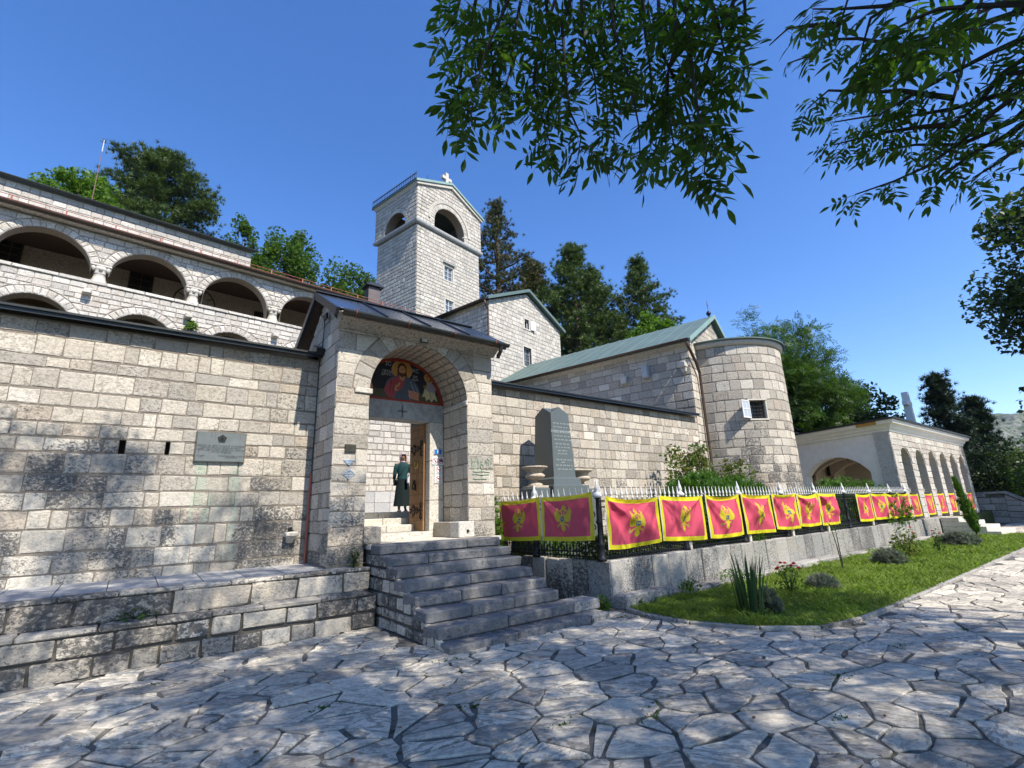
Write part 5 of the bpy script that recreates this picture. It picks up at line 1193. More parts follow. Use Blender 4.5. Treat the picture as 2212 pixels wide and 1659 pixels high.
for i in range(26): plink(bpy.data.objects.new('baluster', pkm), rail, Matrix.Translation(CH(U0 - 0.20, UB0 - 0.12 + i * (BD + 0.24) / 25, zr)))

# ------------------------------------------------------------------ monastery gallery
A6 = R(6); G1 = np.array([math.cos(A6), math.sin(A6), 0]); G2 = np.array([-math.sin(A6), math.cos(A6), 0]); GO = np.array([12.0, 22.0, 0])
def GA(u, d, z=0.0): return GO + G1 * u + G2 * d + ZUP * z
ga = thing('arcaded_residence', 'long two-storey arcaded monastery residence behind the left wall', 'building', GA(-10, 1, 5))
fg0 = Plane(GO, -G2); fgb = Plane(GA(0, 2.6), -G2); fgu = Plane(GA(0, 2.8), -G2)
colu = [-22.45, -19.6, -16.72, -13.87, -11.10, -8.19, -5.35, -2.5]; bays = [(a + b) / 2 for a, b in zip(colu[:-1], colu[1:])]
low = [(b, 7.85, 1.0, 5.0) for b in bays]; upa = [(b, 10.03, 1.17, 9.0) for b in bays]
mb = MB(); wall_sheet(mb, fg0, -24, -0.3, 5.0, 9.62, 0.5, arches=low); wall_sheet(mb, fg0, -24, -0.3, 10.33, 11.5, 0.45, arches=upa); mb.build('mortar_bed', M['mortar_light'], ga)
mb = MB(); wall_sheet(mb, fgb, -24.5, 0, 5.0, 12.3, 0.2); bw = mb.build('back_wall', M['vault_stone'], ga)
mb = MB(); mb.obox(GA(-12, 1.4, 9.45), (G1, G2, ZUP), (12, 1.25, 0.12)); mb.build('gallery_floor', M['wood_soffit'], ga)
mb = MB(); mb.obox(GA(-12, 1.6, 11.535), (G1, G2, ZUP), (12.0, 1.15, 0.03)); mb.build('gallery_ceiling', M['wood_soffit'], ga)
mb = MB(); mb.obox(GA(-12, -0.14, 11.54), (G1, G2, ZUP), (12.0, 0.135, 0.025)); mb.build('eave_soffit', M['trim_stone'], ga)
S = [(s, fg0) for s in coursed(-20, -0.3, 6.6, 9.60, (0.16, 0.25), (0.2, 0.5), 0.024, discs=[(b, 7.85, 1.26) for b in bays], wob=0.03)]
S += [(s, fg0) for b in bays[1:] for s in voussoirs(b, 7.85, 1.0, 1.25, 19)]
S += [(s, fg0) for s in coursed(-20, -0.3, 10.40, 11.46, (0.17, 0.26), (0.25, 0.5), 0.024, discs=[(b, 10.03, 1.42) for b in bays], wob=0.02)]
S += [(s, fg0) for b in bays[1:] for s in voussoirs(b, 10.03, 1.18, 1.41, 17, 0.28, math.pi - 0.28)]
S += [(s, fgu) for s in coursed(-20, -8.62, 12.2, 13.95, (0.2, 0.28), (0.25, 0.5), 0.022, wob=0.02)]
emit(ga, S, M['gallery_stone'], 300, 'stone', 0.022)
x = -20.0
while x < -0.4:
    w = random.uniform(0.7, 1.3); mb = MB(); mb.obox(GA(x + w / 2, 0.22, 9.66), (G1, G2, ZUP), (w / 2 - 0.006, 0.29, 0.055), 0.012, 0, 0, 0.005); mb.build('parapet_stone', M['gallery_stone'], ga); x += w
cp = MB(); cp.lathe([(0.25, 0), (0.25, 0.07), (0.20, 0.10), (0.22, 0.15), (0.185, 0.19), (0.175, 0.36), (0.20, 0.38), (0.18, 0.41), (0.22, 0.50), (0.27, 0.60)], (0, 0, 0), 18); cp.box(-0.29, 0.29, -0.26, 0.26, 0.60, 0.67, 0.02)
for sx_ in (-1, 1):
    for sy_ in (-1, 1): cp.lathe([(0.02, 0.42), (0.05, 0.47), (0.075, 0.54), (0.05, 0.60)], (sx_ * 0.20, sy_ * 0.18, 0), 8)
    cp.lathe([(0.02, 0.44), (0.06, 0.49), (0.06, 0.55), (0.02, 0.60)], (0, sx_ * 0.21, 0), 8)
cpm = cp.mesh('column', M['trim_stone'], True)
for c in colu: plink(bpy.data.objects.new('column', cpm), ga, Matrix.Translation(GA(c, 0.23, 9.70)) @ Matrix.Rotation(A6, 4, 'Z'))
for u, z in ((-14.1, 9.24), (-11.2, 9.12), (-8.11, 9.04), (-5.3, 9.1)):
    mb = MB(); mb.obox(GA(u, -0.12, z), (G1, G2, ZUP), (0.12, 0.16, 0.09), 0.03, 0, 0, 0.015); mb.build('corbel', M['gallery_stone'], ga)
# roof, gutter, red rail
mb = MB(); q = [GA(-24, -0.32, 11.58), GA(-0.1, -0.32, 11.58), GA(-0.1, 2.85, 12.15), GA(-24, 2.85, 12.15)]; mb.add(q + [p + ZUP * 0.07 for p in q], [(3, 2, 1, 0), (4, 5, 6, 7), (0, 1, 5, 4), (1, 2, 6, 5), (3, 0, 4, 7)]); rf = mb.build('lean_to_roof', M['dark_roof'], ga)
half_gutter(rf, GA(-24, -0.40, 11.60), GA(-0.1, -0.40, 11.60), 0.075, 'gutter')
mb = MB()
for z in (0.10, 0.24): mb.tube([GA(-22, -0.18, 11.66 + z), GA(-0.3, -0.18, 11.66 + z)], 0.013, 5)
rrl = mb.build('red_rail', M['red_rail'], rf); ps = MB(); ps.box(-0.02, 0.02, -0.012, 0.012, 0, 0.27); psm = ps.mesh('rail_post', M['red_rail'])
for i in range(17): plink(bpy.data.objects.new('rail_post', psm), rrl, Matrix.Translation(GA(-21.5 + i * 1.3, -0.18, 11.63)))
mb = MB(); wall_sheet(mb, fgu, -24, -8.62, 11.9, 13.97, 0.4); mb.obox(GA(-16.3, 5, 12.9), (G1, G2, ZUP), (7.65, 2.0, 1.05)); mb.build('upper_wall', M['mortar_light'], ga)
mb = MB(); q = [GA(-24, 2.58, 14.0), GA(-8.42, 2.58, 14.0), GA(-8.42, 5.2, 15.1), GA(-24, 5.2, 15.1)]; mb.add(q + [p + ZUP * 0.05 for p in q], [(3, 2, 1, 0), (4, 5, 6, 7), (0, 1, 5, 4), (1, 2, 6, 5), (3, 0, 4, 7)]); mb.build('upper_roof', M['copper'], ga)
half_gutter(ga, GA(-24, 2.53, 14.03), GA(-8.4, 2.53, 14.03), 0.055, 'grey_gutter')
for u0, u1, z0, z1 in ((-16.6, -15.98, 10.75, 11.6), (-12.95, -12.15, 10.62, 11.53), (-8.3, -7.65, 9.6, 11.02)):
    w = window(bw, fgb, u0, u1, z0, z1, 2, 3, -0.01, 'wood_soffit', 0, 'dark')
    if z0 > 10: grille(w, fgb, u0, u1, z0, z1, 4, 4, 0.05, 0.012)
ck = thing('wall_clock', 'round pale clock dial painted on the shaded gallery wall', 'clock', GA(-10.65, 2.5, 10.3))
cc_ = GA(-10.65, 2.57, 10.72)
def disc(r0, r1, d, n=40):
    vs = []; 
    for k in range(n): a = 2 * math.pi * k / n; vs += [cc_ - G2 * d + (G1 * math.cos(a) + ZUP * math.sin(a)) * r0, cc_ - G2 * d + (G1 * math.cos(a) + ZUP * math.sin(a)) * r1]
    return vs, [(2 * k, (2 * k + 2) % (2 * n), (2 * k + 3) % (2 * n), 2 * k + 1)[::-1] for k in range(n)]
mb = MB(); mb.add(*disc(0.76, 0.0, 0.0)); mb.build('dial', flat('dial', (0.46, 0.41, 0.34), 0.9, 0, 6, 0.15), ck)
mb = MB(); mb.add(*disc(0.78, 0.73, 0.006)); mb.add(*disc(0.50, 0.485, 0.006)); 
for k in range(12):
    a = 2 * math.pi * k / 12; d = G1 * math.sin(a) + ZUP * math.cos(a); mb.obox(cc_ - G2 * 0.01 + d * 0.62, (d, np.cross(d, G2), G2), (0.09, 0.022, 0.004))
mb.tube([cc_ - G2 * 0.02, cc_ - G2 * 0.02 + G1 * 0.35 + ZUP * 0.1], 0.015, 5); mb.tube([cc_ - G2 * 0.02, cc_ - G2 * 0.02 - ZUP * 0.5 + G1 * 0.1], 0.012, 5); mb.build('numerals_and_hands', M['letter_dark'], ck)
# chimney and mast
mb = MB(); mb.box(8.56, 9.20, 22.95, 23.5, 11.7, 13.35, 0.01); cm = mb.build('chimney', flat('chimney_metal', (0.11, 0.09, 0.085), 0.5, 0.3, 4, 0.2)); tag(cm, 'square dark metal chimney on the residence roof left of the tower', 'chimney')
mb = MB(); mb.box(8.40, 9.36, 22.8, 23.65, 13.36, 13.47, 0.02); mb.prism([(8.48, 22.86, 13.47), (9.28, 22.86, 13.47), (9.1, 22.86, 13.58), (8.66, 22.86, 13.58)], (0, 0.7, 0)); mb.build('chimney_cap', M['dark_roof'], cm)
mb = MB(); mb.tube([(-3.46, 29.8, 12.0), (-3.46, 29.8, 20.6)], [0.022, 0.016], 7); ms = mb.build('antenna_mast', flat('mast_paint', (0.22, 0.12, 0.11), 0.6)); tag(ms, 'thin red and white mast rising behind the residence', 'mast')
mb = MB(); mb.tube([(-3.46, 29.8, 20.6), (-3.46, 29.8, 21.3)], [0.022, 0.018], 7); mb.build('mast_tip', M['white_paint'], ms)
# ------------------------------------------------------------------ garden plot behind its retaining wall
g = G('plot_soil'); p = g.pos(); n = g.noise(p, 4, 6); n2 = g.noise(p, 30, 4)
M['plot'] = g.out(g.mix(n2, g.mix(g.mr(n, 0.4, 0.6), (0.06, 0.10, 0.02), (0.12, 0.10, 0.06)), (0.04, 0.05, 0.02)), 0.95, g.bump(n2, 0.8, 0.03), spec=0.1)
mb = MB(); mb.prism([(6.80, 6.3, -0.04), (40, 6.3, -0.04), (40, 15.5, -0.04), (15.9, 15.5, -0.04), (15.9, 9.4, -0.04), (6.0, 9.4, -0.04), (6.0, 8.4, -0.04), (6.62, 8.3, -0.04)], (0, 0, 0.74)); tag(mb.build('garden_plot', M['plot'], None), kind='structure')
mb = MB(); mb.add([(16.5, 7.6, 0.706), (40, 7.6, 0.706), (40, 15.4, 0.706), (16.5, 15.4, 0.706)], [(0, 1, 2, 3)]); tag(mb.build('bounce_sheet', flat('bounce_sheet_pale', (0.50, 0.47, 0.41), 0.95, 0, 20, 0.3, 0.4), None), kind='structure')  # unseen pale sheet added to bounce light onto the pavilion wall
rt = thing('retaining_wall', 'low retaining wall of upright weathered stone slabs below the fence', 'wall', (14, 6.1, 0))
def slab(a, b, out, z1, th=0.3, mat='slab_stone', z0=-0.03, bow=0.0):
    a, b = V3((a[0], a[1], 0)), V3((b[0], b[1], 0)); d = b - a; L = np.linalg.norm(d); d /= L; o_ = V3(out) / np.linalg.norm(out)
    mb = MB(); c = (a + b) / 2 - o_ * th / 2 + o_ * random.uniform(-0.012, 0.012)
    ang = random.uniform(-0.012, 0.012); d2 = d * math.cos(ang) + o_ * math.sin(ang); o2 = o_ * math.cos(ang) - d * math.sin(ang)
    mb.obox(c + ZUP * (z0 + z1) / 2, (d2, o2, ZUP), (L / 2 - random.uniform(0.004, 0.010), th / 2, (z1 - z0) / 2), 0.018, 0, 0, 0.006)
    mb.build('slab', M[mat], rt)
x = 6.78
while x < 28.9:
    w = random.uniform(0.46, 0.68); slab((x, 6.09), (x + w, 6.09), (0, -1, 0), 0.745 + random.uniform(-0.012, 0.012)); x += w
ys = [6.10, 6.62, 6.98, 7.30, 7.64, 8.0, 8.32]
for a, b in zip(ys[:-1], ys[1:]): slab((6.775 - 0.1 * (a - 6.1), a), (6.775 - 0.1 * (b - 6.1), b), (-1, 0, 0), 0.74 + random.uniform(-0.01, 0.01), 0.3, 'slab_stone' if a < 6.5 else 'terrace_stone')
x = 6.75
while x < 27.2:
    w = random.uniform(0.8, 1.4); mb = MB(); mb.box(x + 0.006, x + w - 0.006, 5.78 + random.uniform(-0.02, 0.02), 6.07, -0.03, 0.10 + random.uniform(-0.02, 0.05) + (0.07 if x < 7.8 else 0), 0.025, 0, 0, 0.015); mb.build('footing_stone', M['slab_stone'], rt); x += w

# ------------------------------------------------------------------ iron fence
fe_ = thing('iron_fence', 'black cast-iron fence with white spear finials above the retaining wall', 'fence', (14, 6.2, 0.74))
FZ = 0.74
run1 = [(6.68, 6.20), (24.35, 6.20)]; run0 = [(6.66, 6.32), (6.56, 8.95)]; run2 = []
pk = MB(); pk.tube([(0, 0, FZ + 0.02), (0, 0, 1.80)], 0.0115, 6); pk.lathe([(0.011, FZ + 0.22), (0.021, FZ + 0.25), (0.011, FZ + 0.28)], (0, 0, 0), 6); pkm = pk.mesh('picket', M['iron'])
fnl = MB(); fnl.lathe([(0.012, 1.80), (0.030, 1.815), (0.030, 1.83), (0.012, 1.845), (0.020, 1.86), (0.032, 1.885), (0.024, 1.92), (0.012, 1.96), (0.003, 2.03)], (0, 0, 0), 7, squash=0.6); fnm = fnl.mesh('finial', M['white_paint'], True)
dw = MB(); dw.tube([(0, 0, FZ + 0.02), (0, 0, FZ + 0.16)], 0.009, 5); dw.lathe([(0.010, FZ + 0.16), (0.024, FZ + 0.165), (0.014, FZ + 0.21), (0.003, FZ + 0.26)], (0, 0, 0), 6); dwm = dw.mesh('dwarf_picket', M['iron'])
pst = MB(); pst.lathe([(0.085, FZ), (0.085, FZ + 0.05), (0.065, FZ + 0.08), (0.060, FZ + 0.25), (0.075, FZ + 0.28), (0.045, FZ + 0.32), (0.040, FZ + 0.62), (0.065, FZ + 0.66), (0.045, FZ + 0.70), (0.036, FZ + 1.05), (0.060, FZ + 1.08)], (0, 0, 0), 10); pstm = pst.mesh('post', M['iron'], True)
pcp = MB(); pcp.lathe([(0.062, FZ + 1.08), (0.085, FZ + 1.10), (0.088, FZ + 1.13), (0.050, FZ + 1.17), (0.030, FZ + 1.19), (0.050, FZ + 1.22), (0.040, FZ + 1.27), (0.015, FZ + 1.36), (0.003, FZ + 1.42)], (0, 0, 0), 10); pcm = pcp.mesh('post_cap', M['white_paint'], True)
def fence_run(a, b, posts, gap=None):
    a, b = V3((a[0], a[1], 0)), V3((b[0], b[1], 0)); L = np.linalg.norm(b - a); d = (b - a) / L; th = math.atan2(d[1], d[0])
    n = int(L / 0.148)
    pp = [p for p in posts]
    for i in range(n):
        t = (i + 0.5) * L / n
        if any(abs(t - q) < 0.07 for q in pp): continue
        m = Matrix.Translation(a + d * t) @ Matrix.Rotation(th, 4, 'Z'); o = plink(bpy.data.objects.new('picket', pkm), fe_, m); plink(bpy.data.objects.new('finial', fnm), o, m)
        if gap is False: continue
        m2 = Matrix.Translation(a + d * (t + 0.5 * L / n)) @ Matrix.Rotation(th, 4, 'Z'); plink(bpy.data.objects.new('dwarf_picket', dwm), fe_, m2)
    for q in pp:
        m = Matrix.Translation(a + d * q); o = plink(bpy.data.objects.new('post', pstm), fe_, m); plink(bpy.data.objects.new('post_cap', pcm), o, m)
    cuts = sorted([0] + pp + [L])
    for z, hh in ((FZ + 0.07, 0.012), (FZ + 0.145, 0.010), (1.66, 0.012), (1.765, 0.014)):
        for s0, s1 in zip(cuts[:-1], cuts[1:]):
            if s1 - s0 < 0.2: continue
            mb = MB(); mb.obox(a + d * (s0 + s1) / 2 + ZUP * z, (d, np.cross(ZUP, d), ZUP), ((s1 - s0) / 2 - 0.04, 0.014, hh)); mb.build('rail', M['iron'], fe_)
fence_run(*run1, [0.0] + [2.54, 4.9, 7.06, 9.17, 11.36, 13.6, 15.75, 17.6]); fence_run(*run0, [1.55]); 
for ax_ in (25.72, 27.80, 29.78, 31.70, 33.60, 35.45): fence_run((ax_ - 0.62, 6.50), (ax_ + 0.62, 6.50), [], False)
mb = MB()   # scroll bracket behind the corner post
for k in range(3):
    z = 1.08 + 0.22 * k; mb.tube([(6.67, 6.26 + 0.02 + 0.09 * (1 - t / 6) * (1 - math.cos(t)) / 1.0, z + 0.08 * (1 - t / 6) * math.sin(t)) for t in np.linspace(0, 5.5, 14)], 0.010, 5)
mb.build('scroll_bracket', M['iron'], fe_)
for x in (9.3, 11.75, 14.0, 16.3, 20.0):
    mb = MB(); mb.box(x - 0.05, x + 0.05, 6.13, 6.19, FZ, FZ + 0.17, 0.012); mb.build('stay_stone', M['trim_stone'], fe_)

# ------------------------------------------------------------------ flags
g = G('flag_cloth'); a_ = g.attr('paint'); p = g.pos(); n = g.noise(g.scale(p, (1, 1, 1)), 90, 3)
cc2 = g.mix(1.0, a_, g.ramp(n, [(0.3, (0.86, 0.86, 0.86)), (0.7, (1.04, 1.04, 1.04))]), 'MULTIPLY')
M['flag'] = g.leafout(cc2, cc2, 0.30, 0.75, 0.15)
RED, YEL = (0.68, 0.085, 0.15), (0.78, 0.70, 0.02); GOLD = (0.68, 0.55, 0.03); GOLD2 = (0.45, 0.33, 0.02)
def emblem(X, Y, c):
    """double-headed eagle; X right, Y up, about +-1"""
    def P(m, col): c[m] = col
    body = pip([(-0.14, 0.30), (0.14, 0.30), (0.20, 0.0), (0.12, -0.32), (0.0, -0.45), (-0.12, -0.32), (-0.20, 0.0)], X, Y)
    for s in (-1, 1):
        SX = X * s
        wing = pip([(0.10, 0.24), (0.26, 0.34), (0.40, 0.70), (0.46, 0.98), (0.50, 0.70), (0.56, 0.80), (0.58, 0.50), (0.66, 0.58), (0.64, 0.26), (0.70, 0.32), (0.64, 0.04), (0.68, 0.06), (0.58, -0.14), (0.48, -0.22), (0.34, -0.26), (0.14, -0.16)], SX, Y); P(wing, GOLD)
        for k in range(4): P(pip([(0.24 + 0.08 * k, 0.16 - 0.05 * k), (0.25 + 0.08 * k, 0.16 - 0.05 * k), (0.46 + 0.045 * k, 0.74 - 0.17 * k), (0.445 + 0.045 * k, 0.74 - 0.17 * k)], SX, Y), GOLD2)
        P(pip([(0.02, 0.26), (0.10, 0.30), (0.16, 0.50), (0.24, 0.56), (0.34, 0.50), (0.28, 0.62), (0.20, 0.68), (0.10, 0.62), (0.04, 0.46)], SX, Y), GOLD)
        P(pip([(0.10, -0.24), (0.30, -0.40), (0.44, -0.52), (0.40, -0.60), (0.30, -0.50), (0.20, -0.46), (0.08, -0.40)], SX, Y), GOLD)
    P(body, GOLD)
    P(pip([(-0.10, -0.38), (0.10, -0.38), (0.20, -0.80), (0.06, -0.92), (0.0, -1.0), (-0.06, -0.92), (-0.20, -0.80)], X, Y), GOLD)
    P(pip([(-0.56, -0.04), (-0.52, -0.04), (-0.42, -0.74), (-0.46, -0.76)], X, Y), GOLD)
    P(ell(0.50, -0.58, 0.10, 0.09, X, Y), GOLD); P(ell(0.50, -0.58, 0.045, 0.04, X, Y), (0.05, 0.12, 0.30)); P(pip([(0.48, -0.50), (0.52, -0.50), (0.52, -0.34), (0.48, -0.34)], X, Y), GOLD)
    P(ell(0, 0.84, 0.16, 0.14, X, Y), GOLD); P(ell(0, 0.86, 0.04, 0.09, X, Y), GOLD2); P(pip([(-0.16, 0.70), (0.16, 0.70), (0.13, 0.64), (-0.13, 0.64)], X, Y), GOLD); P(pip([(-0.02, 0.96), (0.02, 0.96), (0.02, 1.08), (-0.02, 1.08)], X, Y), GOLD)
    sh = pip([(-0.17, 0.16), (0.17, 0.16), (0.17, -0.12), (0.0, -0.30), (-0.17, -0.12)], X, Y); P(sh, (0.045, 0.13, 0.27)); P(sh & (Y < -0.14), (0.22, 0.36, 0.05))
    P(pip([(-0.12, -0.10), (-0.10, 0.02), (0.06, 0.03), (0.08, 0.10), (0.13, 0.11), (0.12, 0.0), (0.10, -0.10), (0.06, -0.10), (0.05, -0.03), (-0.06, -0.03), (-0.08, -0.10)], X, Y), (0.58, 0.46, 0.06))
flag_no = [0]
ORD = ['first', 'second', 'third', 'fourth', 'fifth', 'sixth', 'seventh', 'eighth', 'ninth']
def flag(a, b, zt, zb, out, label, nu, nv, fold, sag=0.04, dull=0.0, group='emblem flags tied along the iron fence', skew=0.0, emx=0.0):
    """a, b: top corners (x, y); out: outward normal"""
    flag_no[0] += 1; rs = random.Random(flag_no[0] * 31)
    s = np.linspace(0, 1, nu + 1); t = np.linspace(0, 1, nv + 1); S_, T_ = np.meshgrid(s, t); S_ = S_.ravel(); T_ = T_.ravel()
    A_, B_ = V3((a[0], a[1], zt[0])), V3((b[0], b[1], zt[1])); Lw = np.linalg.norm(B_ - A_)
    top = A_[None] + (B_ - A_)[None] * S_[:, None]
    hb = zb[0] + (zb[1] - zb[0]) * S_; ht = zt[0] + (zt[1] - zt[0]) * S_
    z = ht + (hb - ht) * T_ - sag * 4 * S_ * (1 - S_) * (1 - T_ * 0.55)
    d = np.zeros_like(S_)
    for cx, sg in ((0.0, 1), (1.0, -1)):
        dx = (S_ - cx) * sg; rr = np.hypot(dx, T_ * 0.62) + 1e-3; ph = np.arctan2(T_ * 0.62, dx + 1e-3)
        d += np.exp(-rr * 0.9) * np.minimum(rr * 3, 1) * np.cos(ph * (5.0 + rs.uniform(0, 2.5)) + rs.uniform(0, 6)) * rs.uniform(0.5, 1.0) * (0.35 + 0.65 * np.clip(1.25 - np.abs(ph - 0.55), 0, 1)) * 1.3
        d += 0.7 * np.exp(-((ph - rs.uniform(0.35, 0.8)) / 0.10) ** 2) * np.minimum(rr * 2.2, 1) * np.exp(-rr * 0.5)
    d += 0.5 * np.sin(S_ * rs.uniform(7, 12) + rs.uniform(0, 6)) * T_ ** 1.3 * 0.55 + 0.18 * np.sin(S_ * 31 + 7 * T_ + rs.uniform(0, 6)) * np.sin(T_ * 9)
    xs = (skew * T_ * Lw)[:, None] * ((B_ - A_) / Lw)[None]
    pin = np.clip(np.minimum(S_, 1 - S_) * 9, 0.15, 1) * np.clip(T_ * 8 + 0.15, 0.15, 1)
    Vv = top + xs; Vv[:, 2] = z; Vv = Vv + V3(out)[None] * np.maximum(0.022, 0.07 + fold * (d * pin))[:, None]
    F = np.array([(j * (nu + 1) + i, (j + 1) * (nu + 1) + i, (j + 1) * (nu + 1) + i + 1, j * (nu + 1) + i + 1) for j in range(nv) for i in range(nu)])
    cs = (np.arange(nu) + 0.5) / nu; ct = (np.arange(nv) + 0.5) / nv; CS, CT = np.meshgrid(cs, ct); CS = CS.ravel(); CT = CT.ravel()
    c = np.tile(np.array(RED), (len(CS), 1)); H = abs(zt[0] - zb[0]); bw_ = 0.085
    edge = (CS * Lw < bw_) | ((1 - CS) * Lw < bw_) | (CT * H < bw_ * 0.9) | ((1 - CT) * H < bw_ * 0.9); c[edge] = YEL
    emblem((CS - 0.5 - emx) * rs.choice((-1, 1)) * Lw / (H * 0.34), (0.50 - CT) * H / (H * 0.30), c)
    hem = (CS * Lw < 0.022); c[hem] = (0.66, 0.64, 0.60)
    c = c * (1 - dull) + dull * np.array([0.5, 0.33, 0.33])  # greyed tone mixed in: dullness of the shaded flags put into the colour
    o = painted_grid('flag', Vv, F, c, M['flag'], None); o.data.polygons.foreach_set('use_smooth', np.ones(len(F), bool)); tag(o, label, 'flag', group)
    # ties at the top corners
    for q in (0, nu):
        mb = MB(); w = Vv[q]; mb.tube([w, w - V3(out) * 0.05 + ZUP * 0.03], 0.006, 4); mb.build('tie', M['white_paint'], o)
flag((6.545, 8.93), (6.592, 7.62), (1.86, 1.90), (1.04, 1.07), (-1, 0, 0), 'red and yellow emblem flag nearest the gate, left of the corner post', 124, 84, 0.045, 0.03, 0.08, emx=-0.02)
flag((6.594, 7.58), (6.635, 6.22), (1.89, 1.93), (1.06, 1.10), (-1, 0, 0), 'dull red emblem flag just left of the fence corner post', 124, 84, 0.05, 0.03, 0.12, emx=-0.05)
xs_ = [(6.76, 8.29), (8.33, 9.86), (9.98, 11.40), (11.50, 12.92), (13.02, 14.38), (14.44, 15.78), (15.81, 17.10)]
for i, (a, b) in enumerate(xs_):
    n = max(54, int(124 - 12 * i)); flag((a, 6.17), (b, 6.17), (1.845 + random.uniform(-0.02, 0.015), 1.835 + random.uniform(-0.03, 0.015)), (0.955 + random.uniform(-0.03, 0.03), 0.945 + random.uniform(-0.03, 0.04)), (0, -1, 0), '%s red emblem flag along the fence right of the corner post' % ORD[i], n, int(n * 0.68), 0.066 + 0.005 * i, random.uniform(0.02, 0.09), 0.03, skew=random.uniform(-0.01, 0.03), emx=random.uniform(-0.05, 0.04))
xs2 = [(18.74, 20.08), (20.13, 21.60), (21.62, 22.95), (22.97, 24.30)]
for i, (a, b) in enumerate(xs2): flag((a, 6.17), (b, 6.17), (1.80, 1.79), (0.93, 0.92), (0, -1, 0), '%s red emblem flag right of the fence gate opening' % ORD[i], 50, 34, 0.055, random.uniform(0.02, 0.08))
xs3 = [(c_ - 0.63, c_ + 0.63) for c_ in (25.72, 27.80, 29.78, 31.70, 33.60, 35.45)]
for i, (a, b) in enumerate(xs3): flag((a, 6.36), (b, 6.36), (1.75, 1.74), (0.86, 0.86), (0, -1, 0), '%s red emblem flag seen behind the pavilion arcade pillars' % ORD[i], 40, 28, 0.035, 0.02)

# ------------------------------------------------------------------ granite obelisk and stone urns
g = G('green_granite'); p = g.pos(); n = g.noise(p, 160, 3, 0.7); n2 = g.noise(p, 2, 3)
M['granite'] = g.out(g.mix(g.mr(n, 0.35, 0.7), (0.055, 0.07, 0.07), (0.15, 0.172, 0.166)), 0.32, g.bump(n, 0.05, 0.003), 0, 0.5)
ob = thing('granite_obelisk', 'dark green granite obelisk with engraved lettering inside the fenced plot', 'obelisk', (7.95, 8.6, 0.7))
def frustum(mb, cx, cy, hx0, hx1, z0, z1, apex=None):
    vs = [(cx + sx_ * h, cy + sy_ * h, z) for h, z in ((hx0, z0), (hx1, z1)) for sx_, sy_ in ((-1, -1), (1, -1), (1, 1), (-1, 1))]
    fs = [(0, 1, 5, 4), (1, 2, 6, 5), (2, 3, 7, 6), (3, 0, 4, 7), (3, 2, 1, 0), (4, 5, 6, 7)]
    mb.add(vs, fs)
OX, OY = 7.93, 8.66
mb = MB(); mb.box(OX - 0.66, OX + 0.66, OY - 0.66, OY + 0.66, 0.68, 1.62, 0.012); mb.box(OX - 0.56, OX + 0.56, OY - 0.56, OY + 0.56, 1.62, 2.17, 0.012); mb.build('pedestal', M['granite'], ob)
mb = MB(); frustum(mb, OX, OY, 0.44, 0.42, 2.17, 2.32); frustum(mb, OX, OY, 0.42, 0.35, 2.32, 2.36); mb.build('base_moulding', M['granite'], ob)
SZ0, SZ1, SH0, SH1 = 2.36, 3.86, 0.345, 0.285
mb = MB(); frustum(mb, OX, OY, SH0, SH1, SZ0, SZ1); mb.build('shaft', M['granite'], ob)
mb = MB(); h = SH1; mb.add([(OX - h, OY - h, SZ1), (OX + h, OY - h, SZ1), (OX + h, OY + h, SZ1), (OX - h, OY + h, SZ1), (OX, OY - h * 0.98, SZ1 + 0.17), (OX, OY + h * 0.98, SZ1 + 0.17), (OX - h * 0.98, OY, SZ1 + 0.17), (OX + h * 0.98, OY, SZ1 + 0.17), (OX, OY, SZ1 + 0.175)], [(0, 1, 4), (1, 2, 7), (2, 3, 5), (3, 0, 6), (0, 4, 8, 6), (1, 7, 8, 4), (2, 5, 8, 7), (3, 6, 8, 5)]); mb.build('cap', M['granite'], ob)
M['engraved'] = flat('engraved_letters', (0.45, 0.47, 0.45), 0.8)
tilt = math.atan2(SH0 - SH1, SZ1 - SZ0)
def on_shaft(z, dx=0.0): return face_y(OX + dx, OY - (SH0 + (SH1 - SH0) * (z - SZ0) / (SZ1 - SZ0)) - 0.002, z) @ Matrix.Rotation(-tilt, 4, 'X')
text('СТЕВО ВУКОТИЋ', 'lettering', ob, 0.075, on_shaft(3.42), M['engraved'], 0.001)
def scribbles(z, w, h_, sp=None):
    mb = MB(); x = -w / 2; rs = random.Random(int(z * 1000))
    while x < w / 2:
        wd = rs.uniform(0.05, 0.11); k = int(wd / 0.014)
        for i in range(k):
            u = OX + x + i * 0.014; y = OY - (SH0 + (SH1 - SH0) * (z - SZ0) / (SZ1 - SZ0)) - 0.0025; hh = h_ * rs.uniform(0.6, 1.0)
            mb.box(u, u + 0.005, y, y + 0.001, z - hh / 2, z + hh / 2)
            if rs.random() < 0.6: mb.box(u, u + 0.011, y, y + 0.001, z + (hh / 2 - 0.006 if rs.random() < 0.5 else -0.003), z + (hh / 2 if rs.random() < 0.5 else 0.003))
        x += wd + 0.022
    mb.build('engraved_line', M['engraved'], ob)
for z, w in ((3.62, 0.46), (3.53, 0.46), (3.32, 0.48), (3.23, 0.48), (3.13, 0.42), (3.05, 0.44), (2.97, 0.30), (2.90, 0.32), (2.76, 0.46), (2.70, 0.12), (2.63, 0.50), (2.54, 0.42)): scribbles(z, w, 0.034)
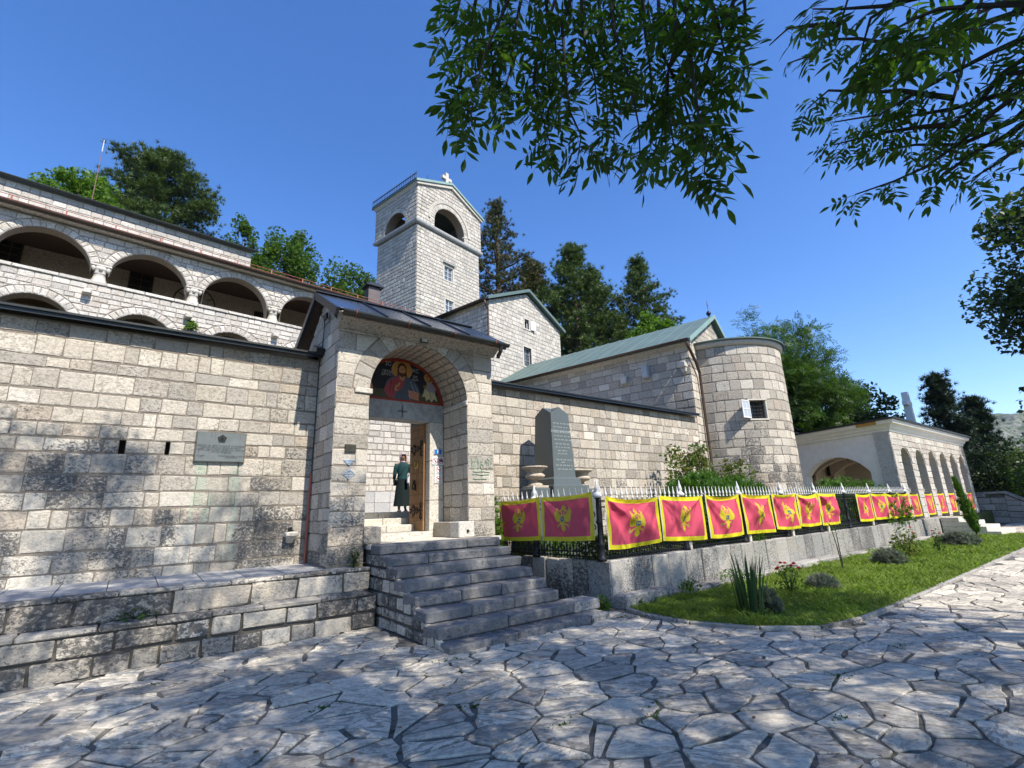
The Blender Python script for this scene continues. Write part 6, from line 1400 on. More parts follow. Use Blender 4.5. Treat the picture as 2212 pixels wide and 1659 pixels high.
def urn(x, y, label):
    u = thing('stone_urn', label, 'urn', (x, y, 0.7), 'stone urns flanking the obelisk')
    mb = MB(); mb.box(x - 0.23, x + 0.23, y - 0.23, y + 0.23, 0.68, 2.10, 0.015); mb.build('pedestal', M['granite'], u)
    mb = MB(); mb.box(x - 0.21, x + 0.21, y - 0.21, y + 0.21, 2.10, 2.155, 0.01); mb.lathe([(0.16, 2.155), (0.17, 2.17), (0.15, 2.20), (0.07, 2.23), (0.055, 2.27), (0.10, 2.30)], (x, y, 0), 20); mb.build('foot', M['vault_stone'], u, False)
    mb = MB(); mb.lathe([(0.08, 2.29), (0.17, 2.31), (0.215, 2.345), (0.22, 2.38), (0.19, 2.405), (0.165, 2.425), (0.17, 2.46), (0.21, 2.51), (0.275, 2.535), (0.285, 2.55), (0.28, 2.57), (0.25, 2.575), (0.20, 2.54)], (x, y, 0), 28); mb.build('bowl', M['vault_stone'], u, True)
urn(7.01, 8.30, 'pale stone urn on the left side of the granite obelisk'); urn(8.86, 8.70, 'pale stone urn half hidden right of the granite obelisk')

# ------------------------------------------------------------------ arcaded pavilion on the right
pa = thing('arcaded_pavilion', 'white plastered pavilion with a rough stone arcade and dark flat roof', 'pavilion', (30, 6.3, 0.7))
PX0, PX1, PY = 24.30, 36.65, 6.27
fp = Plane((0, PY, 0), (0, -1, 0)); arcs = [(25.76, 3.0, 0.66, 0.7), (27.80, 3.0, 0.66, 0.7), (29.78, 3.0, 0.66, 0.7), (31.70, 3.0, 0.66, 0.7), (33.60, 3.0, 0.66, 0.7), (35.45, 3.0, 0.66, 0.7)]
mb = MB(); wall_sheet(mb, fp, PX0, PX1, 0.7, 4.28, 0.55, arches=arcs); aw_ = mb.build('arcade', M['arcade_stone'], pa)
S = [(s, fp) for s in coursed(PX0, PX1, 0.75, 4.28, (0.2, 0.34), (0.28, 0.62), 0.012, holes=[(a[0] - 0.66, a[0] + 0.66, 0.7, 3.0) for a in arcs], discs=[(a[0], 3.0, 0.68) for a in arcs], wob=0.03)]
WD = np.array([math.cos(R(72)), math.sin(R(72)), 0]); WN = np.array([-WD[1], WD[0], 0]); WN = WN if WN[0] < 0 else -WN; fw2 = Plane((PX0, PY, 0), WN)   # u runs toward the viewer, so u = -distance
S += [(s, fw2) for s in coursed(-0.62, 0, 0.75, 4.28, (0.18, 0.3), (0.3, 0.6), 0.01, wob=0.02)]
emit(pa, S, M['arcade_stone'], 250, 'stone', 0.03)
LW = 6.5
segh = 1.55; sc_ = 1.72; zsp = 2.72; rise = 0.76; Rr = (segh ** 2 + rise ** 2) / (2 * rise); cz_ = zsp + rise - Rr
mb = MB(); N_ = 24; cuts = [-LW] + [-(2.62 + segh) + 2 * segh * k / N_ for k in range(N_ + 1)] + [-0.60]; cuts = sorted(cuts)
def PP(u, z, d): p, _, n = fw2(u, z); return p - n * d
def ah(u): return cz_ + math.sqrt(max(0, Rr ** 2 - (u + 2.62) ** 2)) if abs(u + 2.62) < segh + 1e-6 else 0.6
for a, b in zip(cuts[:-1], cuts[1:]):
    m_ = (a + b) / 2; la, lb = (ah(a), ah(b)) if abs(m_ + 2.62) < segh else (0.6, 0.6)
    f = [PP(a, la, 0.01), PP(b, lb, 0.01), PP(b, 4.30, 0.01), PP(a, 4.30, 0.01)]; k = [PP(a, la, 0.4), PP(b, lb, 0.4), PP(b, 4.30, 0.4), PP(a, 4.30, 0.4)]
    mb.add(f + k, [(0, 1, 2, 3), (7, 6, 5, 4), (0, 4, 5, 1)])
for u in (-(2.62 + segh), -(2.62 - segh)):
    q = [PP(u, 0.6, 0.01), PP(u, zsp, 0.01), PP(u, zsp, 0.4), PP(u, 0.6, 0.4)]; mb.add(q, [(0, 1, 2, 3) if u > -2 else (3, 2, 1, 0)])
mb.build('plaster_wall', M['plaster'], pa)
# interior: back wall, vault ribs, far wall
B0 = PP(-LW, 0, 0.4)
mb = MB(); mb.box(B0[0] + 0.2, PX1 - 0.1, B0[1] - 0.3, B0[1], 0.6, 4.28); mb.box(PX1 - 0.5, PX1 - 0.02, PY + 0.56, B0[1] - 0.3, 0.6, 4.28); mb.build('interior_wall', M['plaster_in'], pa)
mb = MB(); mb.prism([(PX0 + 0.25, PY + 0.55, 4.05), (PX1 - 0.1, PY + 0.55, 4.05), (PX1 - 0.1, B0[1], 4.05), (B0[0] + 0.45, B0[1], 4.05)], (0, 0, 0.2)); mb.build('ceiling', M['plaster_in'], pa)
for i in range(3):
    x0 = PX0 + 3.4 + 2.6 * i; mb = MB(); n = 16; vs = []
    for k in range(n + 1):
        a = math.pi * k / n; y = (PY + B0[1]) / 2 + 0.1 - math.cos(a) * 2.35; z = 2.55 + math.sin(a) * 1.25
        for dx in (0, 0.45): vs += [(x0 + dx, y, z), (x0 + dx, y, 4.06)]
    fs = []
    for k in range(n):
        b = k * 4; c = b + 4; fs += [(b, c, c + 1, b + 1), (b + 3, c + 3, c + 2, b + 2), (b + 2, c + 2, c, b)]
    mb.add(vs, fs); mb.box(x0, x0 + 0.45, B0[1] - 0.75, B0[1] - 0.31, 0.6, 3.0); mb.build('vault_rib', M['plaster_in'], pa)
# cornice along both faces and flat dark roof
prof = [(0.0, 4.26), (0.06, 4.27), (0.06, 4.36), (0.13, 4.40), (0.16, 4.50), (0.30, 4.56), (0.33, 4.66), (0.33, 4.70), (-0.1, 4.71)]
NF = np.array([0, -1.0, 0]); UA = fw2.u; vs = []
far = V3((PX0, PY, 0)) - UA * (LW + 0.3); end = V3((PX1, PY, 0))
mit = (NF + WN) / (1 + NF @ WN)
for base_, dd in ((far, WN), (V3((PX0, PY, 0)), mit), (end, NF + np.array([1, 0, 0])), (end + np.array([0, 4, 0]), np.array([1.0, 0, 0]))):
    for d, z in prof: vs.append(base_ + dd * d + ZUP * z)
m = len(prof); mb = MB(); mb.add(vs, [(k * m + i, (k + 1) * m + i, (k + 1) * m + i + 1, k * m + i + 1) for k in range(3) for i in range(m - 1)]); mb.build('cornice', M['plaster'], pa)
q = [far + WN * 0.42, V3((PX0, PY, 0)) + mit * 0.42, end + np.array([0.42, -0.42, 0]), end + np.array([0.42, 6.2, 0])]
mb = MB(); mb.prism([p + ZUP * 4.715 for p in q], (0, 0, 0.06)); q2 = [V3((q[i][0], q[i][1], 0)) + (V3((30.6, 9.2, 0)) - V3((q[i][0], q[i][1], 0))) * 0.55 for i in range(4)]
mb.add([p + ZUP * 4.775 for p in q] + [p + ZUP * 5.05 for p in q2], [(0, 1, 5, 4), (1, 2, 6, 5), (2, 3, 7, 6), (3, 0, 4, 7), (4, 5, 6, 7)]); mb.build('roof', M['dark_roof'], pa)
mb = MB(); cq = PP(-0.62, 4.63, -0.345); mb.obox(cq, (UA, WN, ZUP), (0.42, 0.006, 0.07)); mb.build('rust_stain_patch', flat('rust_patch', (0.50, 0.27, 0.07), 0.9, 0, 20, 0.3), pa)
mb = MB(); cx_, cy_ = 37.9, 8.5
mb.box(cx_ - 0.55, cx_ + 0.55, cy_ - 0.55, cy_ + 0.55, -0.05, 4.3, 0.03); mb.add([(cx_ + a * h, cy_ + b * h, z) for h, z in ((0.22, 4.3), (0.16, 8.0)) for a, b in ((-1, -1), (1, -1), (1, 1), (-1, 1))], [(0, 1, 5, 4), (1, 2, 6, 5), (2, 3, 7, 6), (3, 0, 4, 7), (4, 5, 6, 7)])
mb.box(cx_ - 0.52, cx_ - 0.165, cy_ - 0.13, cy_ + 0.13, 7.15, 7.42, 0.02); mb.box(cx_ + 0.165, cx_ + 0.52, cy_ - 0.13, cy_ + 0.13, 7.15, 7.42, 0.02); tag(mb.build('stone_cross', M['plaster']), 'tall pale stone cross rising above the pavilion roof', 'cross')
# far steps and the stair wall beyond
fs2 = thing('corner_steps', 'pale stone corner steps at the far end of the lawn', 'steps', (29, 5.2, 0))
for k in range(4):
    z0, z1 = (0.0 if k == 0 else 0.185 * k), 0.185 * (k + 1); i = 0.40 * k
    for a, b in ((27.7, 28.8), (28.8, 29.9 - i * 0.9)):
        if b - a > 0.15: mb = MB(); mb.box(a + 0.004 + (i * 0 if a > 28 else 0), b - 0.004 + (0.0 if b < 29 else 0.9), 4.25 + i, 6.05, z0 - (0.03 if k == 0 else 0), z1 - 0.003, 0.012); mb.build('step_block', M['trim_stone'], fs2)
    
sw_ = thing('stair_wall', 'shaded stone stair parapet beyond the pavilion at the right edge', 'wall', (40, 4, 0))
fsw = Plane((40.0, 0, 0), (-1, 0, 0))   # u = -Y
tp = lambda u: 1.45 if u < -6.4 else (1.62 if u < -5.6 else max(0.3, 1.62 - 0.62 * (u + 5.6)))
mb = MB(); wall_sheet(mb, fsw, -12, -2.8, -0.05, 1.5, 0.5, top=tp); mb.build('mortar_bed', M['mortar_dark'], sw_)
S = [(s, fsw) for s in coursed(-12, -5.6, -0.02, 1.42, (0.28, 0.38), (0.4, 0.8), 0.02)] + [(s, fsw) for s in coursed(-5.6, -3.2, -0.02, 1.55, (0.28, 0.38), (0.4, 0.8), 0.02, half=[(0.527, 0.85, (1.58 * 0.85 - 5.6 * 0.527))])]
emit(sw_, S, M['slab_stone'], 80, 'stone', 0.02)
mb = MB()
pts = [(-12, 1.47), (-6.4, 1.47), (-6.4, 1.64), (-5.6, 1.64), (-3.4, 0.30), (-3.4, 0.40), (-5.55, 1.76), (-6.5, 1.76), (-12, 1.58)]
mb.prism([(39.93, -u, z) for u, z in pts], (0.66, 0, 0)); mb.build('coping', M['slab_stone'], sw_)
# ------------------------------------------------------------------ vegetation materials
def leaf_mat(name, cols, tr=0.35, tcol=None, rough=0.45, spec=0.25):
    g = G(name); r = g.rnd(); p = g.pos(); n = g.noise(p, 0.8, 3)
    c = g.ramp(r, [(i / (len(cols) - 1), c_) for i, c_ in enumerate(cols)]); c = g.mix(1.0, c, g.ramp(n, [(0.3, (0.75, 0.75, 0.75)), (0.7, (1.15, 1.15, 1.1))]), 'MULTIPLY')
    t = g.mix(1.0, c, tcol or (1.5, 1.7, 0.7), 'MULTIPLY')
    return g.leafout(c, t, tr, rough, spec)
M['ash_leaf'] = leaf_mat('ash_leaf', [(0.035, 0.075, 0.014), (0.05, 0.10, 0.018), (0.04, 0.085, 0.02), (0.065, 0.11, 0.02)], 0.42, (2.0, 2.4, 0.8))
M['pine'] = leaf_mat('pine_needles', [(0.05, 0.085, 0.02), (0.065, 0.105, 0.026), (0.085, 0.125, 0.034), (0.055, 0.09, 0.022)], 0.18)
M['pine_brown'] = leaf_mat('pine_needles_dry', [(0.045, 0.07, 0.02), (0.06, 0.08, 0.025), (0.11, 0.075, 0.03), (0.05, 0.075, 0.022)], 0.15)
M['fir'] = leaf_mat('fir_needles', [(0.018, 0.035, 0.022), (0.025, 0.045, 0.026), (0.03, 0.055, 0.028)], 0.12)
M['dec'] = leaf_mat('broadleaf', [(0.04, 0.085, 0.014), (0.06, 0.12, 0.02), (0.085, 0.14, 0.025), (0.05, 0.10, 0.016)], 0.4)
M['dec_bright'] = leaf_mat('broadleaf_bright', [(0.085, 0.16, 0.018), (0.11, 0.19, 0.025), (0.07, 0.14, 0.018)], 0.45)
M['locust'] = leaf_mat('locust_leaf', [(0.045, 0.09, 0.016), (0.06, 0.115, 0.02), (0.05, 0.10, 0.018)], 0.35)
M['linden'] = leaf_mat('linden_leaf', [(0.03, 0.055, 0.014), (0.04, 0.07, 0.018), (0.075, 0.10, 0.03)], 0.3)
M['shrub'] = leaf_mat('shrub_leaf', [(0.05, 0.10, 0.015), (0.09, 0.15, 0.025), (0.16, 0.12, 0.04), (0.07, 0.13, 0.02)], 0.35)
M['juniper'] = leaf_mat('juniper', [(0.05, 0.12, 0.018), (0.08, 0.17, 0.025), (0.06, 0.14, 0.02)], 0.3)
M['lavender'] = leaf_mat('lavender', [(0.14, 0.17, 0.12), (0.18, 0.20, 0.15), (0.11, 0.14, 0.09)], 0.3, (1, 1, 0.9))
M['grass'] = leaf_mat('grass_blade', [(0.12, 0.19, 0.027), (0.16, 0.235, 0.038), (0.21, 0.25, 0.06), (0.14, 0.21, 0.032)], 0.42)
M['iris'] = leaf_mat('iris_leaf', [(0.035, 0.075, 0.03), (0.05, 0.095, 0.035)], 0.25)
M['petal'] = leaf_mat('red_petal', [(0.45, 0.03, 0.03), (0.55, 0.06, 0.05)], 0.3, (1.2, 0.8, 0.8))
M['bark'] = flat('bark', (0.10, 0.085, 0.07), 0.95, 0, 8, 0.4, 0.6); M['pine_bark'] = flat('pine_bark', (0.11, 0.075, 0.055), 0.95, 0, 8, 0.4, 0.6); M['twig'] = flat('twig', (0.035, 0.032, 0.024), 0.9, 0, 20, 0.3)
def frames(N, up_bias=0.0, rng=RNG):
    """random orthonormal frames (N,3,3): rows x, y, z"""
    z = rng.normal(size=(N, 3)); z[:, 2] += up_bias; z /= np.linalg.norm(z, axis=1)[:, None]
    a = rng.normal(size=(N, 3)); x = np.cross(a, z); x /= np.linalg.norm(x, axis=1)[:, None] + 1e-9; y = np.cross(z, x)
    return np.stack([x, y, z], 1)
def scatter(tpl_v, tpl_f, pos, fr, sc, rnd=None):
    N = len(pos); k = len(tpl_v); V = np.einsum('kj,njc->nkc', tpl_v, fr) * np.asarray(sc).reshape(N, 1, -1) + pos[:, None, :]
    F = (tpl_f[None] + (np.arange(N) * k)[:, None, None]).reshape(-1, tpl_f.shape[1])
    r_ = np.repeat(RNG.random(N) if rnd is None else rnd, k)
    return V.reshape(-1, 3), F, r_
def foliage(name, parent, parts, mat, kind=None):
    V = []; F = []; Rr_ = []; b = 0
    for v, f, r_ in parts: V.append(v); F.append(f + b); Rr_.append(r_); b += len(v)
    me = mesh_np(name, np.concatenate(V), np.concatenate(F), [mat], np.concatenate(Rr_)); o = plink(bpy.data.objects.new(name, me), parent)
    if kind: o['kind'] = kind
    return o
_t = []; 
for k in range(13):   # needle tuft: thin blades over a hemisphere
    a = 2.4 * k; el = 0.15 + 1.25 * (k / 13); d = np.array([math.cos(a) * math.cos(el), math.sin(a) * math.cos(el), math.sin(el)]); s = np.cross(d, [0.3, 0.2, 1]); s /= np.linalg.norm(s)
    _t += [d * 0.05 - s * 0.085, d * 0.05 + s * 0.085, d * (0.85 + 0.3 * ((k * 7) % 5) / 5)]
TUFT_V = np.array(_t); TUFT_F = np.arange(39).reshape(13, 3)
LEAF_V = np.array([(0, -0.5, 0), (0.30, -0.05, 0.05), (0, 0.5, -0.06), (-0.30, -0.05, 0.05)]); LEAF_F = np.array([(0, 1, 2), (0, 2, 3)])
_l = []; _lf = []
for s_, sd in [(0.22, 1), (0.22, -1), (0.42, 1), (0.42, -1), (0.62, 1), (0.62, -1), (0.8, 1), (0.8, -1), (0.92, 0)]:
    ax = np.array([0.5, 0.87 * sd, -0.12]) if sd else np.array([1.0, 0, -0.15]); ax /= np.linalg.norm(ax); w = np.cross([0, 0, 1.0], ax); b = len(_l); L = 0.36 * (1.0 if sd else 1.1)
    o_ = np.array([s_, 0.02 * sd, -0.12 * s_ * s_]); _l += [o_, o_ + ax * L * 0.45 + w * 0.062, o_ + ax * L, o_ + ax * L * 0.45 - w * 0.062]; _lf += [(b, b + 3, b + 2), (b, b + 2, b + 1)]
COMP_V = np.array(_l); COMP_F = np.array(_lf)   # compound leaf, unit length along x

def tree_trunk(parent, base, top, r0, limbs, mat, lean=(0, 0)):
    mb = MB(); b = V3(base); n = 7; path = [b + (V3(top) - b) * t + np.array([math.sin(t * 5 + b[0]) * 0.12, math.cos(t * 4 + b[1]) * 0.12, 0]) * (t * (1 - t) * 3) for t in np.linspace(0, 1, n)]
    mb.tube(path, [r0 * (1 - 0.88 * t) for t in np.linspace(0, 1, n)], 9)
    for a, e in limbs:
        a, e = V3(a), V3(e); L = np.linalg.norm(e - a); m = (a + e) / 2 + np.array([0, 0, -0.06 * L]); mb.tube([a, m, e], [max(0.02, r0 * 0.28 * min(1, L / 3)), max(0.014, r0 * 0.16), 0.01], 5, cap=False)
    return mb.build('trunk', mat, parent, True)
def conifer(name, label, x, y, ztop, zc, w, mat, group, prof='pine', nl=85, tsz=0.42, seed=1, bark='pine_bark', clump=13):
    rs = np.random.default_rng(seed); base = (x, y, hill(x, y) - 0.3) if y > 15.5 else (x, y, -0.1)
    t = thing(name, label, 'tree', base, group); H = ztop - zc; parts = []; limbs = []; P_ = []
    for i in range(nl):
        k = (i + rs.random()) / nl
        z = zc + H * (1 - (1 - k) ** 1.15) * 0.99; k2 = (z - zc) / H
        if prof == 'pine': rad = w / 2 * (0.55 + 0.65 * math.sin(math.pi * min(1, k2 * 0.9 + 0.12))) * (1 - max(0, k2 - 0.55) * 1.75)
        elif prof == 'round': rad = w / 2 * math.sqrt(max(0.03, 1 - (2 * abs(k2 - 0.42)) ** 2.2 * 0.9))
        else: rad = w / 2 * (1 - k2) ** 0.85 + 0.15
        rad *= rs.uniform(0.62, 1.12); a = i * 2.399 + rs.uniform(-0.4, 0.4)
        e = np.array([x + rad * math.cos(a), y + rad * math.sin(a), z + rad * rs.uniform(-0.08, 0.22)]); o_ = np.array([x, y, z - 0.25 * rad])
        if i % 2 == 0: limbs.append((o_, e))
        m = max(5, int(2.3 * clump * (0.5 + rad / (w / 2))))
        tt_ = 1 - 0.75 * rs.random(m) ** 1.8
        c = o_[None] + (e - o_)[None] * tt_[:, None] + rs.normal(size=(m, 3)) * np.array([0.30, 0.30, 0.16]) * (0.5 + 0.10 * w); P_.append(c)
    P_ = np.concatenate(P_); out = P_ - np.array([x, y, 0]); out[:, 2] = 0
    fr = frames(len(P_), 1.6, rs); sc = rs.uniform(0.7, 1.25, len(P_)) * tsz * 0.82
    foliage('crown', t, [scatter(TUFT_V, TUFT_F, P_, fr, sc)], M[mat]); tree_trunk(t, base, (x, y, ztop - 0.6), 0.02 * (ztop - base[2]) + 0.1, limbs, M[bark]); return t
def broadleaf(name, label, x, y, ztop, zc, w, mat, group, n=5200, lsz=0.24, seed=1, clumps=46, comp=False, zbase=None, cat='tree', trunk=True, dens=0.55):
    n = int(n * (1.0 if cat == 'bush' else 2.2 if not comp else 1.6)); lsz *= 1.0 if cat == 'bush' else 1.25; clumps = int(clumps * 1.3)
    rs = np.random.default_rng(seed); zb = zbase if zbase is not None else (hill(x, y) - 0.3 if y > 15.5 else -0.1); base = (x, y, zb)
    t = thing(name, label, cat, base, group); cz = (ztop + zc) / 2; hz = (ztop - zc) / 2; C_ = []
    for i in range(clumps):
        d = rs.normal(size=3); d /= np.linalg.norm(d); rr = rs.random() ** 0.38
        C_.append(np.array([x + d[0] * rr * w / 2, y + d[1] * rr * w / 2, cz + d[2] * rr * hz]))
    C_ = np.array(C_); k = rs.integers(0, clumps, n); spread = np.array([w * 0.12, w * 0.12, hz * 0.16]) * (dens / 0.55)
    off = rs.normal(size=(n, 3)); off *= (np.minimum(1, 1.7 / (np.linalg.norm(off, axis=1) + 1e-6)))[:, None]; off = off * spread * rs.uniform(0.5, 1.25, clumps)[k][:, None]; P_ = C_[k] + off; P_ = P_[P_[:, 2] > zb + 0.05] if zbase is not None else P_
    fr = frames(len(P_), 0.9, rs); sc = rs.uniform(0.65, 1.25, len(P_)) * lsz
    parts = [scatter(COMP_V if comp else LEAF_V, COMP_F if comp else LEAF_F, P_, fr, sc)]
    foliage('crown' if cat == 'tree' else 'foliage', t, parts, M[mat])
    if trunk:
        fork = np.array([x, y, zc + 0.15 * hz]); limbs = [(np.array([x, y, zc + hz * rs.uniform(0, 0.7)]), c) for c in C_[::2]]; tree_trunk(t, base, (x, y, cz + hz * 0.5), (0.018 * (ztop - zb) + 0.03), limbs, M['bark'])
    return t
HG = 'trees on the hill behind the monastery'
conifer('pine_tree', 'broad round-topped dark pine rising behind the left residence roof', -1.6, 59.7, 41.6, 26, 12.0, 'pine', HG, 'round', 130, 0.62, 3, clump=22)
broadleaf('broadleaf_tree', 'bright green small tree in front of the round-topped pine', -6.1, 44.5, 27.6, 21.5, 5.0, 'dec_bright', HG, 4200, 0.26, 4)
broadleaf('broadleaf_tree', 'slender pale tree at the right end of the residence roof', 5.3, 47.7, 29.3, 19, 3.8, 'dec', HG, 3000, 0.26, 5, 30)
broadleaf('broadleaf_tree', 'full green tree standing left of the bell tower', 9.3, 47.0, 29.9, 18, 5.8, 'dec', HG, 6500, 0.27, 6, 50)
broadleaf('broadleaf_tree', 'low yellowish green tree touching the tower left side above the chimney', 14.0, 42.8, 24.9, 15, 6.2, 'dec', HG, 6500, 0.26, 7, 50)
conifer('pine_tree', 'tall thin brownish pine directly right of the bell tower', 29.6, 39.9, 36.8, 17, 7.0, 'pine_brown', HG, 'pine', 95, 0.48, 8, clump=12)
conifer('pine_tree', 'farther ragged pine between the tower and the gabled house ridge', 40.3, 47.0, 36.0, 19, 6.5, 'pine_brown', HG, 'pine', 80, 0.52, 9, clump=12)
conifer('pine_tree', 'largest dense green pine behind the gabled house roof', 34.5, 33.0, 29.0, 10, 9.2, 'pine', HG, 'pine', 125, 0.52, 10, clump=20)
conifer('pine_tree', 'narrower dark pine right of the largest one above the nave roof', 42.0, 30.3, 28.6, 11, 7.4, 'pine', HG, 'pine', 105, 0.5, 11, clump=16)
conifer('pine_tree', 'background pine filling the gap between the two pines above the nave', 40.5, 36.0, 29.0, 12, 8.5, 'pine', HG, 'pine', 90, 0.55, 12, clump=16)
conifer('pine_tree', 'background pine behind the gabled house between tower pine and largest pine', 36.0, 41.0, 31.0, 14, 8.0, 'pine_brown', HG, 'pine', 90, 0.55, 22, clump=15)
broadleaf('broadleaf_tree', 'small bright green tree just above the nave ridge', 36.1, 25.1, 18.5, 11, 4.6, 'dec_bright', HG, 4500, 0.22, 13, 34)
RGp = 'trees around the pavilion'
broadleaf('locust_tree', 'tall light green locust tree right of the apse', 31.4, 13.2, 13.7, 4.4, 5.6, 'locust', RGp, 3600, 0.36, 14, 60, True, zbase=0.0, dens=0.42)
broadleaf('locust_tree', 'lower spreading locust tree above the pavilion roof', 33.4, 11.9, 10.6, 4.2, 5.2, 'locust', RGp, 3200, 0.36, 15, 50, True, zbase=0.0, dens=0.42)
broadleaf('broadleaf_tree', 'dark rounded tree above the middle of the pavilion roof', 39.4, 11.8, 9.4, 3.4, 5.0, 'linden', RGp, 4200, 0.24, 16, 40, zbase=0.0)
conifer('fir_tree', 'dark conifer right of the stone cross', 51.2, 9.3, 11.2, 1.6, 5.2, 'fir', RGp, 'fir', 85, 0.5, 17, clump=12)
conifer('fir_tree', 'second dark conifer nearer the right edge', 55.5, 8.1, 9.6, 0.8, 4.8, 'fir', RGp, 'fir', 75, 0.5, 18, clump=11)
lc = at(2420, 660, 42)
broadleaf('linden_tree', 'large dark linden tree leaning in from the right edge', lc[0], lc[1], 20.0, 3.2, 10.5, 'linden', RGp, 14000, 0.30, 19, 75, zbase=-0.1, dens=0.5)
for i, (x, y, zt, w) in enumerate(((47, 12.0, 4.8, 5.0), (50, 5.6, 5.0, 4.5), (58, 6.0, 6.5, 6), (62, 9.5, 6.5, 6), (46.0, 3.4, 4.4, 4.4), (57, 1.8, 5.6, 5.5))):
    broadleaf('hedge_shrub', ['dark bush behind the pavilion far corner', 'dark bush behind the stair parapet', 'bush filling the gap below the second conifer', 'farthest bush below the mountain', 'low bush at the right edge above the stair parapet', 'tall bush at the right edge under the linden'][i], x, y, zt, 0.4, w, 'linden' if i % 2 else 'dec', 'bushes beyond the far steps', 3000, 0.24, 30 + i, 34, zbase=-0.1, cat='bush')

# ------------------------------------------------------------------ overhanging ash trees in front
leafm = []
def ash_leaf_mesh(seed):
    rs = random.Random(seed); mb = MB(); n = rs.choice((3, 4, 4)); L = 0.27
    mb.tube([(L * t, 0, -0.25 * L * t * t) for t in (0, 0.3, 0.6, 0.95)], [0.0022, 0.0018, 0.0014, 0.001], 3, 1, 0.5, False)
    def lf(o_, ax, ln, wd, roll):
        o_ = np.array(o_); ax = np.array(ax) / np.linalg.norm(ax); w = np.cross([0, 0, 1.0], ax); w /= np.linalg.norm(w); up = np.cross(ax, w); w = w * math.cos(roll) + up * math.sin(roll); up = np.cross(ax, w)
        pts = []
        for t, k in ((0.0, 0.0), (0.22, 0.72), (0.5, 1.0), (0.78, 0.58), (1.0, 0.0)):
            c = o_ + ax * ln * t - up * 0.10 * ln * t * t
            pts.append((c + w * wd * k + up * wd * 0.28 * k, c, c - w * wd * k + up * wd * 0.28 * k))
        vs = [pts[0][1]]; 
        for q in pts[1:4]: vs += list(q)
        vs.append(pts[4][1]); e = len(vs) - 1
        fs = [(0, 2, 1), (0, 3, 2)]
        for a in (1, 4): fs += [(a, a + 1, a + 4, a + 3), (a + 1, a + 2, a + 5, a + 4)]
        fs += [(7, 8, e), (8, 9, e)]
        mb.add(vs, fs, 0, rs.random())
    for i in range(n):
        s = L * (0.30 + 0.56 * i / n)
        for sd in (-1, 1): lf((s, 0, -0.25 * s * s / L), (0.55 + rs.uniform(-0.15, 0.15), sd, -0.25 + rs.uniform(-0.25, 0.15)), rs.uniform(0.085, 0.125), rs.uniform(0.012, 0.0175), rs.uniform(-0.5, 0.5))
    lf((L * 0.93, 0, -0.22 * L), (1, rs.uniform(-0.1, 0.1), -0.35), 0.11, 0.019, rs.uniform(-0.3, 0.3))
    return mb.mesh('leaf', [M['ash_leaf'], M['twig']], True), mb
ASH = [ash_leaf_mesh(i) for i in range(7)]
def zl(p): return [(891 + 0.354 * a, 0.354 * b) for a, b in p]
def zr4(p): return [(1620 + 0.3256 * a, 0.3256 * b) for a, b in p]
TW_L = [([(480, -60), (470, 180), (490, 430), (480, 620)], 2.55), ([(600, -40), (520, 150), (440, 330), (380, 560), (350, 740)], 2.45), ([(300, -60), (260, 120), (200, 220)], 2.6), ([(400, -60), (330, 260), (290, 480), (260, 620)], 2.5), ([(670, -40), (620, 200), (600, 420), (560, 560)], 2.7), ([(810, -40), (830, 160), (870, 240), (880, 420), (820, 620)], 2.75),
        ([(980, -40), (915, 150), (930, 420), (960, 680), (1030, 830), (1010, 960)], 2.6), ([(1030, -40), (1040, 200), (1085, 380), (1110, 450), (1130, 700)], 2.75), ([(1130, -40), (1160, 190), (1200, 400), (1230, 620), (1230, 880)], 2.9), ([(1210, -40), (1225, 160), (1290, 370), (1340, 560), (1380, 760), (1390, 960)], 2.6), ([(1400, -60), (1420, 200), (1450, 420), (1470, 700), (1450, 900)], 2.8),
        ([(1600, -40), (1605, 270), (1560, 450), (1555, 650), (1590, 860), (1625, 1000)], 2.5), ([(1665, -40), (1680, 190), (1720, 520), (1745, 700), (1795, 930), (1780, 1050)], 2.45), ([(1980, -40), (1890, 170), (1830, 300), (1770, 450), (1760, 600)], 2.65), ([(1800, -60), (1860, 120), (1900, 300), (1950, 420)], 2.7), ([(2020, -60), (2030, 60), (2040, 160)], 2.7), ([(1500, -60), (1510, 300), (1640, 560), (1700, 760), (1840, 900)], 2.75), ([(760, 330), (740, 520), (790, 700), (840, 880)], 2.65)]
TW_R = [([(1900, 20), (1500, 40), (1250, 60), (1100, 120), (950, 200), (850, 330)], 2.6), ([(1300, -60), (900, 40), (600, 60), (420, 60)], 2.7), ([(1100, -60), (800, 120), (740, 330)], 2.65), ([(1500, -40), (1250, 220), (1050, 330), (960, 420)], 2.75),
        ([(2000, 180), (1818, 250), (1600, 350), (1350, 480), (1060, 640), (860, 760), (560, 810)], 4.6), ([(2000, 300), (1818, 390), (1650, 500), (1500, 700), (1380, 800)], 4.9), ([(2000, 430), (1818, 480), (1680, 490), (1560, 640), (1440, 760), (1250, 860)], 4.7), ([(2000, 480), (1818, 600), (1620, 740), (1480, 880), (1160, 1110), (960, 1200), (700, 1290)], 4.6),
        ([(1900, 40), (1400, 200), (1000, 300), (720, 255), (560, 260), (400, 370), (250, 420)], 4.8), ([(1350, 650), (1000, 600), (850, 610), (520, 600), (380, 720)], 4.7), ([(1300, 830), (1150, 840), (880, 880), (560, 960)], 4.8), ([(2000, 700), (1700, 900), (1500, 1000), (1250, 1180)], 4.7), ([(2050, 880), (1800, 960), (1650, 1080), (1480, 1180)], 4.6), ([(600, 160), (400, 170), (250, 190), (130, 300)], 4.9), ([(2000, 560), (1750, 800), (1400, 960), (1100, 960), (850, 1000)], 5.0), ([(2000, 250), (1700, 620), (1350, 720), (1000, 780), (760, 850)], 5.1)]
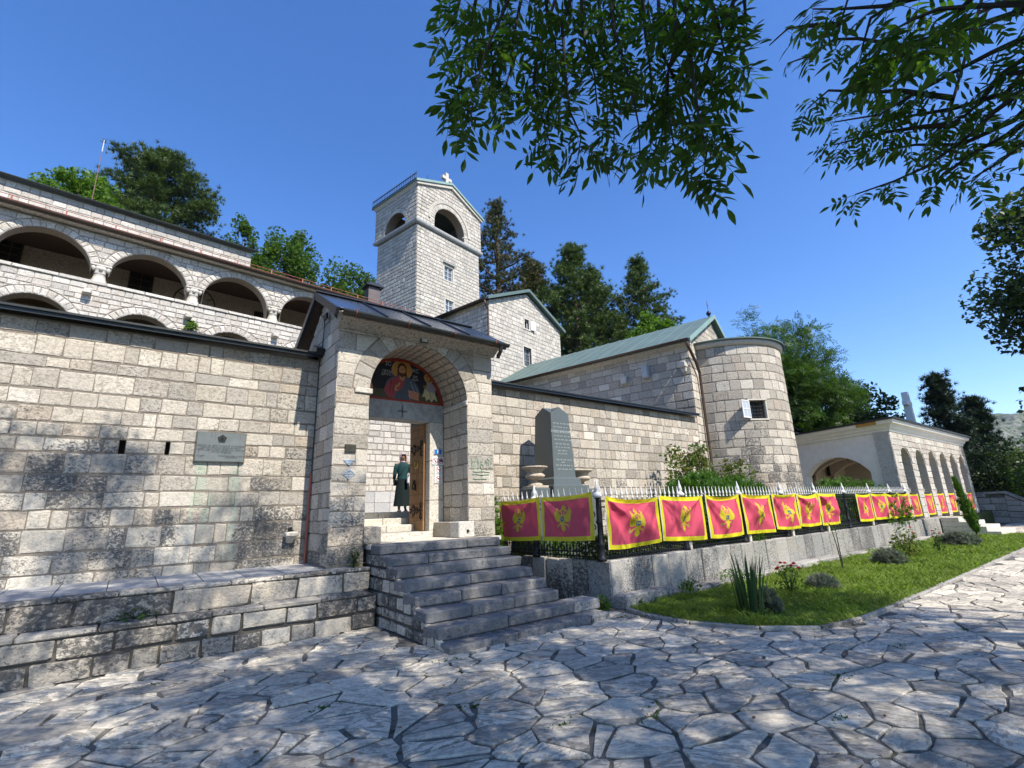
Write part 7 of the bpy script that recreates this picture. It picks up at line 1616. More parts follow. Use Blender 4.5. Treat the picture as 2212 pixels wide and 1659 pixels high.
leaf_rec = []
def twig_set(tws, conv, parent_mb, dens, seed):
    rs = random.Random(seed)
    for pts, d in tws:
        q = conv(pts); W = [at(a, b, d + rs.uniform(-0.12, 0.12)) for a, b in q]
        parent_mb.tube(W, [max(0.004, 0.013 * d / 2.6 * (1 - 0.75 * i / (len(W) - 1))) for i in range(len(W))], 5, cap=False)
        tot = 0
        for a, b in zip(W[:-1], W[1:]):
            L = np.linalg.norm(b - a); n = max(1, int(L * dens * rs.uniform(0.8, 1.2)))
            for i in range(n):
                p = a + (b - a) * rs.random(); th = rs.uniform(0, 2 * math.pi); dr_ = np.array([math.cos(th), math.sin(th), rs.uniform(-0.75, 0.1)])
                leaf_rec.append((p, dr_ / np.linalg.norm(dr_), rs.uniform(0.72, 1.02)))
        for k in range(3):
            dr_ = (W[-1] - W[-2]) / np.linalg.norm(W[-1] - W[-2]) + np.array([rs.uniform(-0.7, 0.7), rs.uniform(-0.7, 0.7), rs.uniform(-0.5, 0.2)]); leaf_rec.append((W[-1], dr_ / np.linalg.norm(dr_), rs.uniform(0.7, 0.95)))
# canopy above and behind the camera: leaves sit where the sun's path to a shaded patch of ground crosses the crown
def shade_p(gx, gy):
    hole = 0.7 * math.sin(1.9 * gx + 1.4 * math.sin(1.3 * gy)) * math.sin(2.3 * gy + 1.2 * math.sin(1.7 * gx)) + 0.7 * math.sin(5.1 * gx + 2.0 * gy) * math.sin(4.7 * gy - 2.6 * gx) + 0.4 * math.sin(9.3 * gx - 3 * gy) * math.sin(8.1 * gy + 4 * gx)
    if -6 < gx < 9.9 + 0.5 * math.sin(gy * 2) and -5 < gy < 6.6: p_ = 1.0 if hole < 0.72 else 0.12
    elif 9 < gx < 30 and -6 < gy < 0.85 + 0.3 * math.sin(gx * 1.3): p_ = 1.0 if hole < 0.72 else 0.12
    elif -5 < gx < 2.4 and 6.6 <= gy < 12.0 - 0.5 * max(0, gx): p_ = 0.95 if hole < 0.08 else 0.08
    elif 2.4 < gx < 6.4 and 6.6 <= gy < 9.0: p_ = 1.0 if hole < 0.42 else 0.1
    elif 2.4 < gx < 3.5 and 9.0 <= gy < 10.4: p_ = 0.8 if hole < 0.0 else 0.05
    elif 6.4 < gx < 9.4 and 5.6 < gy < 7.3: p_ = 0.8 if hole < -0.1 else 0.05
    else: p_ = 0.0
    return p_
SHX, SHY = SUN[0] / SUN[2], SUN[1] / SUN[2]
rs = random.Random(99); canopy = []; tries = 0
while len(canopy) < 20000 and tries < 90000:
    tries += 1; gx, gy = rs.uniform(-6, 30), rs.uniform(-6, 12.0)
    if rs.random() > shade_p(gx, gy): continue
    for _ in range(9):
        h = rs.uniform(6.0, 13.5); x, y = gx + SHX * h, gy + SHY * h; px, py, zc = proj((x, y, h))
        if zc > 0.1 and -250 < px < 2460 and py > -260: continue
        if zc > 0.1 and -90 < px < 2300 and py > -300 and zc < 0.6: continue
        canopy.append((x, y, h)); break
canopy = np.array(canopy)
at1 = thing('ash_tree', 'ash tree whose leafy twigs hang into the top centre of the view', 'tree', (3.2, -6.5, 0), 'overhanging ash trees')
at2 = thing('ash_tree', 'ash tree with finer branches reaching in from the upper right corner', 'tree', (12.5, -8.0, 0), 'overhanging ash trees')
for t_, tws, conv, base, sel, dn, sd in ((at1, TW_L, zl, (3.2, -6.5), canopy[:, 0] < 8.5, 22, 5), (at2, TW_R, zr4, (12.5, -8.0), canopy[:, 0] >= 8.5, 19, 6)):
    leaf_rec.clear(); mb = MB(); twig_set(tws, conv, mb, dn, sd); mb.build('twigs', M['twig'], t_)['kind'] = 'stuff'
    sub = canopy[sel]
    # limbs from the trunk to spots in the crown and to the hanging twigs
    lm = MB(); fork = np.array([base[0], base[1], 4.2]); lm.tube([(base[0], base[1], -0.1), (base[0] + 0.1, base[1], 2), fork, (base[0] - 0.2, base[1] + 0.4, 8)], [0.34, 0.28, 0.24, 0.10], 10)
    rs2 = random.Random(sd)
    for i in range(34):
        e = V3(sub[rs2.randrange(len(sub))]); a = fork + np.array([0, 0, rs2.uniform(0, 3)]); m = (a + e) / 2 + np.array([0, 0, 0.6]); px, py, zc = proj(m)
        if zc > 0 and 0 < px < 2212 and py > 0: continue
        lm.tube([a, m, e], [0.085, 0.045, 0.012], 5, cap=False)
    for pts, d in tws:
        q = conv(pts)[0]; e = at(q[0], q[1], d); up = e + np.array([0.15, -0.35, 0.9]); far_ = up + (fork + np.array([0, 0, 2.6]) - up) * 0.55 + np.array([0, 0, 1.2])
        lm.tube([e, up, far_, fork + np.array([0, 0, 2.2])], [0.010, 0.016, 0.035, 0.07], 5, cap=False)
    lm.build('trunk', M['bark'], t_, True)
    # canopy leaves as one mass
    N_ = len(sub); th = RNG.uniform(0, 2 * math.pi, N_); X_ = np.c_[np.cos(th), np.sin(th), RNG.uniform(-0.6, 0.1, N_)]; X_ /= np.linalg.norm(X_, axis=1)[:, None]; Z_ = np.c_[RNG.normal(0, 0.35, N_), RNG.normal(0, 0.35, N_), np.ones(N_)]; Y_ = np.cross(Z_, X_); Y_ /= np.linalg.norm(Y_, axis=1)[:, None]; Z_ = np.cross(X_, Y_)
    foliage('crown', t_, [scatter(COMP_V, COMP_F, sub + RNG.normal(0, 0.05, sub.shape), np.stack([X_, Y_, Z_], 1), RNG.uniform(0.34, 0.48, N_))], M['ash_leaf'], 'stuff')
    order = sorted(leaf_rec, key=lambda r_: np.linalg.norm(r_[0] - CAM)); lim = 150; restm = MB(); cnt = 0
    lo_, hi_ = ((945, 1610) if t_ is at1 else (1690, 2330))
    vis = [r_ for r_ in order if (lambda q, e: q[1] > -60 and lo_ < q[0] < hi_ and lo_ - 25 < e[0] < hi_ + 40)(proj(r_[0]), proj(r_[0] + r_[1] * 0.26))]
    for i, (p_, dr_, sc) in enumerate(vis):
        zz = np.array([rs2.gauss(0, 0.4), rs2.gauss(0, 0.4), 1.0]); yy = np.cross(zz, dr_); yy /= np.linalg.norm(yy); zz = np.cross(dr_, yy); me, mbb = ASH[rs2.randrange(len(ASH))]
        if i < lim: plink(bpy.data.objects.new('leaf', me), t_, axes_m(p_, dr_, yy, zz, sc, sc, sc))
        else:
            W = p_ + (np.outer(np.array(mbb.v)[:, 0], dr_) + np.outer(np.array(mbb.v)[:, 1], yy) + np.outer(np.array(mbb.v)[:, 2], zz)) * sc
            b = len(restm.v); restm.v += [tuple(w) for w in W]; restm.f += [tuple(b + j for j in f) for f in mbb.f]; restm.m += mbb.m; rj = rs2.random(); restm.r += [r_ + rj for r_ in mbb.r]
    o = restm.build('leaf_remainder', [M['ash_leaf'], M['twig']], t_, True); o['kind'] = 'stuff'
    print('ash leaves', len(vis), 'canopy', N_)

# ------------------------------------------------------------------ lawn grass, plants
def grass_patch():
    P_ = []
    while len(P_) < 30000:
        x = 6.2 + 22 * random.random() ** 2.2; y = random.uniform(2.9, 6.0)
        if inside(GARDEN, x, y) and y < 5.95: P_.append((x, y, 0.03))
    P_ = np.array(P_); N_ = len(P_); a = RNG.uniform(0, 2 * math.pi, N_); d = np.c_[np.cos(a), np.sin(a), np.zeros(N_)]; s = np.c_[-d[:, 1], d[:, 0], np.zeros(N_)]
    far_ = np.clip((P_[:, 0] - 6) / 14, 0, 1); h = RNG.uniform(0.03, 0.075, N_) * (1 + 0.3 * far_) * (0.75 + 0.5 * (np.sin(P_[:, 0] * 3) * np.sin(P_[:, 1] * 4) > 0)); w = (0.0045 + 0.008 * far_)
    ln = RNG.uniform(0.2, 0.9, N_)[:, None]
    V = np.stack([P_ - s * w[:, None], P_ + s * w[:, None], P_ + d * h[:, None] * ln * 0.6 + np.c_[np.zeros(N_), np.zeros(N_), h * 0.75], P_ + d * h[:, None] * ln * 1.4 + np.c_[np.zeros(N_), np.zeros(N_), h]], 1).reshape(-1, 3)
    F = (np.array([(0, 1, 2), (2, 1, 3)])[None] + (np.arange(N_) * 4)[:, None, None]).reshape(-1, 3)
    me = mesh_np('grass', V, F, [M['grass']], np.repeat(RNG.random(N_), 4)); o = plink(bpy.data.objects.new('grass', me), None); tag(o, 'short mown green grass of the front lawn', 'grass', kind='stuff')
grass_patch()
def blades(name, label, x, y, n, h, w, lean, mat, cat='plant', group=None, z=0.03, base_r=0.1, seed=0):
    rs = random.Random(seed); t = thing(name, label, cat, (x, y, z), group)
    for i in range(n):
        a = rs.uniform(0, 2 * math.pi); r_ = base_r * math.sqrt(rs.random()); hh = h * rs.uniform(0.6, 1.0); l_ = lean * rs.uniform(0.2, 1); d = np.array([math.cos(a), math.sin(a), 0]); s = np.array([-d[1], d[0], 0]); b = np.array([x, y, z]) + d * r_; mb = MB(); vs = []
        for k in range(6):
            q = k / 5; c = b + d * l_ * hh * q * q + ZUP * hh * (q - 0.15 * l_ * q * q); ww = w * (1 - q ** 2.2) * (0.75 + 0.5 * q); vs += [c - s * ww, c + s * ww + d * 0.003]
        mb.add(vs, [(2 * k, 2 * k + 1, 2 * k + 3, 2 * k + 2) for k in range(5)], 0, rs.random()); mb.build('leaf', M[mat], t, True)
    return t
blades('iris_clump', 'tall dark clump of sword-shaped iris leaves on the lawn', 7.66, 4.16, 40, 0.92, 0.021, 0.24, 'iris', seed=3, base_r=0.22)
def tuft_bush(name, label, x, y, r_, h, mat, n, sz, z=0.03, seed=0, flowers=0, cat='bush', group=None, up=1.2, tpl='tuft'):
    rs = np.random.default_rng(seed); t = thing(name, label, cat, (x, y, z), group); d = rs.normal(size=(n, 3)); d /= np.linalg.norm(d, axis=1)[:, None]; rr = rs.random(n) ** 0.4
    P_ = np.c_[x + d[:, 0] * rr * r_, y + d[:, 1] * rr * r_, z + np.abs(d[:, 2]) * rr * h]
    fr = frames(n, up, rs); sc = rs.uniform(0.7, 1.3, n) * sz
    foliage('foliage', t, [scatter(TUFT_V if tpl == 'tuft' else LEAF_V, TUFT_F if tpl == 'tuft' else LEAF_F, P_, fr, sc)], M[mat])
    mb = MB()
    for i in range(6): a = i * 1.05; mb.tube([(x, y, z - 0.03), (x + 0.3 * r_ * math.cos(a), y + 0.3 * r_ * math.sin(a), z + 0.4 * h), (x + 0.6 * r_ * math.cos(a), y + 0.6 * r_ * math.sin(a), z + 0.75 * h)], [0.012, 0.008, 0.004], 4)
    mb.build('stems', M['twig'], t)
    for i in range(flowers):
        a, e = rs.uniform(0, 6.28), rs.uniform(0.2, 1.2); c = np.array([x + r_ * math.cos(a) * math.cos(e), y + r_ * math.sin(a) * math.cos(e), z + h * (0.35 + 0.7 * math.sin(e))]); mb = MB()
        for k in range(9):
            b = 2.4 * k; q = np.array([math.cos(b) * (0.4 + 0.06 * k), math.sin(b) * (0.4 + 0.06 * k), 0.9 - 0.08 * k]); q /= np.linalg.norm(q); s = np.cross(q, ZUP); s = s / (np.linalg.norm(s) + 1e-6); mb.add([c, c + q * 0.03 + s * 0.022, c + q * 0.052, c + q * 0.03 - s * 0.022], [(0, 1, 2, 3)], 0, rs.random())
        mb.build('flower', M['petal'], t)
    return t
tuft_bush('lavender_bush', 'small grey-green bush at the foot of the iris clump', 7.95, 4.05, 0.20, 0.34, 'lavender', 420, 0.07, seed=1, group='lavender bushes on the lawn')
tuft_bush('lavender_bush', 'low dark lavender mound behind the red roses', 10.6, 4.3, 0.30, 0.24, 'lavender', 520, 0.08, seed=2, group='lavender bushes on the lawn')
tuft_bush('lavender_bush', 'round grey lavender bush in the middle of the sunny lawn', 15.4, 4.55, 0.36, 0.36, 'lavender', 420, 0.11, seed=3, group='lavender bushes on the lawn')
tuft_bush('lavender_bush', 'pale lavender patch before the far corner steps', 22.3, 4.5, 0.6, 0.40, 'lavender', 520, 0.12, seed=4, group='lavender bushes on the lawn')
tuft_bush('rose_bush', 'red flowering rose bush behind the iris clump', 9.85, 4.55, 0.26, 0.5, 'dec', 240, 0.06, seed=5, flowers=10, tpl='leaf', group='rose bushes on the lawn')
tuft_bush('rose_bush', 'loose rose bush near the far end of the lawn', 17.6, 4.75, 0.42, 0.80, 'shrub', 360, 0.09, seed=6, flowers=2, tpl='leaf', group='rose bushes on the lawn')
tuft_bush('rose_bush', 'single red rose on a tall stem beside the loose rose bush', 19.0, 4.35, 0.16, 0.72, 'dec', 110, 0.08, seed=7, flowers=3, tpl='leaf', group='rose bushes on the lawn')
for i, (x, y, r_, h, lab) in enumerate(((7.05, 5.85, 0.16, 0.16, 'weed growing at the corner foot of the retaining wall'), (8.45, 5.72, 0.22, 0.22, 'weed clump against the retaining wall left of the iris'), (10.2, 5.7, 0.5, 0.22, 'wide low weeds against the retaining wall behind the iris'), (12.6, 5.75, 0.25, 0.12, 'small weed at the wall foot near the oleander stalks'), (6.38, 6.0, 0.16, 0.22, 'weed between the bottom step and the retaining wall'))):
    tuft_bush('weed', lab, x, y, r_, h, 'dec_bright' if i else 'dec', 160, 0.06, 0.12 if i in (1, 2) else 0.03, 50 + i, 0, 'weed', 'weeds along the wall foot', tpl='leaf')
for i, (x, y, z, r_, h, lab) in enumerate(((3.05, 8.28, 0.86, 0.10, 0.30, 'weed sprouting beside the left gate pillar base'), (0.25, 8.06, 0.52, 0.22, 0.12, 'weed on the lower terrace step'), (6.35, 9.44, 4.0, 0.10, 0.10, 'tuft growing high on the wall right of the gate'), (15.45, 9.42, 3.35, 0.12, 0.28, 'brown weed in the corner where the wall meets the church'))):
    tuft_bush('weed', lab, x, y, r_, h, 'dec', 70, 0.05, z, 60 + i, 0, 'weed', 'weeds in the masonry', tpl='leaf')
pg = GA(-11.05, -0.08, 8.62); tuft_bush('weed', 'yellow-green tuft growing from the residence wall', pg[0], pg[1], 0.22, 0.42, 'dec_bright', 150, 0.12, pg[2], 65, 0, 'weed', tpl='leaf')
def stalk_plant(name, label, x, y, h, z=0.03, seed=0):
    rs = random.Random(seed); t = thing(name, label, 'plant', (x, y, z), 'oleander stalks before the wall')
    for k in range(2):
        dx, dy = rs.uniform(-0.12, 0.12), rs.uniform(-0.1, 0.1); top = np.array([x + dx, y + dy, z + h * (1 - 0.12 * k)]); mb = MB(); mb.tube([(x + 0.02 * k, y, z - 0.05), (x + dx * 0.4, y + dy * 0.4, z + h * 0.5), top], [0.014, 0.011, 0.006], 5); mb.build('stem', M['twig'], t)
        mb = MB()
        for i in range(26):
            a = 2.4 * i; q = top - ZUP * 0.02 * i * 0.9; e = 0.9 - 0.05 * i; d = np.array([math.cos(a) * math.cos(e), math.sin(a) * math.cos(e), math.sin(e)]); s = np.cross(d, ZUP); s /= np.linalg.norm(s) + 1e-6
            mb.add([q, q + d * 0.07 + s * 0.011, q + d * 0.15, q + d * 0.07 - s * 0.011], [(0, 1, 2, 3)], 0, rs.random())
        mb.build('foliage', M['dec'], t)
stalk_plant('oleander', 'thin oleander with two bare stalks standing on the lawn', 13.5, 4.95, 1.05, seed=1)
# cypress sapling leaning by the corner steps
cyp = thing('cypress_sapling', 'slim green cypress sapling by the far corner steps', 'tree', (25.6, 4.6, 0)); rs = np.random.default_rng(5); n = 620; k = rs.random(n); a = rs.uniform(0, 6.28, n); rad = 0.27 * np.sin(np.pi * np.clip(k * 0.93 + 0.05, 0, 1)) ** 0.7 * (1 - 0.55 * k) * rs.uniform(0.3, 1, n)
P_ = np.c_[25.6 + rad * np.cos(a) - 0.12 * k, 4.6 + rad * np.sin(a) + 0.25 * k, 0.25 + 2.0 * k]; foliage('crown', cyp, [scatter(TUFT_V * np.array([0.6, 0.6, 1.2]), TUFT_F, P_, frames(n, 4.0, rs), rs.uniform(0.12, 0.2, n))], M['juniper']); mb = MB(); mb.tube([(25.6, 4.6, -0.03), (25.55, 4.7, 1.2)], [0.03, 0.015], 6); mb.build('trunk', M['twig'], cyp)
# shrubs in the fenced plot
broadleaf('garden_shrub', 'upright shrub with reddish tips before the church corner', 12.9, 8.3, 3.6, 1.2, 1.5, 'shrub', 'shrubs inside the fence', 1300, 0.13, 70, 24, zbase=0.7, cat='bush')
broadleaf('garden_shrub', 'rounded shrub standing at the apse foot', 15.3, 8.3, 3.1, 0.9, 1.7, 'shrub', 'shrubs inside the fence', 1500, 0.13, 71, 24, zbase=0.7, cat='bush')
for i, (x, y, r_, h, lab) in enumerate(((12.2, 7.6, 1.5, 1.75, 'low spreading juniper left of the upright shrub'), (14.4, 7.7, 1.1, 1.7, 'low juniper between the two upright shrubs'), (22.6, 7.8, 2.2, 1.75, 'wide juniper in front of the pavilion arch'))):
    tuft_bush('juniper_bush', lab, x, y, r_, h, 'juniper', 1500, 0.20, 0.7, 80 + i, 0, 'bush', 'junipers inside the fence', 0.8)
tuft_bush('vine', 'green vine leaves in the corner between gate and fence', 6.28, 8.75, 0.16, 1.25, 'dec_bright', 170, 0.12, 0.72, 90, 0, 'plant', tpl='leaf')
hd = thing('box_hedge', 'low clipped green hedge just behind the iron fence', 'hedge', (9, 6.6, 0.7)); n = 7000; rs = np.random.default_rng(91); u = rs.random(n); side = rs.random(n) < 0.22
hx = np.where(side, rs.uniform(6.75, 7.0, n), 6.9 + 17 * u ** 1.3); hy = np.where(side, rs.uniform(6.4, 8.8, n), rs.uniform(6.34, 6.75, n)); foliage('foliage', hd, [scatter(LEAF_V, LEAF_F, np.c_[hx, hy, 0.72 + rs.random(n) ** 0.8 * 0.42], frames(n, 0.6, rs), rs.uniform(0.05, 0.09, n))], M['dec_bright'])
mb = MB()
for i in range(40): mb.tube([(6.95 + 0.43 * i, 6.5, 0.68), (6.97 + 0.43 * i, 6.52, 1.0)], 0.008, 4)
mb.build('stems', M['twig'], hd)
n = 170; gx_ = RNG.uniform(-0.5, 10, n); gy_ = RNG.uniform(0.5, 7.5, n); ok = [not inside(GARDEN, a, b) and not (b > 5.5 and a > 3.0) for a, b in zip(gx_, gy_)]; P_ = np.c_[gx_, gy_, np.full(n, 0.022)][ok]
M['dry_leaf'] = leaf_mat('dry_leaf', [(0.16, 0.07, 0.03), (0.22, 0.12, 0.05), (0.12, 0.045, 0.025)], 0.2, (1, 1, 1))
fr = frames(len(P_), 9.0); o = foliage('fallen_leaves', None, [scatter(LEAF_V, LEAF_F, P_, fr, RNG.uniform(0.03, 0.065, len(P_)))], M['dry_leaf']); tag(o, 'dry brown leaves scattered over the paving', 'leaves', kind='stuff')

jp = []
for x, y in ((3.6, 2.9), (3.75, 3.05), (5.6, 2.2), (5.7, 2.3), (2.6, 4.1), (7.2, 2.2), (1.6, 5.0), (4.6, 1.9), (3.2, 5.45), (6.4, 5.35), (6.3, 5.5), (0.4, 6.9), (2.9, 3.3), (8.6, 1.9)):
    for k in range(26): jp.append((x + random.gauss(0, 0.07), y + random.gauss(0, 0.03), 0.0))
jp = np.array(jp); o = foliage('joint_moss', None, [scatter(LEAF_V, LEAF_F, jp, frames(len(jp), 0.5), RNG.uniform(0.02, 0.05, len(jp)))], M['dec']); tag(o, 'tiny green weeds in the joints of the paving', 'weeds', kind='stuff')

# ------------------------------------------------------------------ person in the gateway
def person():
    px, py, pz = 6.03, 12.9, 1.717
    t = thing('person', 'person in a pale headscarf, teal blouse and long dark skirt behind the door', 'person', (px, py, pz))
    J = {'pel': (0, 0, 0.90, 0.115), 'waist': (0, 0, 1.03, 0.10), 'chest': (0, 0.0, 1.22, 0.125), 'neck': (0, 0, 1.37, 0.05), 'head': (0, -0.01, 1.46, 0.075), 'crown': (0, -0.01, 1.56, 0.078),
         'hipl': (-0.09, 0, 0.84, 0.09), 'kneel': (-0.09, -0.05, 0.46, 0.058), 'ankl': (-0.09, 0.0, 0.09, 0.038), 'toel': (-0.10, -0.14, 0.035, 0.032), 'hipr': (0.09, 0, 0.84, 0.09), 'kneer': (0.09, 0.02, 0.46, 0.058), 'ankr': (0.09, 0.09, 0.10, 0.038), 'toer': (0.10, -0.06, 0.035, 0.032),
         'shl': (-0.16, 0, 1.31, 0.058), 'ell': (-0.22, 0.02, 1.06, 0.042), 'wrl': (-0.25, -0.05, 0.84, 0.026), 'pal': (-0.255, -0.06, 0.79, 0.03), 'shr': (0.16, 0, 1.31, 0.058), 'elr': (0.22, 0.0, 1.06, 0.042), 'wrr': (0.17, -0.20, 1.0, 0.026), 'par': (0.15, -0.245, 0.995, 0.03)}
    E_ = [('pel', 'waist'), ('waist', 'chest'), ('chest', 'neck'), ('neck', 'head'), ('head', 'crown'), ('pel', 'hipl'), ('hipl', 'kneel'), ('kneel', 'ankl'), ('ankl', 'toel'), ('pel', 'hipr'), ('hipr', 'kneer'), ('kneer', 'ankr'), ('ankr', 'toer'), ('chest', 'shl'), ('shl', 'ell'), ('ell', 'wrl'), ('wrl', 'pal'), ('chest', 'shr'), ('shr', 'elr'), ('elr', 'wrr'), ('wrr', 'par')]
    for hnd, d in (('pal', (0, -0.25, -1)), ('par', (-0.4, -1, -0.1))):
        p0 = np.array(J[hnd][:3]); d = np.array(d) / np.linalg.norm(d); s = np.array([0, 1.0, 0]) if hnd == 'pal' else np.array([0, 0, 1.0])
        for k in range(5):
            off = (k - 2) * 0.014; L = (0.05, 0.075, 0.08, 0.075, 0.06)[k]
            a = p0 + s * off + d * 0.012 * (0 if k == 0 else 1); m_ = a + (d + (s * (-0.7) if k == 0 else 0)) * L * 0.5; e = m_ + (d * 0.8 + np.array([0.25 if hnd == 'pal' else -0.1, 0, -0.2])) * L * 0.5
            n1, n2, n3 = f'{hnd}{k}a', f'{hnd}{k}b', f'{hnd}{k}c'; J[n1] = (*a, 0.010); J[n2] = (*m_, 0.009); J[n3] = (*e, 0.008); E_ += [(hnd, n1), (n1, n2), (n2, n3)]
    names = list(J); me = bpy.data.meshes.new('body'); me.from_pydata([J[k][:3] for k in names], [(names.index(a), names.index(b)) for a, b in E_], [])
    tmp = bpy.data.objects.new('body_tmp', me); COL.objects.link(tmp)
    tmp.modifiers.new('skin', 'SKIN'); sv = me.skin_vertices[0].data
    for i, k in enumerate(names): sv[i].radius = (J[k][3], J[k][3]); sv[i].use_root = (k == 'pel')
    ss = tmp.modifiers.new('sub', 'SUBSURF'); ss.levels = 1; ss.render_levels = 1
    dg = bpy.context.evaluated_depsgraph_get(); bm_ = bpy.data.meshes.new_from_object(tmp.evaluated_get(dg)); bpy.data.objects.remove(tmp)
    Tm = Matrix.Translation((px, py, pz)) @ Matrix.Rotation(R(-18), 4, 'Z'); bm_.transform(Tm); bm_.materials.clear(); bm_.materials.append(flat('skin', (0.20, 0.10, 0.06), 0.6)); bm_.name = 'body'
    bm_.polygons.foreach_set('use_smooth', np.ones(len(bm_.polygons), bool)); body = plink(bpy.data.objects.new('body', bm_), t)
    def W(p): return np.array(Tm @ Vector(p))
    def loft(name, rings, mat, seg=24, wob=0.0, cap=False):
        mb = MB(); vs = []
        for i, (cx, cy, z, rx, ry) in enumerate(rings):
            for k in range(seg): a = 2 * math.pi * k / seg; w = 1 + wob * (i / len(rings)) * 0 + wob * math.sin(7 * a + i * 0.3) * (1 - i / (len(rings) - 1)); vs.append(W((cx + rx * w * math.cos(a), cy + ry * w * math.sin(a), z)))
        fs = [(i * seg + k, i * seg + (k + 1) % seg, (i + 1) * seg + (k + 1) % seg, (i + 1) * seg + k) for i in range(len(rings) - 1) for k in range(seg)]
        if cap: fs += [tuple((len(rings) - 1) * seg + k for k in range(seg))]
        mb.add(vs, fs); return mb.build(name, mat, t, True)
    teal = flat('teal_cloth', (0.010, 0.045, 0.046), 0.85, 0, 20, 0.3); dk = flat('dark_green_cloth', (0.006, 0.014, 0.013), 0.9, 0, 20, 0.3); scf = flat('pale_scarf', (0.42, 0.33, 0.33), 0.85, 0, 25, 0.2); blk = flat('black_leather', (0.015, 0.013, 0.013), 0.5)
    loft('skirt', [(0, -0.01, 0.16, 0.235, 0.20), (0, -0.01, 0.35, 0.215, 0.18), (0, 0, 0.6, 0.195, 0.16), (0, 0, 0.85, 0.165, 0.14), (0, 0, 1.0, 0.125, 0.11)], dk, 28, 0.07)
    loft('blouse', [(0, 0, 0.90, 0.165, 0.135), (0, 0, 1.02, 0.145, 0.12), (0, 0, 1.2, 0.165, 0.135), (0, 0, 1.30, 0.165, 0.115), (0, 0, 1.36, 0.09, 0.08), (0, 0, 1.385, 0.06, 0.06)], teal, 24, 0.03)
    mb = MB(); mb.tube([W(J['shl'][:3]), W((-0.195, 0.01, 1.18)), W(J['ell'][:3]), W((-0.24, -0.02, 0.90))], [0.075, 0.066, 0.055, 0.042], 10); mb.build('sleeve', teal, t, True)
    mb = MB(); mb.tube([W(J['shr'][:3]), W((0.20, 0.0, 1.18)), W(J['elr'][:3]), W((0.185, -0.15, 1.02))], [0.075, 0.066, 0.055, 0.042], 10); mb.build('sleeve', teal, t, True)
    mb = MB(); vs = []; n1, n2 = 20, 10   # headscarf: shell open over the face
    for j in range(n2):
        z = 1.36 + 0.275 * j / (n2 - 1); prof = 0.105 * math.sqrt(max(0.02, 1 - ((z - 1.49) / 0.155) ** 2)) + 0.012
        for i in range(n1): a = R(-90 + 42) + R(276) * i / (n1 - 1); k = prof if z < 1.60 else prof; vs.append(W((k * 0.95 * math.cos(a), -0.01 + k * 1.1 * math.sin(a), z)))
    fs = [(j * n1 + i, j * n1 + i + 1, (j + 1) * n1 + i + 1, (j + 1) * n1 + i) for j in range(n2 - 1) for i in range(n1 - 1)]; mb.add(vs, fs)
    mb.add([W(q) for q in ((-0.07, -0.075, 1.59), (0.07, -0.075, 1.59), (0.05, -0.06, 1.635), (-0.05, -0.06, 1.635), (0, 0.0, 1.655))], [(0, 1, 2, 3), (3, 2, 4)]); mb.lathe([(0.055, 0), (0.085, 0.02), (0.075, 0.05)], W((0, -0.01, 1.345)), 14); mb.build('headscarf', scf, t, True)
    mb = MB(); c = W((0, -0.098, 1.485)); f_ = W((0, -1, 0)) - W((0, 0, 0)); r_ = W((1, 0, 0)) - W((0, 0, 0)); mb.add([c - r_ * 0.012 - ZUP * 0.015, c + r_ * 0.012 - ZUP * 0.015, c + ZUP * 0.03, c + f_ * 0.018 - ZUP * 0.012], [(0, 1, 3), (1, 2, 3), (2, 0, 3)]); mb.build('nose', bm_.materials[0], body)
    mb = MB()
    for s in (-1, 1): mb.obox(W((s * 0.03, -0.093, 1.515)), (r_, f_, ZUP), (0.013, 0.004, 0.006))
    mb.obox(W((0, -0.092, 1.44)), (r_, f_, ZUP), (0.02, 0.004, 0.005)); mb.build('eyes_and_mouth', blk, body)
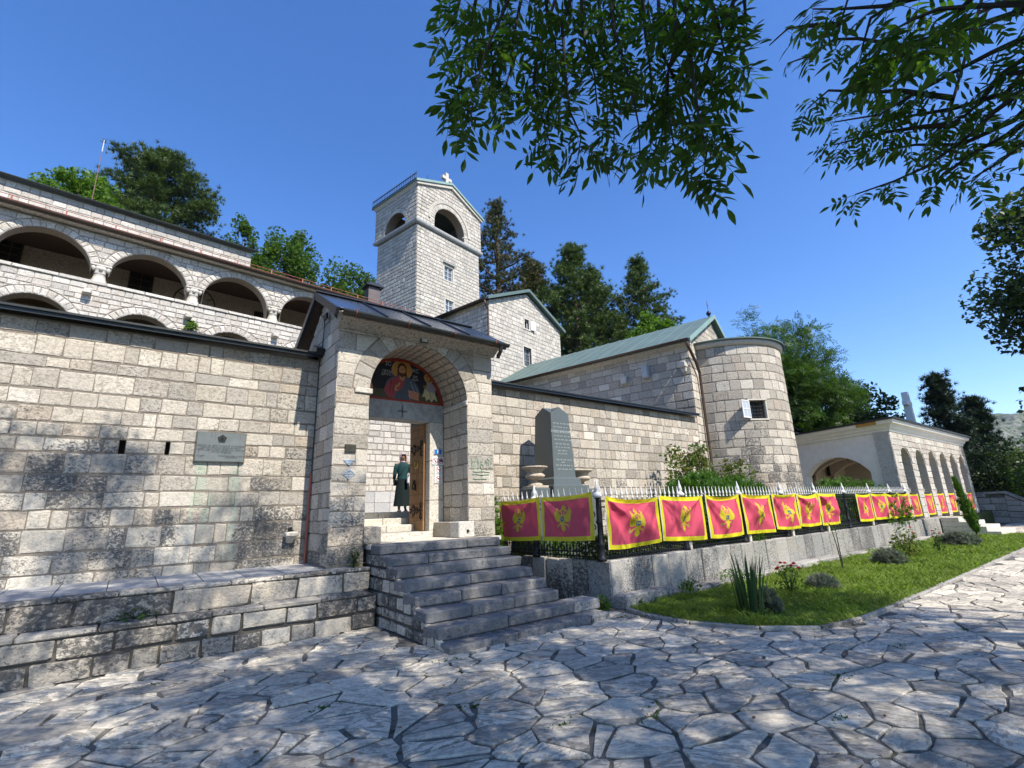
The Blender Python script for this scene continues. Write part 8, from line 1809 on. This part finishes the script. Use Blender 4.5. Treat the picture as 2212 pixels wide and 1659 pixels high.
    mb = MB(); mb.tube([W((0.12, -0.02, 1.36)), W((0.05, -0.135, 1.22)), W((-0.10, -0.15, 1.02)), W((-0.20, -0.08, 0.86))], 0.009, 5); mb.obox(W((-0.21, -0.06, 0.80)), (r_, f_, ZUP), (0.03, 0.07, 0.08), 0.01); tag(mb.build('shoulder_bag', blk), 'small dark cross-body bag worn by the person in the gateway', 'bag')
    mb = MB(); mb.obox(W((0.13, -0.26, 0.90)), (r_, f_, ZUP), (0.045, 0.03, 0.13), 0.015, 0, 0, 0.008); tag(mb.build('white_bag', flat('white_bag', (0.6, 0.6, 0.6), 0.6)), 'small white bag held by the person in the gateway', 'bag')
    for s, ky in ((-1, -0.07), (1, 0.01)): mb = MB(); mb.obox(W((s * 0.095, ky, 0.02)), (r_, f_, ZUP), (0.048, 0.13, 0.018), 0.01); mb.tube([W((s * 0.095 - 0.045, ky - 0.05, 0.03)), W((s * 0.095, ky - 0.06, 0.075)), W((s * 0.095 + 0.045, ky - 0.05, 0.03))], 0.012, 5); mb.build('sandal', blk, t)
person()
# lettering becomes real mesh
dg = bpy.context.evaluated_depsgraph_get()
for o in [o for o in COL.objects if o.type == 'FONT']:
    me = bpy.data.meshes.new_from_object(o.evaluated_get(dg)); par = o.parent; mw = o.matrix_basis.copy(); bpy.data.objects.remove(o); plink(bpy.data.objects.new('lettering', me), par, mw)['kind'] = 'stuff'

# ------------------------------------------------------------------ air: thin haze over the valley
gh = bpy.data.materials.new('haze_air'); gh.use_nodes = True; gh.node_tree.nodes.clear()
pvn = gh.node_tree.nodes.new('ShaderNodeVolumePrincipled'); pvn.inputs['Density'].default_value = 0.00008; pvn.inputs['Color'].default_value = (0.80, 0.88, 1.0, 1); pvn.inputs['Anisotropy'].default_value = 0.2
gh.node_tree.links.new(pvn.outputs[0], gh.node_tree.nodes.new('ShaderNodeOutputMaterial').inputs['Volume'])
mb = MB(); mb.box(-3100, 3600, -3100, 1500, -12, 330); hz = mb.build('haze', gh); hz['kind'] = 'stuff'; tag(hz, 'thin pale air haze filling the valley', 'haze')
